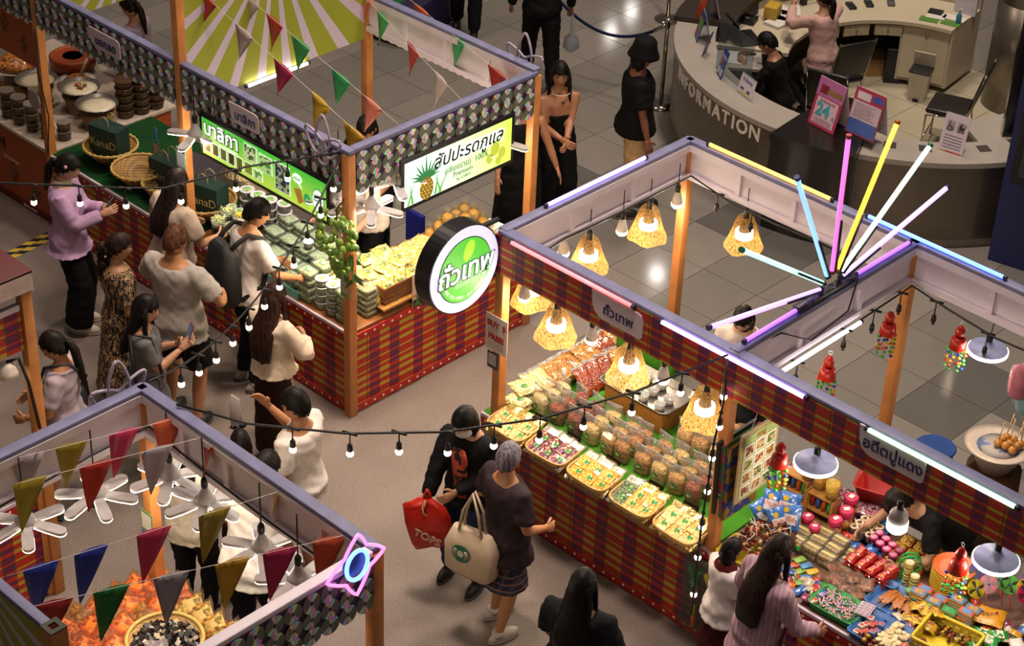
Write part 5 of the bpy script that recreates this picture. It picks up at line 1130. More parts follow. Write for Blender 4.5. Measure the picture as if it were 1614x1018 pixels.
# ================================================================ nut stall
def nutbag(cols, seed):
    rr = random.Random(seed); w, d, h = .115, .07, .135
    c = B().loft([rrect(w * .9, d * .9, .002, .6), rrect(w, d, .02, .7), rrect(w * 1.02, d * 1.05, h * .7, .7), rrect(w * .9, d * .8, h, .7)])
    f = B().loft([rrect(w * .95, d * .95, 0, .6), rrect(w * 1.06, d * 1.1, .02, .7), rrect(w * 1.08, d * 1.1, h * .75, .7), rrect(w * 1.08, d * .55, h * 1.2, .8), rrect(w * 1.1, .006, h * 1.55, 1)])
    return Pr('nut_bag', 'bag', [('nuts', c.mesh(CELLS(cols, 75, bump=.9))), ('clear_bag', f.mesh(CLEAR)), ('sticker', disc(.02, 0, 0, 0, 12, .002).xf(Matrix.Translation((.0, -d * .56, h * .55)) @ Matrix.Rotation(PI / 2, 4, 'X')).mesh(PATCH('#2f7a34', '#b8c89a', 60, .55))), ('seal', B().box((-w * .55, -.004, h * 1.5), (w * .55, .004, h * 1.6)).mesh(FILM('#ffffff', .5)))])
NC = [['#d8c48a', '#c8b070', '#e8d8a8'], ['#8a3a14', '#a85024', '#6b2a0c'], ['#7a2c10', '#98401c', '#5a1c08'], ['#c8a860', '#b8924c', '#dcc080'], ['#b88a44', '#a87634', '#caa05a'], ['#a86c2c', '#8a541c', '#c08440'], ['#b07a3a', '#92602a', '#c8944c']]
nb = [nutbag(c, i) for i, c in enumerate(NC)]; random.seed(31)
KIND = ['pale cashews', 'red almonds', 'dark red peanuts', 'pale peanuts', 'tan nuts', 'brown almonds', 'caramel nuts']
for i, x in enumerate((1.77, 1.94, 2.11, 2.26, 2.44, 2.57, 2.75, 2.91, 3.07, 3.23)):
    for k in range(3):
        c = (0, 1, 2, 3, 4, 5, 6, 3, 4, 1)[i]; nb[c].put(f'upright bag of {KIND[c]}, {ORD[i]} column from the round sign, {("front", "middle", "rear")[k]}', (x + rnd(-.01, .01) + .01 * k, .3 + .115 * k, .801), R(rnd(-12, 12)), 'upright nut bags in the front rows', 1.1)
for i, x in enumerate((2.78, 2.92, 3.08, 3.24)):
    for k in range(2): c = (4, 6, 3, 5)[i]; nb[c].put(f'upright bag of {KIND[c]} in back rows, {ORD[i]} column from the tray, {("front", "rear")[k]}', (x, .74 + .11 * k, .801), R(rnd(-12, 12)), 'upright nut bags in the back rows', 1.15)
for i, (x, y) in enumerate(((1.72, 1.42), (1.83, 1.44), (1.94, 1.42), (2.05, 1.44), (1.8, 1.33), (1.93, 1.31))): nb[4 + i % 3].put(f'large nut bag standing behind the left baskets, {ORD[i]} of the group', (x + .05, y, 1.02 if i < 4 else .98), R(rnd(-15, 15)), 'large nut bags at the rear', 1.25)
tag(B().box((-.28, -.12, 0), (.28, .12, .2), .005).build('display_box', TURF_LIT, None, (1.93, 1.38, .802)), 'turf covered box under the rear nut bags', 'box')
BSK = WEAVE('#8a5f2c', '#c09a58', 60)
def basket(label, x, y, z, w, d, h=.1, rz=0, tilt=0):
    t = thing('rattan_basket', label, 'basket', (x, y, z), 0, 'rattan baskets of the nut stall'); t.rotation_euler = (tilt, 0, rz)
    g = B(); g.loft([rrect(w * .85, d * .85, 0, .45, 24), rrect(w, d, h, .45, 24), rrect(w * .94, d * .93, h, .45, 24), rrect(w * .8, d * .8, .012, .45, 24)]); g.build('body', BSK, t)
    g = B(); q = rrect(w * .98, d * .98, h, .45, 32); g.tube(q + q[:1], .009, 6); g.build('rim', M('#b88f50', .5), t); return t
def foil(cols, seed, tint='#cdb26a'):
    return Pr('foil_pack', 'pack', [('foil', pillow(.15, .21, .035, seed, 7, .008).mesh(M(tint, .22, .75, var=.25, scale=14, bump=.5))), ('window', B().prism([(-.055, -.08), (.055, -.08), (.06, .03), (-.06, .03)], .033, .041, 'xy').mesh(CELLS(cols, 55, rough=.25))), ('sticker', disc(.021, .01, -.02, .0415).mesh(PATCH('#2f7a34', '#b8c89a', 60, .55)))])
FC = [(['#c8a860', '#e0c888', '#a8803c'], 'pale cashew', '#cdb26a'), (['#6b2a4a', '#8a4a30', '#c8a870', '#4a1c34'], 'purple mixed chip', '#cfc4b4'), (['#c8921c', '#d8a83a', '#b87c10'], 'yellow mango', '#d0c4a0'), (['#3a4a1c', '#2a3814', '#5a6a2c'], 'green seaweed', '#c8c8b0'), (['#c89a3c', '#d8b45a', '#a87a24'], 'golden flake', '#d4b86a'), (['#c4a050', '#b08a3c', '#d8bc78'], 'beige crisp', '#cdb070')]
fp = [foil(c, i, t) for i, (c, _, t) in enumerate(FC)]; random.seed(8)
for i, x in enumerate((1.83, 2.22, 2.62, 3.02, 3.42)):
    c0 = (0, 1, 2, 4, 5)[i]
    basket(('rattan basket of pale cashew packs at the front left post', 'rattan basket of purple chip packs', 'rattan basket of yellow mango packs', 'rattan basket of seaweed and golden flake packs', 'rattan basket of beige crisp packs at the middle post')[i], x, -.04, .802, .37, .27, .11, R(rnd(-3, 3)), R(8))
    for r_ in range(2):
        for k in range(3):
            c = 3 if (i == 3 and k == 0) else c0
            fp[c].put(f'{FC[c][1]} foil pack in the {ORD[i]} front basket, {("front", "rear")[r_]} row, {("left", "middle", "right")[k]}', (x - .11 + .11 * k, -.075 + .08 * r_, .865 + .03 * r_), 0, 'foil packs in the front baskets', rot=(R(20 + rnd(-5, 5)), R(rnd(-6, 6)), R(rnd(-8, 8))))
fl_ = [Pr('nut_pouch', 'pouch', [('pouch', pillow(.13, .24, .05, 40 + i).mesh(CELLS(c, 70, rough=.25, coat=.7))), ('seal', B().box((-.065, .115, .015), (.065, .14, .022)).mesh(FILM('#ffffff', .5)))]) for i, c in enumerate((NC[0], NC[6], NC[2], NC[5]))]
basket('long rattan basket beside the post with pale bags', 1.57, .62, .802, .24, .5, .1); basket('long rattan basket at the rear left edge', 1.58, 1.18, .802, .26, .55, .12)
for i in range(5): fl_[(0, 0, 1, 1, 3)[i]].put(f'{ORD[i]} nut pouch lying in the long baskets from the front', (1.57, .42 + .11 * i, .87), 0, 'pouches in the nearer long basket', rot=(R(20), R(rnd(-10, 10)), R(80 + rnd(-10, 10))))
for i in range(6): fl_[(1, 3, 2, 2, 1, 3)[i]].put(f'{ORD[i]} nut pouch in the rear long basket from the front', (1.6, .96 + .085 * i, .89), 0, 'pouches in the rear long basket', rot=(R(25), R(rnd(-10, 10)), R(85 + rnd(-10, 10))))
for i in range(4): fl_[2 if i < 3 else 1].put(f'{ORD[i]} reddish nut pouch lying beside the steel tray', (1.78, .76 + .12 * i, .86), 0, 'reddish pouches beside the tray', rot=(R(35), 0, R(75 + rnd(-8, 8))))
pw = Pr('cashew_pillow_bag', 'bag', [('bag', pillow(.2, .16, .06, 77).mesh(CELLS(NC[0], 60, rough=.22, coat=.8))), ('sticker', disc(.025, .03, 0, .063).mesh(PATCH('#2f7a34', '#b8c89a', 60, .55)))])
for i, (x, y, z) in enumerate(((1.62, .2, .802), (1.62, .2, .855), (1.6, .36, .81), (1.57, .3, .9))): pw.put(('pale cashew pillow bag at the bottom beside the left post', 'pale cashew pillow bag in the middle beside the left post', 'pale cashew pillow bag behind the left post', 'pale cashew pillow bag on top of the pile')[i], (x, y, z), R(rnd(-20, 20)), 'pale cashew pillow bags')
for i, x in enumerate((1.88, 2.2, 2.58, 2.98, 3.3)):
    t = thing('price_board', f'{ORD[i]} small black price board from the round sign', 'sign', (x, .17, .801), R(rnd(-4, 4)), 'black price boards on the turf'); b_ = B().box((-.065, -.003, .02), (.065, .003, .09)).build('board', M('#150f0c', .4), t); b_.rotation_euler = (R(-20), 0, 0); B().box((-.02, .0, 0), (.02, .02, .025)).build('clip', WHITEM, t)
    for k in range(2): B().box((-.05, -.0045, .045 + .018 * k), (.04, -.003, .05 + .018 * k)).build('writing', M('#7a5a3c'), b_)
t = thing('steel_tray', 'steel tray of small cups on a wooden box', 'tray', (2.28, .9, .97)); g = B(); g.loft([rrect(.6, .34, 0, .25), rrect(.66, .4, .05, .25), rrect(.68, .42, .05, .25), rrect(.66, .4, .045, .25), rrect(.6, .34, .004, .25)]); g.build('tray', M('#8c8880', .25, .9), t)
tag(B().box((2.0, .74, .801), (2.56, 1.06, .969), .004).build('wooden_box', M('#96602c', .5, var=.2)), 'wooden box under the steel tray', 'box')
sc_ = tub(.043, .05, M('#c9c0b4', .4), FILM('#ffffff', .35), True, None, FILM('#ffffff', .45))
for i in range(4):
    for j in range(3):
        if (i, j) in ((3, 2), (0, 2)): continue
        sc_.put(f'small clear cup in the steel tray, {ORD[j]} row from front, {ORD[i]} from left', (2.06 + .14 * i + rnd(-.015, .015), .79 + .105 * j, .975), 0, 'small clear cups in the steel tray')
t = thing('bottle', 'bottle with yellow green cap behind the nut bags', 'bottle', (2.68, .98, .801)); B().lathe([(.035, 0), (.036, .15), (.015, .2), (.015, .22)], 14).build('bottle', FILM('#f4e8c0', .35), t); B().lathe([(.019, .2), (.019, .235)], 12).build('cap', M('#5a8a24', .4), t)
t = thing('weighing_scale', 'white weighing scale behind the steel tray', 'scale', (2.35, 1.28, .801)); B().box((-.12, -.12, 0), (.12, .12, .09), .012).build('body', M('#4a4440', .4), t); disc(.1, 0, 0, .1, 24, .01).build('dish', M('#9a968e', .25, .8), t); g = B(); g.box((-.1, -.128, .02), (.1, -.12, .07)); g.build('display', WHITEM, t); text('03', .045, BLACK, t, (.03, -.13, .045), depth=.001)
mb = thing('menu_board', 'cream menu board with twelve food pictures hanging at the middle post', 'sign', (3.76, .24, 1.5), R(90)); B().box((-.2, 0, -.28), (.2, .02, .28), .004).build('board', M('#b8a070', .5), mb); B().box((-.18, -.004, -.26), (.18, -.0005, .26)).build('sheet', M('#9aa86a', .5, var=.2), mb)
for i in range(3):
    for j in range(4): p = B().box((-.165 + .115 * i, -.007, -.24 + .11 * j), (-.065 + .115 * i, -.0042, -.145 + .11 * j)).build('picture', PLAINWHITE, mb); B().box((-.155 + .115 * i, -.009, -.23 + .11 * j), (-.075 + .115 * i, -.0072, -.16 + .11 * j)).build('food_print', PATCH(('#6b2a14', '#7a4a1c', '#3a5a1c')[(i + j) % 3], '#b89a6a', 40, .5), p)
text('เมนู', .06, M('#a84a14'), mb, (0, -.007, .225), depth=.001)
g = B(); g.tube([(-.1, .01, .28), (-.02, .01, .5)], .003, 4); g.tube([(.1, .01, .28), (.02, .01, .5)], .003, 4); g.build('hanging_cord', M('#a89a88'), mb)
for k in range(3):
    g = B(); g.loft([[(-.012, -.17, -.3), (.012, -.17, -.3), (.012, .17, -.3), (-.012, .17, -.3)], [(-.01, -.2, .3), (.01, -.2, .3), (.01, .2, .3), (-.01, .2, .3)]], True, True, False)
    o = tag(g.build('hanging_toy_sheet', [M('#15120f', .4), PATCH('#6b1c2c', '#1c4a2c', 12, .5), PATCH('#1c2c6b', '#7a5a14', 14, .5)][k], None, (3.69 - .0 + .022 * k - .05, .14 + .03 * k, 1.42 - .03 * k)), ('black backing sheet hanging beside the menu board', 'red and green toy sheet hanging beside the menu board', 'blue toy sheet hanging beside the menu board')[k], 'toy card')
g = B(); g.tube([(3.585, -.012, 1.31), (3.675, -.012, 1.28)], .0025, 4); tag(g.build('tie_wire', M('#b8a890', .4)), 'thin wire tied round the middle post', 'wire')
tb = thing('toy_bag', 'clear bag of green and yellow foam toys hanging on the checked counter', 'toy', (3.64, -.035, .42)); g = B(); g.box((-.17, -.035, -.33), (.17, .0, .3), .012); g.build('clear_bag', FILM('#d8e0d8', .2), tb)
for x, cs_ in ((-.07, ('#2f9a3c', '#b02a6a', '#c4a820', '#c4581c')), (.07, ('#c4a820', '#c4b42c', '#2f9a3c', '#b02a6a'))):
    for k in range(4): g = B(); g.tube([(x + .01 * k, -.018, .1 - .1 * k), (x + .01 * k + .008, -.018, .005 - .1 * k)], .022, 8); g.build('foam_piece', M(cs_[k], .6), tb)
    for s in (-1, 1): g = B(); g.tube([(x, -.018, .1), (x + s * .05, -.018, .2)], .018, 8); g.build('foam_fork', M(cs_[0], .6), tb)
# ================================================================ sweets and toys stall
random.seed(41); ZE = .782
def pk(name, cat, w, d, h, m, bev=.004, extra=None): return Pr(name, cat, [('pack', B().box((-w / 2, -d / 2, 0), (w / 2, d / 2, h), bev).mesh(m))] + (extra or []))
def tray(label, x, y, w, d, h, col, rz=0, lattice=False):
    t = thing('plastic_tray', label, 'tray', (x, y, ZE), rz); m = M(col, .4, var=.06)
    if lattice:
        B().box((-w / 2, -d / 2, 0), (w / 2, d / 2, .008)).build('bottom', m, t)
        for s in (-1, 1):
            for z in np.linspace(.02, h, 5): B().box((-w / 2, s * d / 2 - .004, z - .006), (w / 2, s * d / 2 + .004, z + .006)).build('bar', m, t); B().box((s * w / 2 - .004, -d / 2, z - .006), (s * w / 2 + .004, d / 2, z + .006)).build('bar', m, t)
            for x_ in np.linspace(-w / 2, w / 2, 8): B().box((x_ - .005, s * d / 2 - .004, 0), (x_ + .005, s * d / 2 + .004, h)).build('bar', m, t)
            for y_ in np.linspace(-d / 2, d / 2, 6): B().box((s * w / 2 - .004, y_ - .005, 0), (s * w / 2 + .004, y_ + .005, h)).build('bar', m, t)
        g = B(); q = rrect(w * 1.03, d * 1.03, h, .15, 24); g.tube(q + q[:1], .012, 6); g.build('rim', m, t)
    else: g = B(); g.loft([rrect(w * .92, d * .92, 0, .2), rrect(w, d, h, .2), rrect(w * 1.04, d * 1.04, h, .2), rrect(w * 1.04, d * 1.04, h - .012, .2), rrect(w * .97, d * .97, h - .01, .2), rrect(w * .9, d * .9, .006, .2)]); g.build('shell', m, t)
    return t
tray('yellow tray of wrapped lollies at the middle post', 3.84, .1, .3, .26, .07, '#b09a1c', R(5)); tray('long blue tray under the lollies and bottles', 4.1, .95, .55, .42, .04, '#3a6a9a', 0); tray('green tray of striped candy sticks', 4.6, .14, .34, .24, .06, '#2a8a44', R(2)); tray('blue tray of puffs and dice at the front', 4.95, .13, .36, .3, .06, '#2f5a94', R(3)); tray('blue tray of brown crackers behind the green tray', 4.86, .46, .38, .3, .05, '#2f5a94', R(3)); tray('empty yellow lattice basket at the front right', 5.3, .34, .36, .3, .11, '#c4a81c', R(8), True); tray('blue tray of red and gold packs in the middle', 4.5, .72, .5, .36, .04, '#3a6a9a')
LOL = ['#a8402c', '#c8a070', '#b8622c', '#8a2a20', '#c47a5a', '#b89a4a', '#a85a3a']
def lolly(c, s): return Pr('lollipop', 'sweet', [('sweet', B().ball((0, 0, 0), (.017, .017, .014), 8, 5).mesh(M(c, .25, var=.35, scale=70))), ('stick', B().tube([(0, 0, 0), (.0, -.07, .0)], .0025, 4).mesh(WHITEM)), ('wrapper', B().lathe([(.006, .01), (.02, .022)], 7).mesh(FILM(c, .4)))])
lo = [lolly(c, 0) for c in LOL]
AREA = ['beside the middle post', 'nearest the child', 'below the blue snack bags']
for i in range(84):
    u, v = rnd(0, 1), rnd(0, 1); x, y = 3.72 + .3 * u, .04 + .42 * v
    lo[i % 7].put(f'{("red", "cream", "orange", "dark red", "salmon", "ochre", "rust")[i % 7]} wrapped lollipop in the heap {AREA[min(2, int(v * 3))]}', (x, y, ZE + .05 + .06 * math.sin(PI * u) + rnd(-.015, .02)), 0, 'wrapped lollipops heaped at the middle post', 1.25, (rnd(-1.2, 1.2), rnd(-1, 1), rnd(0, 6.28)))
bs = [Pr('snack_bag', 'snack bag', [('bag', pillow(.15, .19, .07, 60 + i).mesh(M('#2f62a8', .3, var=.15, coat=.5))), ('white_band', B().prism([(-.06, -.05), (.06, -.05), (.065, .02), (-.065, .02)], .066, .074, 'xy').mesh(M('#c8c0bc', .35))), ('yellow_spot', disc(.02, -.025, .045, .07).mesh(M('#c8a41c', .4)))]) for i in range(2)]
for i, (x, y, z, a) in enumerate(((3.7, .56, .93, 40), (3.83, .6, .96, 20), (3.82, .46, .9, 70), (3.9, .55, .92, 10), (3.66, .5, .86, 80))):
    o = bs[i % 2].put(('blue snack bag standing at the left of the group', 'blue snack bag standing at the back of the group', 'blue snack bag in front of the group', 'blue snack bag at the right of the group', 'blue snack bag half hidden by the menu board')[i], (x, y, z), 0, 'blue snack bags', rot=(R(55), R(rnd(-15, 15)), R(a)))
    if i < 4: text('ปาปริก้า', .045, M('#a8241c', .4), o, (0, -.012, .076), (0, 0, R(-12)), depth=.001)
def toybox(label, x, y):
    t = thing('wooden_toy_rack', label, 'rack', (x, y, ZE), R(4)); m = M('#9a6a30', .5, var=.25); w, d, h = .2, .12, .25
    B().box((-w / 2, d / 2 - .01, 0), (w / 2, d / 2, h)).build('back', m, t)
    for s in (-1, 1): B().box((s * w / 2 - .008, -d / 2, 0), (s * w / 2 + .008, d / 2, h)).build('side', m, t)
    for z in (.0, .11, h - .012): B().box((-w / 2, -d / 2, z), (w / 2, d / 2, z + .012)).build('shelf', m, t)
    B().box((-w / 2, -d / 2 - .004, .0), (w / 2, -d / 2, .06)).build('front_board', M('#a87a3c', .5, var=.3), t)
    for k in range(4): o = tag(B().lathe([(.016, 0), (.018, .07), (.008, .09), (.008, .105)], 10).build('toy_bottle', M(('#8a2418', '#2a4a8a', '#a84a1c', '#2a8a3c')[k], .25), None, (x - .07 + .047 * k, y - .02, ZE + .123)), f'{("red", "blue", "orange", "green")[k]} toy bottle in the {"left" if x < 3.8 else "right"} wooden rack', 'toy', 'toy bottles in wooden racks')
toybox('wooden rack of toy bottles beside the menu board', 3.7, .86); toybox('wooden rack of toy bottles under the yellow jars', 3.96, .8)
for i, (x, y, c) in enumerate(((3.78, .86, '#c87c1c'), (3.9, .83, '#c8981c'), (4.02, .8, '#c8b03a'))):
    t = thing('sweet_jar', ('tall clear jar of orange sweets', 'tall clear jar of amber sweets under the lamp', 'tall clear jar of yellow sweets')[i], 'jar', (x, y, 1.034), 0, 'tall sweet jars on the racks'); B().lathe([(.042, .004), (.05, .12)], 16).build('sweets', CELLS([c, '#e0c060', c], 60), t); B().lathe([(.045, 0), (.054, .13), (.056, .135), (.05, .165), (.02, .18)], 18).build('clear_jar', FILM('#fff4d8', .25), t)
for i, (x, y, z, sc) in enumerate(((4.06, 1.0, ZE, 1.2), (4.12, .86, ZE, 1.2), (4.12, .74, ZE, 1.1), (3.96, .64, ZE, 1), (4.05, .6, ZE, .9))):
    t = thing('pink_lid_jar', ('pink lidded jar at the back beside the red basket', 'pink lidded jar second from the red basket', 'pink lidded jar nearest the wafer boxes', 'pink lidded jar beside the snack bags', 'small pink lidded jar among the bottles')[i], 'jar', (x, y, z), rnd(0, 6), 'pink lidded jars'); t.scale = (sc,) * 3
    B().lathe([(.038, 0), (.042, .02), (.042, .1)], 16).build('jar', M('#8a3a24', .25, var=.4, scale=50), t); B().lathe([(.0425, .03), (.0425, .08)], 16).build('label', M('#c88a3a', .4, var=.3), t); B().lathe([(.044, .1), (.044, .14), (.038, .145)], 16).build('lid', M('#b8244e', .35), t); B().box((-.018, -.014, .146), (.018, .014, .148)).build('price_tag', WHITEM, t)
t = thing('plastic_basket', 'red plastic basket lying behind the pink jars', 'basket', (4.12, 1.28, .8), R(20)); g = B(); g.loft([rrect(.26, .2, 0, .25), rrect(.36, .28, .17, .25), rrect(.38, .3, .17, .25), rrect(.36, .28, .16, .25), rrect(.24, .18, .01, .25)]); g.build('shell', M('#a81f14', .4), t)
cu = Pr('snack_cup', 'cup', [('cup', B().lathe([(.022, 0), (.03, .06), (.032, .062)], 14).mesh(M('#c8b89a', .4))), ('filling', B().lathe([(.026, .058), (.01, .064)], 12).mesh(M('#5a1c0c', .25))), ('spoon', B().tube([(0, 0, .06), (.02, .01, .11)], .004, 5).mesh(M('#c89a5a', .5)))])
for i in range(9): cu.put(f'{("front", "middle", "back")[i // 3]} row chocolate snack cup, {("left", "middle", "right")[i % 3]}', (4.2 + .062 * (i % 3), .86 + .062 * (i // 3), ZE + .01), rnd(0, 6), 'chocolate snack cups')
pt = Pr('pink_tub', 'tub', [('tub', B().lathe([(.03, 0), (.032, .05), (.034, .052)], 14).mesh(M('#a82450', .3))), ('label', disc(.024, 0, 0, .053).mesh(PATCH('#c85a8a', '#d8b0c0', 70, .5)))])
for i in range(8): pt.put(f'small pink tub, {("front", "rear")[i % 2]} row, {ORD[i // 2]} from the wafer boxes', (4.36 + .068 * (i // 2), .86 + .07 * (i % 2) - .02 * (i // 2), ZE + .02), 0, 'small pink tubs')
wf = Pr('wafer_box', 'box', [('box', B().box((-.06, -.045, 0), (.06, .045, .045), .004).mesh(FILM('#f4ecd8', .35))), ('wafers', B().box((-.052, -.038, .003), (.052, .038, .036), .003).mesh(STRIPES('#c0a468', '#8a6c34', .026, .2))), ('label', B().box((-.05, -.012, .046), (.05, .012, .048)).mesh(M('#b8a86a', .4, var=.3, scale=90)))])
for i in range(4):
    for j in range(3):
        for k in range(2 - (i == 3)): wf.put(f'clear box of wafers, {("bottom", "top")[k]} layer, {ORD[j]} row from the aisle, {ORD[i]} across', (4.02 + .125 * i - .02 * j, .46 + .1 * j, ZE + .047 * k), R(rnd(-6, 6)), 'clear wafer boxes')
gd = Pr('gold_coin_net', 'sweets', [('backing', B().box((-.05, -.05, 0), (.05, .05, .006)).mesh(M('#8a1c14', .4))), ('gold_sweets', CELLS and B().loft([rrect(.09, .09, .004, .5), rrect(.09, .09, .02, .5), rrect(.06, .06, .03, .5)]).mesh(CELLS(['#c8962c', '#e0b850', '#7a4a10'], 110, rough=.2)))])
for i in range(3):
    for j in range(3): gd.put(f'net of gold sweets on red card, {ORD[j]} row from the aisle, {ORD[i]} across', (4.52 + .105 * i, .84 + .105 * j, ZE + .015), R(rnd(-8, 8)), 'nets of gold sweets', rot=(R(15), 0, R(rnd(-8, 8))))
rp = Pr('red_pack', 'pack', [('pack', pillow(.1, .075, .03, 90, 5).mesh(M('#9a1a14', .3, var=.15, coat=.5))), ('band', B().box((-.035, -.015, .03), (.035, .015, .033)).mesh(PATCH('#c85a6a', '#c8a43a', 50, .5)))])
for i in range(4):
    for j in range(2):
        for k in range(3): rp.put(f'red sweet pack, {("bottom", "middle", "top")[k]} layer, {("front", "rear")[j]} row, {ORD[i]} from the wafers', (4.4 + .085 * i, .55 + .1 * j, ZE + .01 + .03 * k), 0, 'stacked red sweet packs', rot=(R(rnd(-6, 10)), 0, R(90 + rnd(-10, 10))))
yp = [pk('box_of_sweets', 'box', .085, .05, .03, M(c, .4, var=.3, scale=60), .003) for c in ('#b8921c', '#a83c1c', '#6a8a2c', '#3a6a94')]
for i in range(5):
    for j in range(3): yp[(i + j) % 4].put(f'{("yellow", "red", "green", "blue")[(i + j) % 4]} sweet box, {ORD[j]} row from the aisle, {ORD[i]} from the lollies', (4.14 + .068 * i, .2 + .062 * j - .018 * i, ZE + .0 + .01 * j), R(rnd(50, 80)), 'small sweet boxes beside the long hair')
br = Pr('caramel_bag', 'bag', [('sweets', pillow(.1, .12, .03, 95, 6).mesh(CELLS(['#6b2c10', '#8a4420', '#a86a3a'], 32, rough=.25))), ('clear_bag', pillow(.13, .15, .045, 96, 6).mesh(FILM('#f4e4d0', .25)))])
for i in range(8): br.put(f'clear bag of caramel sweets, {("front", "rear")[i % 2]} row, {ORD[i // 2]} from the sweet boxes', (4.36 + .08 * (i // 2), .32 + .1 * (i % 2), ZE + .02 + .012 * (i % 3)), 0, 'clear bags of caramel sweets', rot=(R(rnd(-15, 15)), R(rnd(-15, 15)), rnd(0, 6)))
ti = Pr('round_tin', 'tin', [('tin', B().lathe([(.03, 0), (.03, .035)], 16).mesh(M('#a89a5a', .35, var=.2))), ('lid', B().lathe([(.032, .035), (.032, .046), (.028, .048)], 16).mesh(M('#c0b060', .3))), ('label', disc(.022, 0, 0, .0485).mesh(M('#c8c0a8', .4)))]); tg = Pr('green_top_bottle', 'bottle', [('bottle', B().lathe([(.02, 0), (.022, .05)], 12).mesh(M('#c8b89a', .4))), ('cap', B().lathe([(.023, .05), (.023, .075), (.02, .077)], 12).mesh(M('#6a9a4a', .4)))])
for i in range(3):
    for k in range(4 - i): ti.put(f'round yellow tin, {ORD[k]} up in the {ORD[i]} pile from the red packs', (4.76 + .075 * i, .68 - .035 * i, ZE + .05 * k), 0, 'round yellow tins in piles')
for i in range(4): tg.put(f'{ORD[i]} little green topped bottle beside the tins', (4.86 + .055 * i, .56 - .02 * (i % 2), ZE), 0, 'little green topped bottles', 1.2)
st = [Pr('candy_stick', 'sweet', [('stick', B().tube([(-.035, 0, 0), (.035, 0, 0)], .006, 6).mesh(STRIPES(a, b_, .016, .5, 0, .3)))]) for a, b_ in (('#d0c8c0', '#a8242c'), ('#d0c8c0', '#2a4a8a'), ('#d8c0b0', '#b85a7a'))]
for i in range(60): u, v = i % 10, i // 10; st[i % 3].put(f'{("red", "blue", "pink")[i % 3]} and white candy stick in the green tray, {"left" if u < 5 else "right"} half', (4.48 + .026 * u, .06 + .03 * v, ZE + .03 + rnd(0, .035)), 0, 'candy sticks in the green tray', 1, (0, rnd(-.5, .5), rnd(0, 6.28)))
bl = Pr('blister_sheet', 'sweets', [('sheet', B().box((-.05, -.07, 0), (.05, .07, .003)).mesh(M('#a89aa0', .3))), ('pills', B().mat(0).mesh(WHITEM))])
g = B(); g.box((-.05, -.07, 0), (.05, .07, .003)); blm = g.mesh(M('#9a8a96', .3)); pim = B().ball((0, 0, 0), (.01, .01, .006), 8, 4).mesh(M('#c8a8b0', .3))
t = thing('blister_sheet', 'sheet of pale round sweets at the right of the green tray', 'sweets', (4.76, .2, ZE + .075), R(12)); link('sheet', blm, t)
for i in range(3):
    for j in range(5): link('round_sweet', pim, t, (-.032 + .032 * i, -.055 + .027 * j, .005))
di = [pk('dice_box', 'toy', .04, .04, .04, M(c, .35, var=.2, scale=50), .004, [('face_mark', B().box((-.012, -.012, .04), (.012, .012, .0415)).mesh(M('#a02a24', .4)))]) for c in ('#c8bcb0', '#a8483c', '#5a7aa8')]
for i in range(12): di[i % 3].put(f'{("white", "red", "blue")[i % 3]} dice box at the left of the blue tray, {ORD[i // 3]} row', (4.83 + .043 * (i % 3), .02 + .05 * (i // 3), ZE + .012 + .02 * (i % 2)), R(rnd(-20, 20)), 'dice boxes in the blue tray')
pu = Pr('puff_sweet', 'sweet', [('puff', B().lathe([(.012, 0), (.024, .006), (.026, .016), (.016, .024), (.008, .02)], 12).mesh(M('#c8b48a', .45, var=.12)))])
for i in range(26): pu.put(f'cream puff ring sweet in the blue tray, {("front", "middle", "rear")[i % 3]} part', (4.97 + .035 * (i % 4) + rnd(-.01, .01), .05 + .036 * (i // 4), ZE + .02 + rnd(0, .03)), 0, 'cream puff sweets in the blue tray', 1, (rnd(-.6, .6), rnd(-.6, .6), 0))
wr = [Pr('wrapped_sweet', 'sweet', [('sweet', B().ball((0, 0, 0), (.02, .014, .012), 8, 5).mesh(M(c, .25, var=.3))), ('wrapper', B().lathe([(.014, -.034), (.004, -.018), (.004, .018), (.014, .034)], 7).xf(Matrix.Rotation(PI / 2, 4, 'Y')).mesh(FILM(c, .5)))]) for c in ('#a8781c', '#7a2a14', '#c8a860', '#8a5a24')]
for i in range(64):
    a, b_ = i % 8, i // 8
    wr[i % 4].put(f'{("gold", "brown", "cream", "tan")[i % 4]} wrapped sweet in the front right heap, {"near the lattice basket" if a > 3 else "near the dice boxes"}', (4.93 + .045 * a, -.02 + .02 * b_ - .03, ZE + .05 + rnd(0, .04)) if i < 24 else (5.02 + .05 * a, .42 + .03 * (b_ - 3), ZE + .02 + rnd(0, .03)), 0, 'wrapped sweets heaped at the front right', 1.1, (rnd(-.6, .6), rnd(-.6, .6), rnd(0, 6)))
sk = Pr('cracker_skewer', 'snack', [('skewer', B().tube([(-.11, 0, 0), (.11, 0, 0)], .003, 4).mesh(M('#a87a44', .5))), ('cracker', B().box((-.03, -.014, -.004), (.1, .014, .006), .003).mesh(M('#9a5a24', .4, var=.35, scale=40)))])
for i in range(14): sk.put(f'{ORD[i]} brown cracker skewer from the caramel bags', (4.74 + .02 * i, .42 + rnd(-.02, .04), ZE + .03 + .004 * (i % 4)), 0, 'brown cracker skewers', 1, (0, R(rnd(-6, 6)), R(100 + rnd(-18, 18))))
ypk = Pr('yellow_pack', 'pack', [('pack', pillow(.09, .11, .025, 97, 5).mesh(M('#b8901c', .3, var=.2, coat=.5))), ('print', B().box((-.03, -.02, .022), (.03, .02, .028)).mesh(PATCH('#7a3a14', '#c8b04a', 60, .5)))])
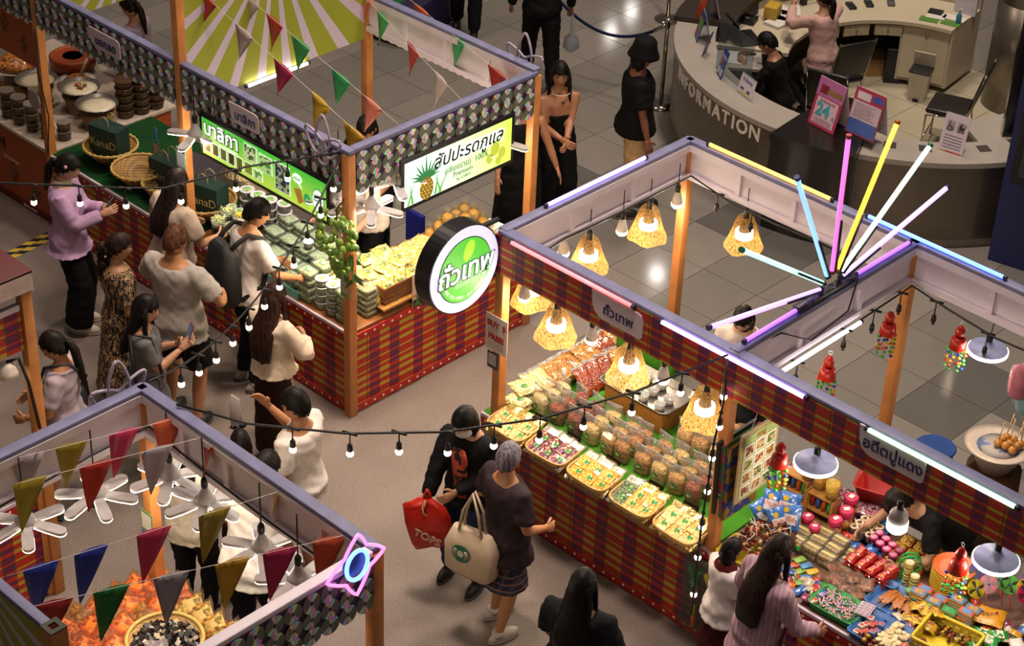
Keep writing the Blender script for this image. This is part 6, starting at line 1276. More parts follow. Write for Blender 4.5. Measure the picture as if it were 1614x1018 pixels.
for i in range(8): ypk.put(f'yellow snack pack behind the blue trays, {ORD[i]} from the skewers', (4.98 + .05 * (i % 4), .38 + .09 * (i // 4), ZE + .03 + .01 * i), 0, 'yellow snack packs', rot=(R(rnd(-20, 20)), R(rnd(-20, 20)), rnd(0, 6)))
mx = [Pr('match_box', 'box', [('box', B().box((-.05, -.03, 0), (.05, .03, .02), .002).mesh(M(c, .5))), ('side_strip', B().box((-.051, -.031, .006), (.051, .031, .014)).mesh(M('#c8a83c', .5))), ('top_print', B().box((-.03, -.02, .02), (.03, .02, .0212)).mesh(M(d, .5, var=.3, scale=70)))]) for c, d in (('#a8482c', '#4a7aa8'), ('#4a6a9a', '#a87a3a'), ('#2a7a3c', '#2a8a44'))]
for i in range(4):
    for j in range(2):
        for k in range(6 - (i + j) % 3): mx[2 if (i, j) == (2, 0) and k > 1 else (i + k) % 2].put(f'striped match box, {ORD[k]} up in the {("front", "rear")[j]} pile, {ORD[i]} from the tins', (4.93 + .11 * i, .58 + .085 * j + .02 * i - .03, ZE + .022 * k), R(8 + rnd(-7, 7)), 'piles of striped match boxes')
pp = [Pr('paper_plate', 'plate', [('plate', B().lathe([(.1, 0), (.135, .008), (.145, .022), (.14, .022), (.1, .005)], 28).mesh(M(c, .4)))]) for c in ('#c8a02c', '#c85a10')]
for k in range(9): pp[1 if k == 8 else 0].put('orange paper plate on top of the stack' if k == 8 else f'yellow paper plate, {ORD[k]} up in the stack', (4.98, .88, ZE + .02 * k), 0, 'stacked paper plates')
t = thing('ferris_wheel_toy', 'bright green toy wheel on a stand', 'toy', (4.72, .76, ZE), R(40)); GT = M('#1f9a3c', .35)
for y in (-.02, .02): g = B(); g.tube([(.07 * math.cos(a), y, .12 + .07 * math.sin(a)) for a in np.linspace(0, 2 * PI, 25)], .006, 6); g.build('rim', GT, t)
for k in range(6): a = PI * k / 6; g = B(); g.tube([(.07 * math.cos(a), 0, .12 + .07 * math.sin(a)), (-.07 * math.cos(a), 0, .12 - .07 * math.sin(a))], .004, 5); g.build('spoke', GT, t)
for s in (-1, 1): g = B(); g.tube([(s * .05, .03, 0), (0, .03, .12), (s * .05, -.03, 0)], .005, 5); g.build('stand_leg', GT, t)
B().box((-.06, -.04, 0), (.06, .04, .008)).build('base', GT, t)
for i, (x, y) in enumerate(((4.78, .9), (4.87, .98))):
    t = thing('round_sweet_jar', ('round jar of sweets with red lid beside the green wheel', 'round jar of sweets with red lid beside the paper plates')[i], 'jar', (x, y, ZE), 0, 'round jars with red lids'); B().ball((0, 0, .06), (.052, .052, .055), 14, 9).build('sweets', CELLS(['#8a2a1c', '#a88a5a', '#c8b8a0', '#5a1c14'], 55, rough=.2), t); B().ball((0, 0, .062), (.058, .058, .062), 14, 9).build('clear_jar', FILM('#ffffff', .2), t); B().lathe([(.03, .115), (.03, .14), (.025, .145)], 14).build('lid', M('#b02a14', .35), t)
pwm = {}
def pinwheel(label, x, y, z, c, rz):
    t = thing('pinwheel', label, 'toy', (x, y, z), 0, 'toy pinwheels'); t.rotation_euler = (R(50), 0, rz)
    for k in range(8):
        a = 2 * PI * k / 8; g = B(); q = [(0, 0), (.05 * math.cos(a), .05 * math.sin(a)), (.062 * math.cos(a + .45), .062 * math.sin(a + .45)), (.03 * math.cos(a + .5), .03 * math.sin(a + .5))]; g.prism(q, .0, .012 if k % 2 else .006, 'xy'); g.build('blade', M(c if k % 2 else '#3a2a24', .35), t)
    g = B(); g.lathe([(.062, -.004), (.064, 0), (.062, .004)], 20); g.build('rim', M(c, .35), t); B().ball((0, 0, .014), .01, 8, 5).build('pin', M('#3a5a94', .3), t); g = B(); g.tube([(0, 0, 0), (0, -.16, -.0)], .004, 5); g.build('stick', M('#b83a2a', .4), t)
for i, (x, y, c) in enumerate(((5.2, .8, '#a8981c'), (5.24, .88, '#a01c44'), (5.28, .95, '#4a9a3c'), (5.33, 1.0, '#5aa844'), (5.43, 1.02, '#b09a1c'), (5.42, 1.1, '#6a3a94'), (5.2, 1.04, '#b85a1c'), (5.12, .95, '#3a2a84'), (5.47, .95, '#a01c44'))): pinwheel(f'{("yellow", "crimson", "green", "pale green", "ochre", "purple", "orange", "indigo", "magenta")[i]} toy pinwheel under the right hand lamp', x, y, .95 + .02 * (i % 3), c, R(45 + rnd(-25, 25)))
for i in range(6): tag(B().tube([(0, -.11, 0), (0, .11, 0)], .008, 6).build('yellow_pencil', M('#b8981c', .4), None, (5.2 + .022 * i, .72, ZE + .03 + .004 * i), R(-35 + 4 * i)), f'{ORD[i]} yellow pencil from the match boxes', 'pencil', 'yellow pencils')
t = tag(pillow(.2, .19, .03, 98, 6).build('yellow_snack_pack', M('#b87e14', .35), None, (5.36, .74, ZE + .06), R(20)), 'large amber snack pack beside the pencils', 'pack'); text('ช็อกกี้', .05, M('#6b1c14'), t, (0, 0, .034), (0, 0, R(20)), depth=.001)
gp = Pr('green_pack', 'pack', [('pack', pillow(.1, .13, .035, 99, 6).mesh(M('#1f7a2c', .3, var=.12, coat=.5))), ('white_band', B().box((-.035, -.02, .03), (.035, .025, .037)).mesh(PATCH('#c8c0b0', '#a8603a', 40, .55)))])
for i, (x, y) in enumerate(((5.3, .58), (5.4, .6), (5.48, .55), (5.42, .48), (5.52, .45), (5.5, .64), (5.6, .55))): gp.put(f'{ORD[i]} green snack pack behind the lattice basket', (x, y, ZE + .02 * (i % 3)), 0, 'green snack packs', rot=(R(rnd(-15, 15)), R(rnd(-15, 15)), rnd(0, 6)))
wp = Pr('white_red_pack', 'pack', [('pack', pillow(.1, .13, .04, 101, 6).mesh(PATCH('#c8bcb4', '#a8281c', 14, .58, rough=.3)))])
for i, (x, y) in enumerate(((5.6, .42), (5.66, .5), (5.62, .32), (5.7, .38), (5.55, .3), (5.62, .66), (5.5, .2), (5.6, .18))): wp.put(f'{ORD[i]} white and red pack at the right front corner', (x, y, ZE + .015 * (i % 3)), 0, 'white and red packs', rot=(R(rnd(-15, 15)), R(rnd(-15, 15)), rnd(0, 6)))
bt = [Pr('sweet_bottle', 'bottle', [('bottle', B().lathe([(.018, 0), (.02, .06), (.01, .075)], 10).mesh(M(c, .3, var=.3, scale=60))), ('cap', B().lathe([(.014, .07), (.014, .088)], 10).mesh(M(d, .35)))]) for c, d in (('#a87a4a', '#2a8a3c'), ('#a8281c', '#c8c0b8'), ('#b8962c', '#2a3a8a'), ('#8a5a6a', '#b02a5a'))]
for i in range(20): bt[i % 4].put(f'{("green", "white", "blue", "pink")[i % 4]} capped sweet bottle lying behind the lollies, {ORD[i // 4]} across', (3.9 + .042 * (i % 5), .42 + .055 * (i // 5), ZE + .03 + .008 * (i % 3)), 0, 'sweet bottles lying behind the lollies', 1.15, (R(80 + rnd(-20, 20)), rnd(-.3, .3), rnd(0, 6)))
rpk = Pr('red_wrapper_pack', 'pack', [('pack', B().box((-.03, -.08, 0), (.03, .08, .02), .006).mesh(M('#8a1c14', .35, var=.35, scale=30)))])
for i in range(5): rpk.put(f'{ORD[i]} long red wrapped bar beside the turf edge', (3.7 + .06 * i, .66 + .02 * (i % 2), ZE + .02), R(60 + rnd(-15, 15)), 'long red bars')
rd = Pr('printed_sheet', 'sweets', [('sheet', B().box((-.1, -.07, 0), (.1, .07, .02), .003).mesh(CELLS(['#7a2440', '#a8a09a', '#5a1c30', '#b86a7a'], 70)))])
for i in range(4): rd.put(f'{ORD[i]} burgundy sheet of sweets behind the yellow jars', (3.85 + .14 * i - .1, 1.06 + .03 * (i % 2), ZE + .03 + .02 * (i % 2)), R(20), 'burgundy sheets of sweets')
# shell mobiles
def mobile(label, x, y, z):
    t = thing('toy_mobile', label, 'mobile', (x, y, z), rnd(0, 6), 'hanging shell mobiles'); RD = M('#a81f10', .3)
    B().lathe([(.01, -.02), (.034, 0), (.036, .03), (.02, .06), (.008, .07)], 16).build('red_knob', RD, t); B().lathe([(.05, -.12), (.062, -.11), (.05, -.035), (.03, -.02)], 18).build('drum', [RD], t); B().lathe([(.053, -.1), (.047, -.05)], 18).build('picture_band', PATCH('#2a3a6a', '#a89a8a', 50, .5), t)
    g = B(); g.tube([(.014 * math.cos(a), 0, .095 + .014 * math.sin(a)) for a in np.linspace(0, 2 * PI, 13)], .003, 5); g.build('ring', WHITEM, t)
    for k in range(6):
        a = 2 * PI * k / 6
        g = B(); g.tube([(.06 * math.cos(a), .06 * math.sin(a), -.1), (.06 * math.cos(a), .06 * math.sin(a), -.26)], .002, 4); s_ = g.build('thread', M('#b8a01c', .5), t)
        for j in range(5): B().ball((.06 * math.cos(a + rnd(-.3, .3)), .06 * math.sin(a), -.13 - .035 * j), (.016, .016, .009), 7, 4).build('shell', M(('#2a8a34', '#1c3a94', '#c8981c', '#b8401c', '#3a9a4a')[(j + k) % 5], .3), s_)
mobile('shell mobile hanging over the wooden racks', 4.02, .1, 1.78); mobile('shell mobile below the white tube', 3.69, 1.05, 1.85); mobile('shell mobile left of the rear post', 3.69, 1.75, 1.9); mobile('shell mobile right of the rear post', 4.1, 2.02, 1.86); mobile('shell mobile beside the right hand lamp', 5.38, .12, 1.72)
for i, (x, y, z, c) in enumerate(((4.62, 2.02, 1.72, '#c46a7a'), (4.68, 2.06, 1.6, '#7aa8b0'))):
    t = thing('cotton_candy', ('pink bag of cotton candy at the right edge', 'blue bag of cotton candy at the right edge')[i], 'cotton candy', (x, y, z)); B().lathe([(.02, -.14), (.07, -.1), (.08, 0), (.07, .1), (.02, .14)], 14).build('candy_floss', M(c, .9, var=.15, bump=.5), t); B().lathe([(.03, -.17), (.012, -.145), (.08, -.1), (.09, 0), (.08, .11), (.01, .16)], 14).build('clear_bag', FILM('#ffffff', .18), t)
    g = B(); g.tube([(0, 0, .15), (0, 0, 1.98 - z)], .002, 4); g.build('thread', WHITEM, t)
t = thing('serving_bowl', 'white bowl with skewers on a brown pot behind the sweet stall', 'bowl', (4.4, 2.35, .7)); B().lathe([(.12, .0), (.2, .16), (.24, .2), (.25, .205), (.2, .19), (.1, .18)], 28).build('bowl', M('#b0a090', .4, var=.1), t); B().lathe([(.2, -.7), (.22, -.5), (.2, 0)], 22).build('brown_pot', M('#4a2c1c', .5), t); B().lathe([(.18, .185), (.05, .19)], 20).build('patterned_floor', PATCH('#9a9088', '#5a6a94', 14, .55), t)
for i in range(9): 
    o = thing('fried_ball_skewer', f'{ORD[i]} brown fried ball in the white bowl', 'food', (4.46 + .06 * (i % 3) - .06, 2.33 + .055 * (i // 3), .925 + .01 * (i % 2)), 0, 'fried balls in the bowl'); B().ball((0, 0, 0), .032, 10, 7).build('ball', M('#a8702c', .4, var=.2), o); 
    if i % 2 == 0: g = B(); g.tube([(0, 0, .03), (rnd(-.04, .04), rnd(-.02, .04), .2)], .004, 5); g.build('stick', M('#c8a06a', .5), o)
t = thing('plastic_stool', 'blue plastic stool behind the sweet stall', 'stool', (3.8, 2.55, 0)); B().lathe([(.15, .44), (.16, .45), (.15, .46)], 24).build('seat', M('#123a7a', .4), t)
for k in range(4): a = PI / 4 + PI / 2 * k; g = B(); g.tube([(.12 * math.cos(a), .12 * math.sin(a), .445), (.17 * math.cos(a), .17 * math.sin(a), 0)], .018, 6); g.build('leg', M('#123a7a', .4), t)
# ================================================================ snack stall at bottom left
random.seed(51)
OR = [['#c45c10', '#dc7c1c', '#96400a', '#eca048'], ['#a8501c', '#c8762c', '#7a3410'], ['#8a6a34', '#a88a4a', '#6b4a1c'], ['#8a9a4a', '#b8bc8a', '#5f6a2c', '#d0d0b0']]
sb_ = [Pr('snack_bag', 'bag', [('snacks', pillow(.17, .2, .07, 110 + i, 8, .01).mesh(CELLS(c, 40, rough=.35))), ('clear_bag', pillow(.19, .24, .085, 120 + i, 8, .012).mesh(FILM('#ffe4c0', .13)))]) for i, c in enumerate(OR)]
nn = 0
for i in range(7):
    for j in range(7):
        x, y = 1.4 + .125 * i, -2.95 - .145 * j
        if math.hypot(x - 1.98, y + 3.3) < .3: continue
        for k in range(2):
            c = 3 if (j == 0 and i > 2) else (2 if (j + i) % 5 == 4 or (j == 1 and i > 3) else (i + j + k) % 2)
            sb_[c].put(f'clear bag of {("orange crisps", "rust crisps", "tan nuts", "pale green crisps")[c]}, {("lower", "upper")[k]} layer, {ORD[j]} row from the aisle, {ORD[i]} across', (x, y, .765 + .085 * k), 0, 'clear bags of fried snacks', rot=(R(rnd(15, 40)), R(rnd(-12, 12)), R(rnd(-35, 35))))
t = thing('round_basket', 'round basket of black and white sweets among the snack bags', 'basket', (1.98, -3.3, .765)); B().lathe([(.2, 0), (.24, .2), (.225, .2), (.2, .12)], 30).build('body', BSK, t); g = B(); g.tube([(.235 * math.cos(a), .235 * math.sin(a), .2) for a in np.linspace(0, 2 * PI, 33)], .014, 6); g.build('rim', M('#b8944c', .5), t)
cm = [B().prism([(-.018, -.012), (.018, -.014), (.02, .012), (-.016, .014)], -.007, .007, 'xy').mesh(M(c, .3)) for c in ('#120d0b', '#1c1411', '#a89c88')]
for i in range(200):
    r_, a = .215 * math.sqrt(i / 200), i * 2.4; o = link('wrapped_black_sweet', cm[(0, 1, 2, 0, 1)[i % 5]]); o.location = (1.98 + r_ * math.cos(a), -3.3 + r_ * math.sin(a), .915 + .05 * (1 - (r_ / .215) ** 2) + rnd(-.012, .02)); o.rotation_euler = (rnd(-.7, .7), rnd(-.7, .7), rnd(0, 6))
    tag(o, ('white wrapped sweet in the round basket' if i % 5 == 2 else 'black wrapped sweet in the round basket') + (', towards the rim' if r_ > .15 else ', in the middle'), 'sweet', 'black and white sweets in the round basket')
g = B(); g.lathe([(.2, .1), (.2, .14), (.1, .17), (.01, .18)], 20); tag(g.build('sweets_below', cm[0].materials[0], t), kind='stuff')
pillow(.15, .13, .05, 140).build; tag(pillow(.15, .13, .05, 140, 8, .012).build('crumpled_bag', FILM('#fff4f8', .45), None, (2.06, -3.42, .99), 1), 'crumpled clear bag lying on the black sweets', 'bag')
t = thing('wooden_crate', 'pale wooden crate on the counter behind the left lamp', 'crate', (-.1, -3.25, .922)); 
for k in range(3): B().box((.0, -.2, .005 + .055 * k), (.2, -.185, .05 + .055 * k)).build('slat', M('#b07a34', .5, var=.2), t); B().box((.185, -.185, .005 + .055 * k), (.2, .24, .05 + .055 * k)).build('slat', M('#b07a34', .5, var=.2), t)
t = thing('lit_sign', 'glowing menu sign at the left edge below the lamp', 'sign', (.2, -3.58, 1.02), R(90)); B().box((-.2, 0, -.14), (.2, .04, .14), .005).build('frame', BLACK, t); B().box((-.185, -.004, -.125), (.185, -.0005, .125)).build('glowing_panel', EM('#d8e8b8', 1.0), t)
t = thing('clip_lamp', 'white clip lamp with black arm at the left edge', 'lamp', (.16, -3.1, 1.95)); B().lathe([(.025, .07), (.06, .05), (.075, 0), (.075, -.03)], 18).build('white_shade', M('#c8bcb0', .35), t); B().lathe([(.07, -.03), (.05, -.045), (.01, -.05)], 16).build('bulb', EM('#fff0dc', 8), t); g = B(); g.tube([(0, 0, .07), (.05, .06, .1), (.07, .1, -.1), (.06, .15, -.5)], .012, 6); g.build('arm', BLACK, t)
# fill between the trays: assorted small packets
random.seed(77)
AS = [Pr('sweet_packet', 'packet', [('packet', pillow(.075, .055, .022, 150 + i, 4, .004).mesh(M(c, .3, var=.35, scale=55, coat=.4)))]) for i, c in enumerate(('#a82a1c', '#c08a20', '#b8a890', '#3a7a34', '#b85a2c', '#7a2a4a', '#2f5a9a'))]
CN = ('red', 'amber', 'cream', 'green', 'orange', 'plum', 'blue')
SPOTS = [(3.98, .06, .4, .14, 'in front of the small sweet boxes'), (4.36, .04, .12, .2, 'left of the green tray'), (5.12, .06, .14, .2, 'left of the lattice basket'), (5.35, .0, .4, .12, 'along the front edge at right'), (4.2, .7, .3, .1, 'behind the wafers'), (5.55, .75, .3, .35, 'at the right end'), (5.1, .75, .12, .1, 'below the pinwheels'), (3.98, .95, .12, .18, 'behind the pink jars'), (4.85, .3, .2, .05, 'between the blue trays'), (4.72, .95, .3, .16, 'behind the red jars'), (5.2, .5, .3, .1, 'behind the lattice basket'), (5.55, .08, .25, .3, 'at the right front corner'), (5.32, .6, .25, .2, 'around the amber pack'), (5.05, .66, .2, .1, 'between match boxes and plates')]
for x, y, w, d, wh in SPOTS:
    n = max(4, int(w * d * 420))
    for i in range(n): c = random.randrange(7); AS[c].put(f'{CN[c]} sweet packet {wh}, {ORD[i % 20]} of them', (x + rnd(0, w), y + rnd(0, d), ZE + .004 + rnd(0, .03)), 0, 'assorted sweet packets ' + wh, 1.15, (rnd(-.3, .3), rnd(-.3, .3), rnd(0, 6.28)))
# ================================================================ people
SKIN = lambda c: M(c, .5, var=.06, scale=25)
EYEW, IRIS = M('#c8beb4', .3), M('#120c0a', .25)
def ell(c, rx, ry, n=16, u=(1, 0, 0), v=(0, 1, 0)):
    u, v, c = Vector(u), Vector(v), Vector(c); return [tuple(c + u * (rx * math.cos(2 * PI * k / n)) + v * (ry * math.sin(2 * PI * k / n))) for k in range(n)]
def ik(a, b, l1, l2, hint):
    """elbow or knee between a and b, bent towards hint; returns joint and (reachable) end"""
    a, b, hint = Vector(a), Vector(b), Vector(hint); d = b - a; D = d.length
    if D > (l1 + l2) * .999: b = a + d * ((l1 + l2) * .999 / D); d = b - a; D = d.length
    d.normalize(); x = (l1 * l1 - l2 * l2 + D * D) / (2 * D); h = math.sqrt(max(1e-6, l1 * l1 - x * x)); n = hint - d * hint.dot(d)
    n = n.normalized() if n.length > 1e-5 else frame(d)[0]
    return a + d * x + n * h, b
def hand(g, w, d, n, curl=.5, s=1, side=1):
    """palm, four fingers and a thumb at wrist w; d along the hand, n out of the back of the hand"""
    w, d = Vector(w), Vector(d).normalized(); n = Vector(n); n = (n - d * n.dot(d)).normalized(); x = d.cross(n) * side
    rings = []
    for t, rx, ry in ((-.015, .026, .02), (.015, .032, .018), (.05, .04, .016), (.085, .04, .013), (.098, .034, .009)):
        rings.append(ell(w + d * t * s, rx * s, ry * s, 10, x, n))
    g.loft(rings)
    for k, (o, L) in enumerate(((.03, .068), (.0105, .078), (-.0105, .073), (-.03, .057))):
        p = w + d * .085 * s + x * o * s; q = [p - d * .02 * s, p]; a = 0
        for f_ in (.45, .32, .25):
            a += curl * (.55 if f_ == .45 else .75); q.append(q[-1] + (d * math.cos(a) - n * math.sin(a)) * (L * f_ * s))
        g.tube(q, [.0095 * s, .0092 * s, .0085 * s, .008 * s, .0062 * s], 7)
    p = w + d * .025 * s + x * .03 * s; e1 = p + (x * .75 + d * .6 - n * .15 * curl) * .035 * s; e2 = e1 + (d * .85 + x * .25 - n * .5 * curl) * .03 * s; g.tube([p - x * .015 * s, p, e1, e2], [.012 * s, .0125 * s, .0105 * s, .0075 * s], 7)
def headmesh(g, X, s, lips=1):
    n, m = 24, 20; rings = []
    for i in range(m + 1):
        t = max(-1.5, min(1.5, -PI / 2 + PI * i / m)); ring = []
        for k in range(n):
            a = 2 * PI * k / n; dx, dy, dz = math.cos(t) * math.cos(a), math.cos(t) * math.sin(a), math.sin(t)
            x, y, z = .074 * dx, .094 * dy, .118 * dz
            if dz < 0: x *= 1 - .3 * dz * dz; y *= (1 - .06 * dz * dz) if dy > 0 else (1 - .38 * dz * dz)
            if dy > 0:
                y *= .94; e = math.exp
                y += .02 * e(-(x / .013) ** 2 - ((z + .012) / .024) ** 2) - .008 * e(-((abs(x) - .03) / .014) ** 2 - ((z - .012) / .012) ** 2) + .006 * e(-(x / .024) ** 2 - ((z + .053) / .011) ** 2) + .006 * e(-(x / .03) ** 2 - ((z + .1) / .02) ** 2)
            ring.append(tuple(X @ Vector((x * s, y * s, z * s))))
        rings.append(ring)
    k0 = len(g.v); g.mat(0).loft(rings)
    def bl(c, r, mi): 
        h = B(); h.ball(tuple(q * s for q in c), tuple(q * s for q in r), 10, 6); h.xf(X); g.mat(mi).add(h.v, h.f)
    for sx in (-1, 1):
        bl((sx * .074, -.004, -.004), (.012, .02, .03), 0); bl((sx * .03, .076, .012), (.013, .008, .0065), 1); bl((sx * .03, .0815, .012), (.006, .004, .006), 2); bl((sx * .03, .084, .034), (.017, .005, .004), 2)
    bl((0, .084, -.05), (.021, .006, .005), 3); bl((0, .083, -.058), (.017, .006, .005), 3); g.mat(0)
def hairmesh(X, s, style, L, rs=1, C_=None):
    g = B(); n, m = 26, 16; rr = random.Random(rs); idx = {}; T = 1.0
    def P(i, k, sc):
        t = -PI / 2 + PI * i / m; a = 2 * PI * k / n; dx, dy, dz = math.cos(t) * math.cos(a), math.cos(t) * math.sin(a), math.sin(t); j = 1 + .03 * math.sin(5 * a + i) + .02 * math.sin(11 * a) + (.05 * math.sin(i * 12.9 + k * 78.2 + rs) * math.sin(i * 3.7 + k * 5.1) if sc > 1 else 0)
        return (.074 * sc * j * dx, .094 * sc * j * dy - .004, .118 * sc * dz + .004), (dx, dy, dz)
    fs, keep = [], lambda d: d[2] > {'short': .52 * d[1] - .02, 'crop': .45 * d[1] + .08}.get(style, .5 * d[1] - .06)
    vs = [tuple(X @ (Vector(P(i, k, sc)[0]) * s)) for sc in (1.17, .99) for i in range(m + 1) for k in range(n)]; o = (m + 1) * n
    on = {(i, k) for i in range(m) for k in range(n) if keep(P(i + .5, k + .5, 1)[1])}
    for i, k in on:
        k2 = (k + 1) % n; q = (i * n + k, i * n + k2, (i + 1) * n + k2, (i + 1) * n + k); fs.append(q); fs.append(tuple(o + z for z in q[::-1]))
        for (ni, nk), (a, b_) in (((i - 1, k), (q[1], q[0])), ((i + 1, k), (q[3], q[2])), ((i, (k - 1) % n), (q[0], q[3])), ((i, k2), (q[2], q[1]))):
            if (ni, nk) not in on and 0 <= ni < m: fs.append((a, b_, o + b_, o + a))
    g.add(vs, fs)
    def curtain(prof):
        rings = [[tuple((C_ or X) @ (Vector(p) * s)) for p in ell((0, y, z), rx, ry, 18)] for z, rx, ry, y in prof]
        rings = [[tuple(Vector(p) + Vector((rr.uniform(-.005, .005), rr.uniform(-.006, .006), (rr.uniform(-.02, .02) if i == len(rings) - 1 else 0)))) for p in r_] for i, r_ in enumerate(rings)]; g.loft(rings)
    if style == 'long':
        curtain([(.06, .07, .05, -.045), (.0, .088, .062, -.05), (-.1, .1, .066, -.065), (-.19, .112, .054, -.125), (-.2 - (L - .2) * .5, .12, .05, -.175), (-L, .098, .034, -.19)])
        for sx in (-1, 1): h = B(); h.tube([(sx * .068, .02, .06), (sx * .082, .015, -.02), (sx * .092, .01, -.12), (sx * .1, .03, -min(L, .3))], [.018, .022, .02, .008], 8); h.v = [tuple((C_ or X) @ (Vector(p) * s)) for p in h.v]; g.add(h.v, h.f)
    elif style == 'bob': curtain([(.06, .075, .06, -.03), (.0, .09, .075, -.032), (-.07, .092, .072, -.04), (-.11, .075, .055, -.04)])
    elif style == 'tail':
        h = B(); h.tube([(0, -.09, .03), (0, -.13, .02), (0, -.15, -.06), (.01, -.13, -.06 - L * .4), (.0, -.12, -.06 - L)], [.025, .03, .036, .034, .01], 10); h.v = [tuple(X @ (Vector(p) * s)) for p in h.v]; g.add(h.v, h.f)
    elif style == 'curly':
        for k in range(26): a = rr.uniform(0, 6.28); z = rr.uniform(-L, .02); h = B(); h.ball((.05 * math.cos(a) * rr.uniform(.3, 1), -.11 + .04 * math.sin(a), z), rr.uniform(.025, .04), 7, 5); h.v = [tuple(X @ (Vector(p) * s)) for p in h.v]; g.add(h.v, h.f)
    return g
def pend(g, done, vox=.016, sm=4):
    me = g.mesh(SKIN('#a87250')); t = bpy.data.objects.new('form', me); COL.objects.link(t)
    r_ = t.modifiers.new('r', 'REMESH'); r_.mode = 'VOXEL'; r_.voxel_size = vox; q = t.modifiers.new('s', 'SMOOTH'); q.factor = .5; q.iterations = sm
    PENDING.append((t, done))
def garment(name, g, mat, parent, fold=.006, vox=.017, seed=0):
    o = link(name, bpy.data.meshes.new('shape'), parent)
    def done(me):
        n = len(me.vertices); co = np.empty(n * 3, 'f'); no = np.empty(n * 3, 'f'); me.vertices.foreach_get('co', co); me.vertices.foreach_get('normal', no); co = co.reshape(-1, 3); no = no.reshape(-1, 3)
        p = co + seed; d = np.sin(p[:, 0] * 31 + p[:, 2] * 23 + 2 * np.sin(p[:, 2] * 9)) * np.sin(p[:, 1] * 27 - p[:, 2] * 14 + 1.5) + .6 * np.sin(p[:, 2] * 44 + 5 * np.sin(p[:, 0] * 14 + p[:, 1] * 9))
        co += no * (d * fold * .7)[:, None]; co += no * (.5 * fold * np.sin(p[:, 2] * 70 + 6 * np.sin(p[:, 0] * 11 + p[:, 1] * 13)) * np.sin(p[:, 0] * 19 + p[:, 1] * 17))[:, None]; me.vertices.foreach_set('co', co.ravel()); me.materials.clear(); me.materials.append(mat); me.polygons.foreach_set('use_smooth', [True] * len(me.polygons)); me.update(); o.data = me
    pend(g, done, vox, 3); return o
NP = [0]
def person(label, x, y, face, h=1.65, skin='#a87656', top=('#888888', 'short', .82, .02), bottom=('trousers', '#15141a', .09, .015), hair=('short', '#15100e', .3), hands=((-.24, .05, .78), (.24, .05, .78)), lean=0, head=(0, 0), feet=((-.1, 0), (.1, 0)), shoes='#1a1614', drop=0, build=1.0, curl=.5, hint=((-.5, -1, -.3), (.5, -1, -.3)), z0=0, neck=0, cat='person', shoe=True):
    """local frame: y forward, x to the person's right; sizes for 1.70 m scaled by s"""
    NP[0] += 1; s = h / 1.7; t = thing('person', label, 'person', (x, y, z0), R(face - 90)); b = build; V = Vector
    def up(p):
        p = V(p); p.z -= drop; z1 = .92 - drop; w = max(0, min(1, (p.z + drop - .84) / .3)); a = lean * w; d = p - V((0, 0, z1)); c, q = math.cos(-a), math.sin(-a); return V((p.x, d.y * c - d.z * q, z1 + d.y * q + d.z * c)) * s
    def ring(z, rx, ry, yo=0, e=0): return [tuple(up((p[0], p[1], z))) for p in ell((0, yo, z), (rx + e) * b, (ry + e) * (.5 + .5 * b), 18)]
    TOR = [(.84, .15, .105, 0), (.93, .165, .12, -.01), (1.0, .155, .11, 0), (1.08, .138, .1, .005), (1.2, .15, .11, .005), (1.3, .168, .112, 0), (1.355, .16, .098, -.008), (1.4, .115, .08, -.012), (1.44, .065, .058, -.012)]
    nk = up((0, -.005, 1.47)); hips = [V((sx * .088 * b, 0, .9 - drop)) * s for sx in (-1, 1)]
    legs = []
    for sx, hp, ft in zip((-1, 1), hips, feet):
        an = V((ft[0], ft[1], .085)) * s; kn, an = ik(hp, an, .42 * s, .41 * s, (sx * .12, 1, .0)); legs.append((hp, kn, an))
    arms = []
    for sx, tg, hn in zip((-1, 1), hands, hint):
        sh = up((sx * .168 * b, -.005, 1.362)); el, wr_ = ik(sh, V(tg) * s, .275 * s, .245 * s, hn); arms.append((sh, el, wr_))
    skm = SKIN(skin)
    def limb(g, a, k, c, r, ext=0):
        a, k, c = V(a), V(k), V(c); g.tube([a, a.lerp(k, .35), k.lerp(a, .12), k, k.lerp(c, .12), k.lerp(c, .4), k.lerp(c, .8), c], [q * s for q in r], 14)
    g = B(); g.loft([ring(z, rx * .97, ry * .97, yo) for z, rx, ry, yo in TOR] + [ring(1.5, .052, .054, -.004)])
    for a, k, c in legs: limb(g, a, k, c, (.088 * b, .08 * b, .062, .056, .054, .056, .04, .036))
    for sh, el, wr_ in arms: limb(g, sh, el, wr_, (.05 * b, .047 * b, .04, .038, .038, .038, .03, .025))
    if not shoe:
        for a, k, c in legs: q = B(); q.ball((0, .05 * s, 0), (.036 * s, .1 * s, .03 * s), 12, 8); q.v = [(p[0], p[1], max(0, p[2] + .03 * s)) for p in q.v]; g.tube([c, V((c.x, c.y + .0, .03 * s))], [.034 * s, .036 * s], 10); g.add([(p[0] + c.x, p[1] + c.y, p[2] + .001) for p in q.v], q.f)
    body = link('body', bpy.data.meshes.new('shape'), t); ex = B()
    tw = Matrix.Translation(up((0, -.005, 1.47))) @ Matrix.Rotation(head[0], 4, 'Z') @ Matrix.Rotation(-head[1] - lean * .5, 4, 'X') @ Matrix.Translation(V((0, .018, .105)) * s); ex.smooth = True
    headmesh(ex, tw, s)
    for i, (sh, el, wr_) in enumerate(arms):
        sx = -1 if i == 0 else 1; d = wr_ - el; bk = V((sx, .25, .3)) if abs(d.normalized().x) < .8 else V((0, .3, 1)); hand(ex, wr_, d, bk, curl, s, 1 if V((sx, .25, .3)).dot(V((0, 0, 1))) > 0 and i == 0 else -1)
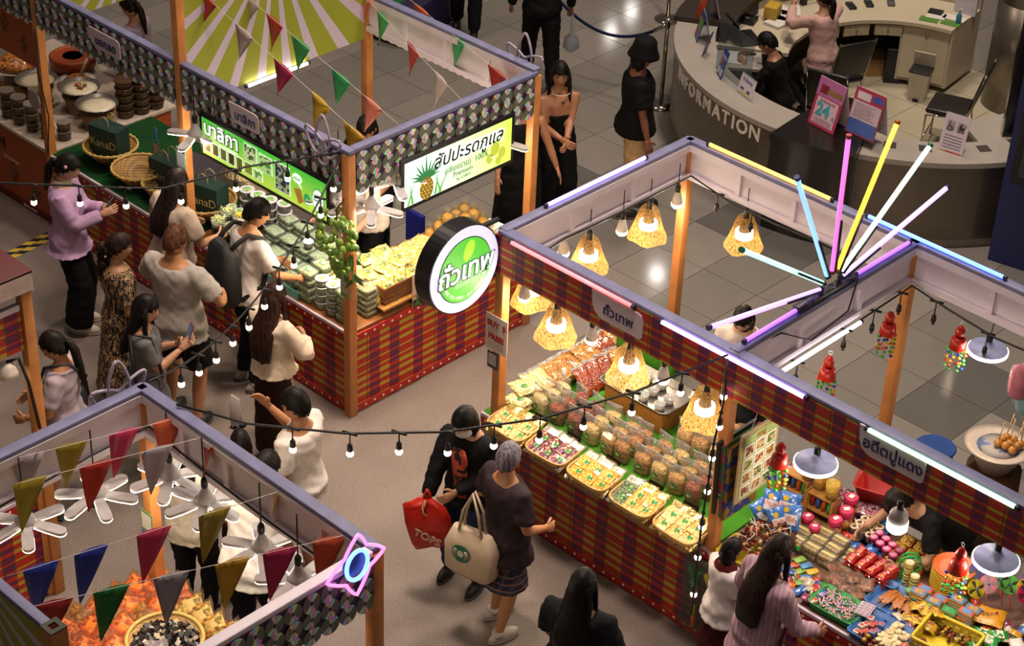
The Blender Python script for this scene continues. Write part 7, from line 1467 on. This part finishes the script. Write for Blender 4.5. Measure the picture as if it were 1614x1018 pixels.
    def done(me, ex=ex):
        q = B(); q.v = [tuple(v.co) for v in me.vertices]; q.f = [list(p.vertices) for p in me.polygons]; q.m = [0] * len(q.f); q.sm = [True] * len(q.f); o = len(q.v); q.v += ex.v; q.f += [[i + o for i in f] for f in ex.f]; q.m += ex.m; q.sm += [True] * len(ex.f); body.data = q.mesh([skm, EYEW, IRIS, M('#8a4038', .4)])
    pend(g, done, .0155, 4)
    # clothes
    if top:
        col, sl, hem, e = top[:4]; e *= .62; m = col if not isinstance(col, str) else M(col, .8, var=.1, scale=30, bump=.15); g = B(); flare = top[4] if len(top) > 4 else 0
        zt = 1.435 if not neck else neck; prof = [(z, rx, ry, yo) for z, rx, ry, yo in TOR if hem < z < zt]; z_h = hem; rx0 = .165 if hem > .9 else .19 if hem > .6 else .2; prof = [(z, rx + (.022 if z < .97 and hem < .9 else .012 if z < 1.05 else 0), ry + (.018 if z < .97 and hem < .9 else .008 if z < 1.05 else 0), yo) for z, rx, ry, yo in prof]
        rings = [ring(hem, rx0 + flare, .155 + flare * .8, 0, e)]
        if hem < .8: rings.append(ring(.84, .19, .14, 0, e))
        g.loft(rings + [ring(z, rx, ry, yo, e * (1 if z < 1.38 else .75)) for z, rx, ry, yo in prof])
        for i, (sh, el, wr_) in enumerate(arms):
            r0, r1, r2 = (.05 * b + e) * s, (.043 + e) * s, (.034 + e * .8) * s; inn = sh.lerp(up((0, 0, 1.33)), .4)
            if sl == 'short': g.tube([inn, sh, sh.lerp(el, .4), sh.lerp(el, .75)], [r0 * .9, r0 * .95, r0 * .98, r0 * 1.04], 14)
            elif sl == 'long': g.tube([inn, sh, sh.lerp(el, .5), el.lerp(sh, .06), el.lerp(wr_, .06), el.lerp(wr_, .55), el.lerp(wr_, .95)], [r0 * .9, r0 * .95, r1 * 1.03, r1, r1, r2 * 1.08, r2], 14)
        garment('shirt' if hem > .6 else 'dress', g, m, t, .0055, seed=NP[0])
    if bottom:
        kind, col, end, e = bottom[:4]; e *= .75; m = col if not isinstance(col, str) else M(col, .8, var=.12, scale=30, bump=.15); g = B()
        hm = top[2] if top else 9; wz = [(z, rx - (.03 if z > hm else 0), ry - (.03 if z > hm else 0), yo) for z, rx, ry, yo in ((1.03, .15, .108, 0), (.98, .158, .114, 0), (.92, .168, .122, -.008), (.84, .165, .118, -.006))]
        if kind == 'skirt':
            cx = sum(l[2].x for l in legs) / 2; cy = sum(l[2].y for l in legs) / 2; fl_w = bottom[4] if len(bottom) > 4 else .05
            g.loft([ring(z, rx, ry, yo, e) for z, rx, ry, yo in wz] + [[(p[0] + cx * .5, p[1] + cy * .5, end * s) for p in ell((0, 0, 0), (.17 + fl_w) * s * b, (.13 + fl_w) * s, 18)]])
        else:
            g.loft([ring(z, rx, ry, yo, e * .8) for z, rx, ry, yo in wz])
            fw = bottom[4] if len(bottom) > 4 else 0
            for a, k, c in legs:
                r0 = (.086 * b + e) * s; u0 = max(0, min(.36, (.9 - hm - .02) / .43)) if hm < .9 else 0; pts, rr_ = [a.lerp(k, u0) + (V((0, 0, .04 * s)) if not u0 else V((0, 0, 0))), a.lerp(k, max(.4, u0 + .05))], [r0, r0 * .97]
                if end >= .4: pts += [a.lerp(k, .86)]; rr_ += [r0 * .92]
                else: pts += [k, k.lerp(c, .45), k.lerp(c, .97)]; rr_ += [(.066 + e + fw * .4) * s, (.06 + e + fw * .8) * s, (.05 + e + fw) * s]
                g.tube(pts, rr_, 14)
        garment({'skirt': 'skirt', 'shorts': 'shorts'}.get(kind, 'trousers'), g, m, t, .005, seed=NP[0] + 9)
    if shoe and shoes:
        for a, k, c in legs:
            q = B(); q.ball((0, .045 * s, .04 * s), (.045 * s, .135 * s, .055 * s), 14, 9); q.v = [(p[0] + c.x, p[1] + c.y, max(.012, p[2])) for p in q.v]; q.tube([(c.x, c.y - .01, .05 * s), (c.x, c.y - .01, .1 * s)], .045 * s, 10); so = q.build('shoe', M(shoes, .5, var=.08), t); q = B(); q.ball((0, .045 * s, 0), (.049 * s, .14 * s, .3), 14, 9); q.v = [(p[0] + c.x, p[1] + c.y, min(.02, max(0, p[2]))) for p in q.v]; q.build('sole', M('#8a8078' if shoes in ('#b8aca0', '#c0b4a8') else '#3a3430', .6), so)
    if hair: hairmesh(tw, s, hair[0], hair[2], NP[0], Matrix.Translation(tw.translation) @ Matrix.Rotation(head[0], 4, 'Z') @ Matrix.Rotation(-lean * .8, 4, 'X')).build('hair', HAIR(hair[1]), t)
    return t, dict(tw=tw, s=s, arms=arms, legs=legs, up=up)
def world(t, p): return Matrix.Translation(t.location) @ Matrix.Rotation(t.rotation_euler.z, 4, 'Z') @ Vector(p)
def phone(p, rz, label, col='#16161c', tilt=.9):
    t = thing('mobile_phone', label, 'phone', p, rz); t.rotation_euler = (tilt, 0, rz); B().box((-.036, -.075, -.004), (.036, .075, .004), .004).build('case', M(col, .35), t); B().box((-.032, -.068, .0042), (.032, .068, .005)).build('screen', EM('#8a94a8', .25, '#10141a'), t)
def strapbag(label, name, t, pts, c, size, col, off=(0, 0, 0), mark=None):
    """bag hanging by a strap; pts is the strap in the person's frame"""
    o = thing(name, label, 'bag', world(t, c), t.rotation_euler.z); w, d, h = size
    g = B(); g.loft([rrect(w * .85, d, 0, .4), rrect(w, d * 1.1, h * .3, .4), rrect(w * .95, d * .8, h * .85, .4), rrect(w * .9, d * .4, h, .5)]); g.build('pouch', M(col, .7, var=.08), o); g = B(); g.tube([Vector(p) - Vector(c) for p in pts], .013, 6); g.build('strap', M(col, .7, var=.08), o); return o
BLK2 = '#0e0d0e'
t, k = person('woman in lilac jumper and black wide trousers looking at a phone', -2.55, -.83, 40, 1.66, '#b08468', ('#b08eb0', 'long', .80, .04, .03), ('trousers', '#0c0b0c', .05, .03, .05), ('tail', '#120d0c', .22), ((-.07, .3, 1.16), (.07, .32, 1.18)), 0, (0, .35), ((-.1, .0), (.11, .05)), '#b8aca0')
phone(world(t, (.0, .36, 1.22)), t.rotation_euler.z, 'mobile phone held by the woman in lilac'); q = B(); q.ball(tuple(k['tw'] @ Vector((.085, -.01, .05))), .016, 8, 5); q.build('hair_clip', M('#b88a8a', .4), t); g = B(); g.loft([ell(k['up']((0, -.012, 1.425)), .085, .075), ell(k['up']((0, -.012, 1.46)), .065, .062)], False); g.build('collar', M('#a8a48a', .8), t)
person('woman in beige T-shirt with long dark hair at the counter', -1.72, -.4, 88, 1.66, '#a87a5c', ('#baa696', 'short', .88, .04), ('trousers', '#3c4c66', .09, .014), ('long', '#1c1210', .4), ((-.2, .3, 1.05), (.22, .32, 1.08)), .08, (0, .2), build=1.15)
person('woman in animal print dress with curly ponytail', -1.27, -1.24, 75, 1.62, '#a87a5c', (ZEBRA(), 'short', .22, .03, .1), None, ('curly', '#22140f', .26), ((-.2, .12, .92), (.2, .15, .92)), 0, (-.4, .1), shoes='#2a2420')
person('big man in grey T-shirt and black shorts with short brown hair', -.86, -1.0, 105, 1.76, '#a8744e', ('#9c948c', 'short', .8, .035), ('shorts', '#100f10', .5, .03), ('crop', '#4a2c1c', .1), ((-.2, .28, 1.08), (.24, .25, 1.05)), 0, (.1, .15), ((-.13, 0), (.16, -.05)), '#1c1b1c', build=1.2, hint=((-1, -.6, -.3), (1, -.6, -.3)))
t, k = person('woman in dark grey dress with long black hair holding a phone', -.47, -1.6, 55, 1.6, '#a87a5c', ('#5c585a', 'short', .5, .03, .06), None, ('long', '#0f0b0b', .38), ((-.05, .26, 1.2), (.06, .28, 1.22)), 0, (-.3, .2), shoes='#8a7458')
phone(world(t, (.0, .33, 1.24)), t.rotation_euler.z + .3, 'patterned mobile phone held by the woman in dark grey', '#6b2a2a', 1.2); strapbag('large black shoulder bag of the woman in dark grey', 'shoulder_bag', t, [(.2, .12, 1.0), (.15, .05, 1.32), (.13, -.1, 1.35), (.24, -.08, 1.0)], (.22, .04, .62), (.36, .13, .36), '#141314')
t, k = person('man in white T-shirt with a large black backpack', -.88, -.32, 78, 1.73, '#a8744e', ('#cfc5bf', 'short', .86, .03), ('trousers', '#121214', .09, .015), ('short', '#100c0b', .1), ((-.16, .36, .98), (.2, .36, 1.0)), .12, (-.35, .3), shoes='#8a8078', build=1.08)
bp = thing('backpack', 'large black backpack worn over the white T-shirt', 'backpack', world(t, (0, -.19, .88)), t.rotation_euler.z); B().loft([rrect(.28, .13, 0, .4), rrect(.36, .2, .06, .45), rrect(.36, .19, .3, .45), rrect(.28, .13, .48, .5), rrect(.16, .06, .54, .6)]).build('main_pack', M('#0d0c0d', .7, var=.15), bp)
g = B(); g.box((-.13, -.13, .05), (.13, -.08, .26), .02); g.build('front_pocket', M('#121112', .7), bp)
for sx in (-1, 1): g = B(); g.tube([(sx * .1, .03, .5), (sx * .115, .08, .55), (sx * .125, .17, .6), (sx * .13, .29, .54), (sx * .15, .33, .38), (sx * .19, .25, .16), (sx * .17, .06, .06)], .021, 8); g.build('shoulder_strap', M('#0d0c0d', .7), bp)
person('woman in cream blouse and long brown skirt with long brown hair', .06, -.82, 92, 1.6, '#a87a5c', ('#d2bea8', 'long', .92, .045, .02), ('skirt', '#2c1710', .12, .02, .03), ('long', '#2a150e', .48), ((-.12, .22, 1.12), (.1, .24, 1.15)), 0, (.1, .2), shoes='#1a1614', hint=((-1, -.5, -.4), (1, -.5, -.4)), curl=.9)
tag(B().loft([rrect(.1, .04, 0, .4), rrect(.12, .05, .1, .4), rrect(.1, .02, .3, .5)]).build('white_carrier_bag', M('#a89c98', .5, var=.1), None, (-.2, -1.0, .25)), 'white carrier bag beside the brown skirt', 'bag')
t, k = person('young man in white T-shirt turning left near the bunting stall', 1.32, -1.64, 195, 1.7, '#a8744e', ('#d2c8be', 'short', .82, .035), ('shorts', '#1a1a20', .48, .02), ('short', '#0e0b0a', .1), ((-.24, .03, .85), (.12, .34, 1.38)), 0, (.15, .1), build=1.08, hint=((-.4, -1, -.2), (.4, -.3, -1)))
phone(world(t, (-.25, .08, .76)), t.rotation_euler.z, 'dark phone hanging in the young man hand', tilt=1.4)
t, k = person('small person with sunglasses pushed up, behind the boarded beam', 1.1, -1.97, 150, 1.4, '#a8744e', ('#8a3a30', 'short', .8, .03), ('trousers', '#22242c', .09, .015), ('bob', '#0f0b0a', .1)); g = B()
for sx in (-1, 1): g.ball((sx * .032, .06, .1), (.024, .012, .018), 10, 6)
g.tube([(-.06, .06, .1), (0, .075, .1), (.06, .06, .1)], .004, 5); g.v = [tuple(k['tw'] @ Vector(p)) for p in g.v]; g.build('sunglasses', M('#0e0c10', .15), t)
t, k = person('woman in white cardigan and black trousers beyond the bunting', 1.1, -2.42, 115, 1.6, '#a87a5c', ('#d4c8b4', 'long', .82, .04), ('trousers', '#0f0e10', .09, .015), ('long', '#15100e', .2), ((-.12, .24, 1.05), (.16, .22, 1.0)))
person('man in white polo shirt leaning over beyond the bunting', 1.76, -2.42, 120, 1.7, '#a8744e', ('#d6d0c8', 'short', .8, .035), ('trousers', '#17141e', .09, .02), ('short', '#14100e', .1), ((-.2, .42, 1.0), (.22, .4, .98)), .3, (-.3, .4), build=1.15)
t, k = person('young woman with long ponytail in grey T-shirt at left', -.47, -2.32, 215, 1.6, '#a8744e', ('#a4949c', 'short', .78, .035), ('shorts', '#3a4658', .55, .02), ('tail', '#14100d', .42), ((-.18, .25, 1.0), (.15, .3, 1.0)), 0, (.1, .25), ((-.1, .12), (.12, -.14)), None, shoe=False)
strapbag('small black bag slung across the grey T-shirt', 'cross_body_bag', t, [(.2, -.02, .95), (.08, -.15, 1.2), (-.1, -.1, 1.41), (-.14, .06, 1.38), (-.02, .17, 1.15)], (.22, -.02, .78), (.18, .08, .18), '#141314')
for i in (0, 1): a, kn, c = k['legs'][i]; q = B(); q.box((c.x - .045, c.y - .06, 0), (c.x + .045, c.y + .17, .018), .008); so = q.build('flip_flop', M('#171412', .6), t); g = B(); g.tube([(c.x - .038, c.y + .03, .02), (c.x, c.y + .1, .055), (c.x + .038, c.y + .03, .02)], .006, 5); g.build('thong', BLACK, so)
t, k = person('woman in black jacket and white mask holding a red bag', 2.08, -.74, 285, 1.6, '#a87a5c', (BLK2, 'long', .8, .045, .02), ('trousers', '#22304a', .1, .02), ('bob', '#0b0908', .1), ((-.02, .26, 1.02), (.2, .3, .9)), .08, (-.1, .45), ((-.12, .05), (.16, .0)), '#0f0e0e', curl=.7)
q = B(); q.ball((0, .045, -.05), (.07, .06, .048), 14, 9); q.v = [tuple(k['tw'] @ Vector(p)) for p in q.v]; q.build('face_mask', M('#b8aeb0', .7), t); g = B(); g.loft([[tuple(k['up']((sx * w, .118 + .045 + dy, z))) for sx, dy in ((-1, -.012), (0, 0), (1, -.012), (0, -.03))] for w, z, in ((.05, .9), (.06, 1.1), (.07, 1.28), (.05, 1.37))]); g.build('orange_print_shirt', PATCH('#15100e', '#b8482c', 26, .47), t)
rb = thing('carrier_bag', 'bright red carrier bag with white letters held by the masked woman', 'bag', world(t, (.17, .3, .45)), R(28)); g = B(); g.loft([rrect(.16, .07, 0, .5), rrect(.24, .12, .05, .6), rrect(.33, .13, .19, .7), rrect(.36, .1, .3, .8), rrect(.26, .07, .37, .9), rrect(.1, .04, .42, .8)]); g.v = [(p[0] + .012 * math.sin(40 * p[2] + 9 * p[1]), p[1] + .018 * math.sin(31 * p[0] + 22 * p[2]), p[2] + .012 * math.sin(25 * p[0])) for p in g.v]; g.build('bag', M('#b01c10', .3, var=.1, scale=9, bump=1), rb); text('TOPS', .085, M('#c8a090', .4), rb, (.03, -.085, .14), (PI / 2, R(18), 0), depth=.002, bold=.002)
for sx in (-1, 1): g = B(); g.tube([(sx * .03, 0, .38), (sx * .02, 0, .45), (0, -.01, .5)], .01, 6); g.build('handle', M('#b01c10', .35), rb)
t, k = person('grey-haired woman in dark T-shirt and checked skirt with a tote', 2.6, -.93, 78, 1.58, '#a8744e', ('#2c2226', 'short', .74, .045, .02), ('skirt', CHECK('#1a1a2c', '#3c3244', '#7a5a44', .05), .5, .02, .06), ('short', '#6a626c', .1), ((-.22, .2, 1.02), (.2, .22, 1.0)), 0, (.45, .0), ((-.12, .02), (.12, -.1)), '#b8aca0', build=1.12)
tt = thing('tote_bag', 'cream canvas tote with a round green emblem on her arm', 'bag', (2.52, -1.16, .56), R(12)); g = B(); g.loft([rrect(.28, .1, 0, .35), rrect(.38, .16, .05, .4), rrect(.4, .14, .25, .4), rrect(.3, .07, .38, .5)]); g.build('canvas_body', M('#b09c84', .8, var=.08, bump=.2), tt)
for yy in (-.03, .03): g = B(); g.tube([(-.09, yy, .37), (-.06, yy, .55), (0, yy * .5, .7), (.06, yy, .55), (.09, yy, .37)], .011, 6); g.build('handle', M('#b09c84', .8), tt)
em = ringd(B(), .07, -.002, 0).build('emblem', M('#1c5a40', .6), tt, (-.04, -.082, .22)); 
ringd(B(), .026, -.0035, -.0021).build('emblem_figure', M('#b8b09c', .6), em)
for sx in (-1, 1):
    for j in range(3): g = B(); g.tube([(sx * (.03 + .012 * j), -.003, -.045 + .01 * j), (sx * (.04 + .01 * j), -.003, 0), (sx * (.03 + .008 * j), -.003, .035)], .0035, 4); g.build('emblem_wave', M('#b8b09c', .6), em)
person('dark-haired woman in black seen from above at the bottom edge', 3.82, -1.55, 110, 1.6, '#7a5038', ('#0f0e12', 'short', .8, .035), ('trousers', '#121216', .09, .015), ('long', '#0b0807', .45), ((-.2, .2, .9), (.28, .15, 1.0)), 0, (0, .1), build=1.15)
t, k = person('small child in white shirt and maroon skirt at the sweets', 3.95, -.24, 70, 1.2, '#9a6a4c', ('#c8bebe', 'short', .78, .05, .03), ('skirt', '#3c0c10', .42, .02, .07), ('bob', '#0e0a09', .1), ((-.2, .15, .85), (.2, .25, .95)), 0, (0, .2)); g = B(); g.loft([ell(k['up']((0, -.01, 1.4)), .09, .075), ell(k['up']((0, -.01, 1.46)), .06, .055)], False); g.build('collar', M('#4a1216', .8), t)
t, k = person('woman in pinstriped lilac shirt with very long dark hair', 4.42, -.48, 72, 1.62, '#9a6a4c', (STRIPES('#9a7886', '#c0a8b2', .045, .12, 3), 'long', .72, .035, .03), ('trousers', '#2c2a33', .09, .02), ('long', '#1c0f0b', .5), ((-.3, .22, .95), (.22, .3, .98)), .06, (.1, .25), build=1.05)
strapbag('dark red bag on the arm of the woman in the pinstriped shirt', 'shoulder_bag', t, [(.24, .1, .95), (.22, .06, 1.2), (.24, -.02, .95)], (.28, .04, .55), (.26, .12, .34), '#4a1014')
t, k = person('seller in black T-shirt stooping over the sweets', 4.68, 1.33, 250, 1.62, '#a87a5c', ('#0e0d0d', 'short', .82, .03), ('trousers', '#7a5a3c', .09, .02), ('tail', '#120c0a', .15), ((-.2, .62, .9), (.24, .6, .92)), .95, (0, .3)); q = B(); q.box((-.05, -.1, .07), (.05, -.075, .11), .01); q.v = [tuple(k['tw'] @ Vector(p)) for p in q.v]; q.build('hair_clip', M('#8a6a44', .3), t)
person('seller girl in white T-shirt looking down behind the nuts', 2.5, 1.72, 300, 1.56, '#b08468', ('#c4b6ae', 'short', .82, .03), ('trousers', '#1c2030', .09, .015), ('bob', '#0e0a09', .1), ((-.12, .3, 1.0), (.14, .3, 1.0)), .1, (-.1, .5))
t, k = person('seller in black with a mask resting her chin on her hand', 2.95, 1.32, 215, 1.42, '#a87a5c', ('#100f10', 'short', .82, .03), ('trousers', '#1c1c20', .09, .015), ('tail', '#1c1210', .2), ((-.15, .3, 1.05), (.02, .17, 1.5)), .2, (.1, .2)); q = B(); q.ball((0, .045, -.05), (.07, .06, .048), 14, 9); q.v = [tuple(k['tw'] @ Vector(p)) for p in q.v]; q.build('face_mask', M('#b0b4bc', .7), t)
t, k = person('seller in navy T-shirt bending over the fruit counter', -1.5, 1.62, 295, 1.68, '#a8744e', ('#0e1018', 'short', .82, .03), ('trousers', '#121216', .09, .015), ('bob', '#0d0a09', .1), ((-.18, .35, 1.0), (.2, .35, 1.0)), .15, (0, .6)); text('10-10', .06, M('#8a8a94'), t, k['up']((.03, .15, 1.26)), (PI / 2, 0, PI), depth=.002)
t, k = person('seller in pale shirt and black trousers behind the blade lamps', -1.1, 1.18, 270, 1.68, '#b08468', ('#d4c6ba', 'short', .86, .035), ('trousers', '#0f0e10', .09, .02), ('short', '#100c0b', .1), ((-.25, .4, 1.0), (.2, .42, .98)), .2, (0, .5)); a, el, w = k['arms'][1]; g = B(); g.lathe([(.033, -.01), (.035, 0), (.033, .01)], 12, tuple(w.lerp(el, .1))); g.build('wrist_watch', CHROME, t)
tag(B().box((-.1, -.02, 0), (.1, .02, .35)).build('blue_display_box', M('#141a6a', .4), None, (-.95, 1.6, .5)), 'dark blue box behind the pale shirted seller', 'box')
t, k = person('woman in black strapless top with long wavy hair and a pearl necklace', -1.0, 3.42, 335, 1.69, '#9c6a4c', (BLK2, 'none', .98, .012), ('trousers', '#0c0b0c', .05, .02, .03), ('long', '#0d0908', .34), ((.03, .3, 1.05), (.08, .32, 1.07)), 0, (-.3, .15), neck=1.28)
g = B(); g.tube([tuple(Vector(p) + Vector((0, .02 + (.02 if p[1] > 0 else 0), (-.025 if p[1] > 0 else .02)))) for p in ell(k['up']((0, -.005, 1.43)), .085, .085, 20)] , .006, 6); g.build('pearl_necklace', M('#b8a898', .3), t); g = B(); g.ball(tuple(k['up']((0, .115, 1.33))), .014, 8, 5); g.build('pendant', M('#2a1c14', .3), t)
t, k = person('woman in black dress pointing down with a tattooed arm', -.92, 2.85, 330, 1.66, '#9c6a4c', (BLK2, 'none', .1, .03, .04), None, ('long', '#120c0a', .3), ((-.34, .12, .85), (.3, .32, .93)), 0, (.2, .2), curl=.25, neck=1.36)
t, k = person('walker in black seen from behind at the top edge', -3.08, 5.42, 140, 1.74, '#9c6a4c', (BLK2, 'long', .86, .03), ('trousers', '#0d0c0e', .05, .025), ('short', '#0d0a09', .1), ((-.3, .08, .92), (.3, .0, .92)), 0, (0, 0), ((-.1, .25), (.12, -.2)), '#141214'); o = thing('clear_shopping_bag', 'clear shiny plastic bag carried by the walker in black', 'bag', world(t, (.32, -.05, .45))); B().lathe([(.04, 0), (.09, .05), (.08, .14), (.02, .2), (.01, .42)], 12).build('bag', FILM('#e8ecf4', .45), o)
person('passer-by in black trousers at the top edge', -4.6, 5.85, 310, 1.72, '#9c6a4c', ('#0f0e10', 'long', .86, .03), ('trousers', '#0d0d10', .05, .025), ('short', '#0d0a09', .1), feet=((-.1, .2), (.12, -.15)), shoes='#121012')
t, k = person('visitor in black hat, black T-shirt and beige shorts at the rope', -.68, 4.15, 45, 1.76, '#7a4a34', ('#0b0b0c', 'short', .84, .05, .0), ('shorts', '#b09068', .5, .02), ('bob', '#15100e', .1), ((-.24, .02, .8), (.24, .1, .82)), 0, (0, .1), ((-.1, .1), (.12, -.1)), '#17130f', build=1.12)
g = B(); g.lathe([(.145, -.03), (.138, -.01), (.112, .05), (.1, .11), (.08, .135), (.01, .145)], 24); g.v = [tuple(k['tw'] @ (Vector(p) * k['s'] + Vector((0, 0, .03)))) for p in g.v]; g.build('bucket_hat', M('#08080a', .8), t)
person('staff member in pink jacket reaching across the desk', -.72, 7.15, 172, 1.62, '#a87a5c', ('#bc968e', 'long', .74, .035), ('trousers', '#1c1a1c', .09, .015), ('tail', '#120d0b', .2), ((-.1, .42, 1.15), (.35, .45, 1.12)), .12, (0, .1), drop=.22)
person('staff member in black shirt writing at the counter', -.6, 6.3, 205, 1.6, '#9c6a4c', ('#0d0c0c', 'long', .8, .03), ('trousers', '#121012', .09, .015), ('short', '#0c0908', .1), ((-.1, .4, .88), (.16, .42, .9)), .25, (0, .35), ((-.1, .35), (.1, .35)), drop=.4)
sheet('paper_sheet', 'white form under the writing staff member hands', (-1.08, 6.1), .22, .28, PAPER, 30, .85, 'paper'); tag(B().box((-.28, -.2, 0), (.28, .2, .03)).build('writing_shelf', SOLID, None, (-1.05, 6.08, .818), R(40)), 'pale writing shelf inside the counter', 'shelf')
person('seller with dark ponytail and lilac top behind the pans', -4.78, 1.6, 200, 1.58, '#a87a5c', ('#8a7a8a', 'short', .82, .03), ('trousers', '#1a1a1e', .09, .015), ('tail', '#140e0c', .25), ((-.2, .35, 1.0), (.2, .35, 1.0)), .15, (-.2, .3))

tag(B().box((-.8, -.5, 0), (.8, .5, .4), .02).build('display_plinth', M('#1c1238', .5), None, (-5.6, 5.35, 0), R(10)), 'dark purple plinth beyond the scalloped beam at the top edge', 'plinth')
flush()
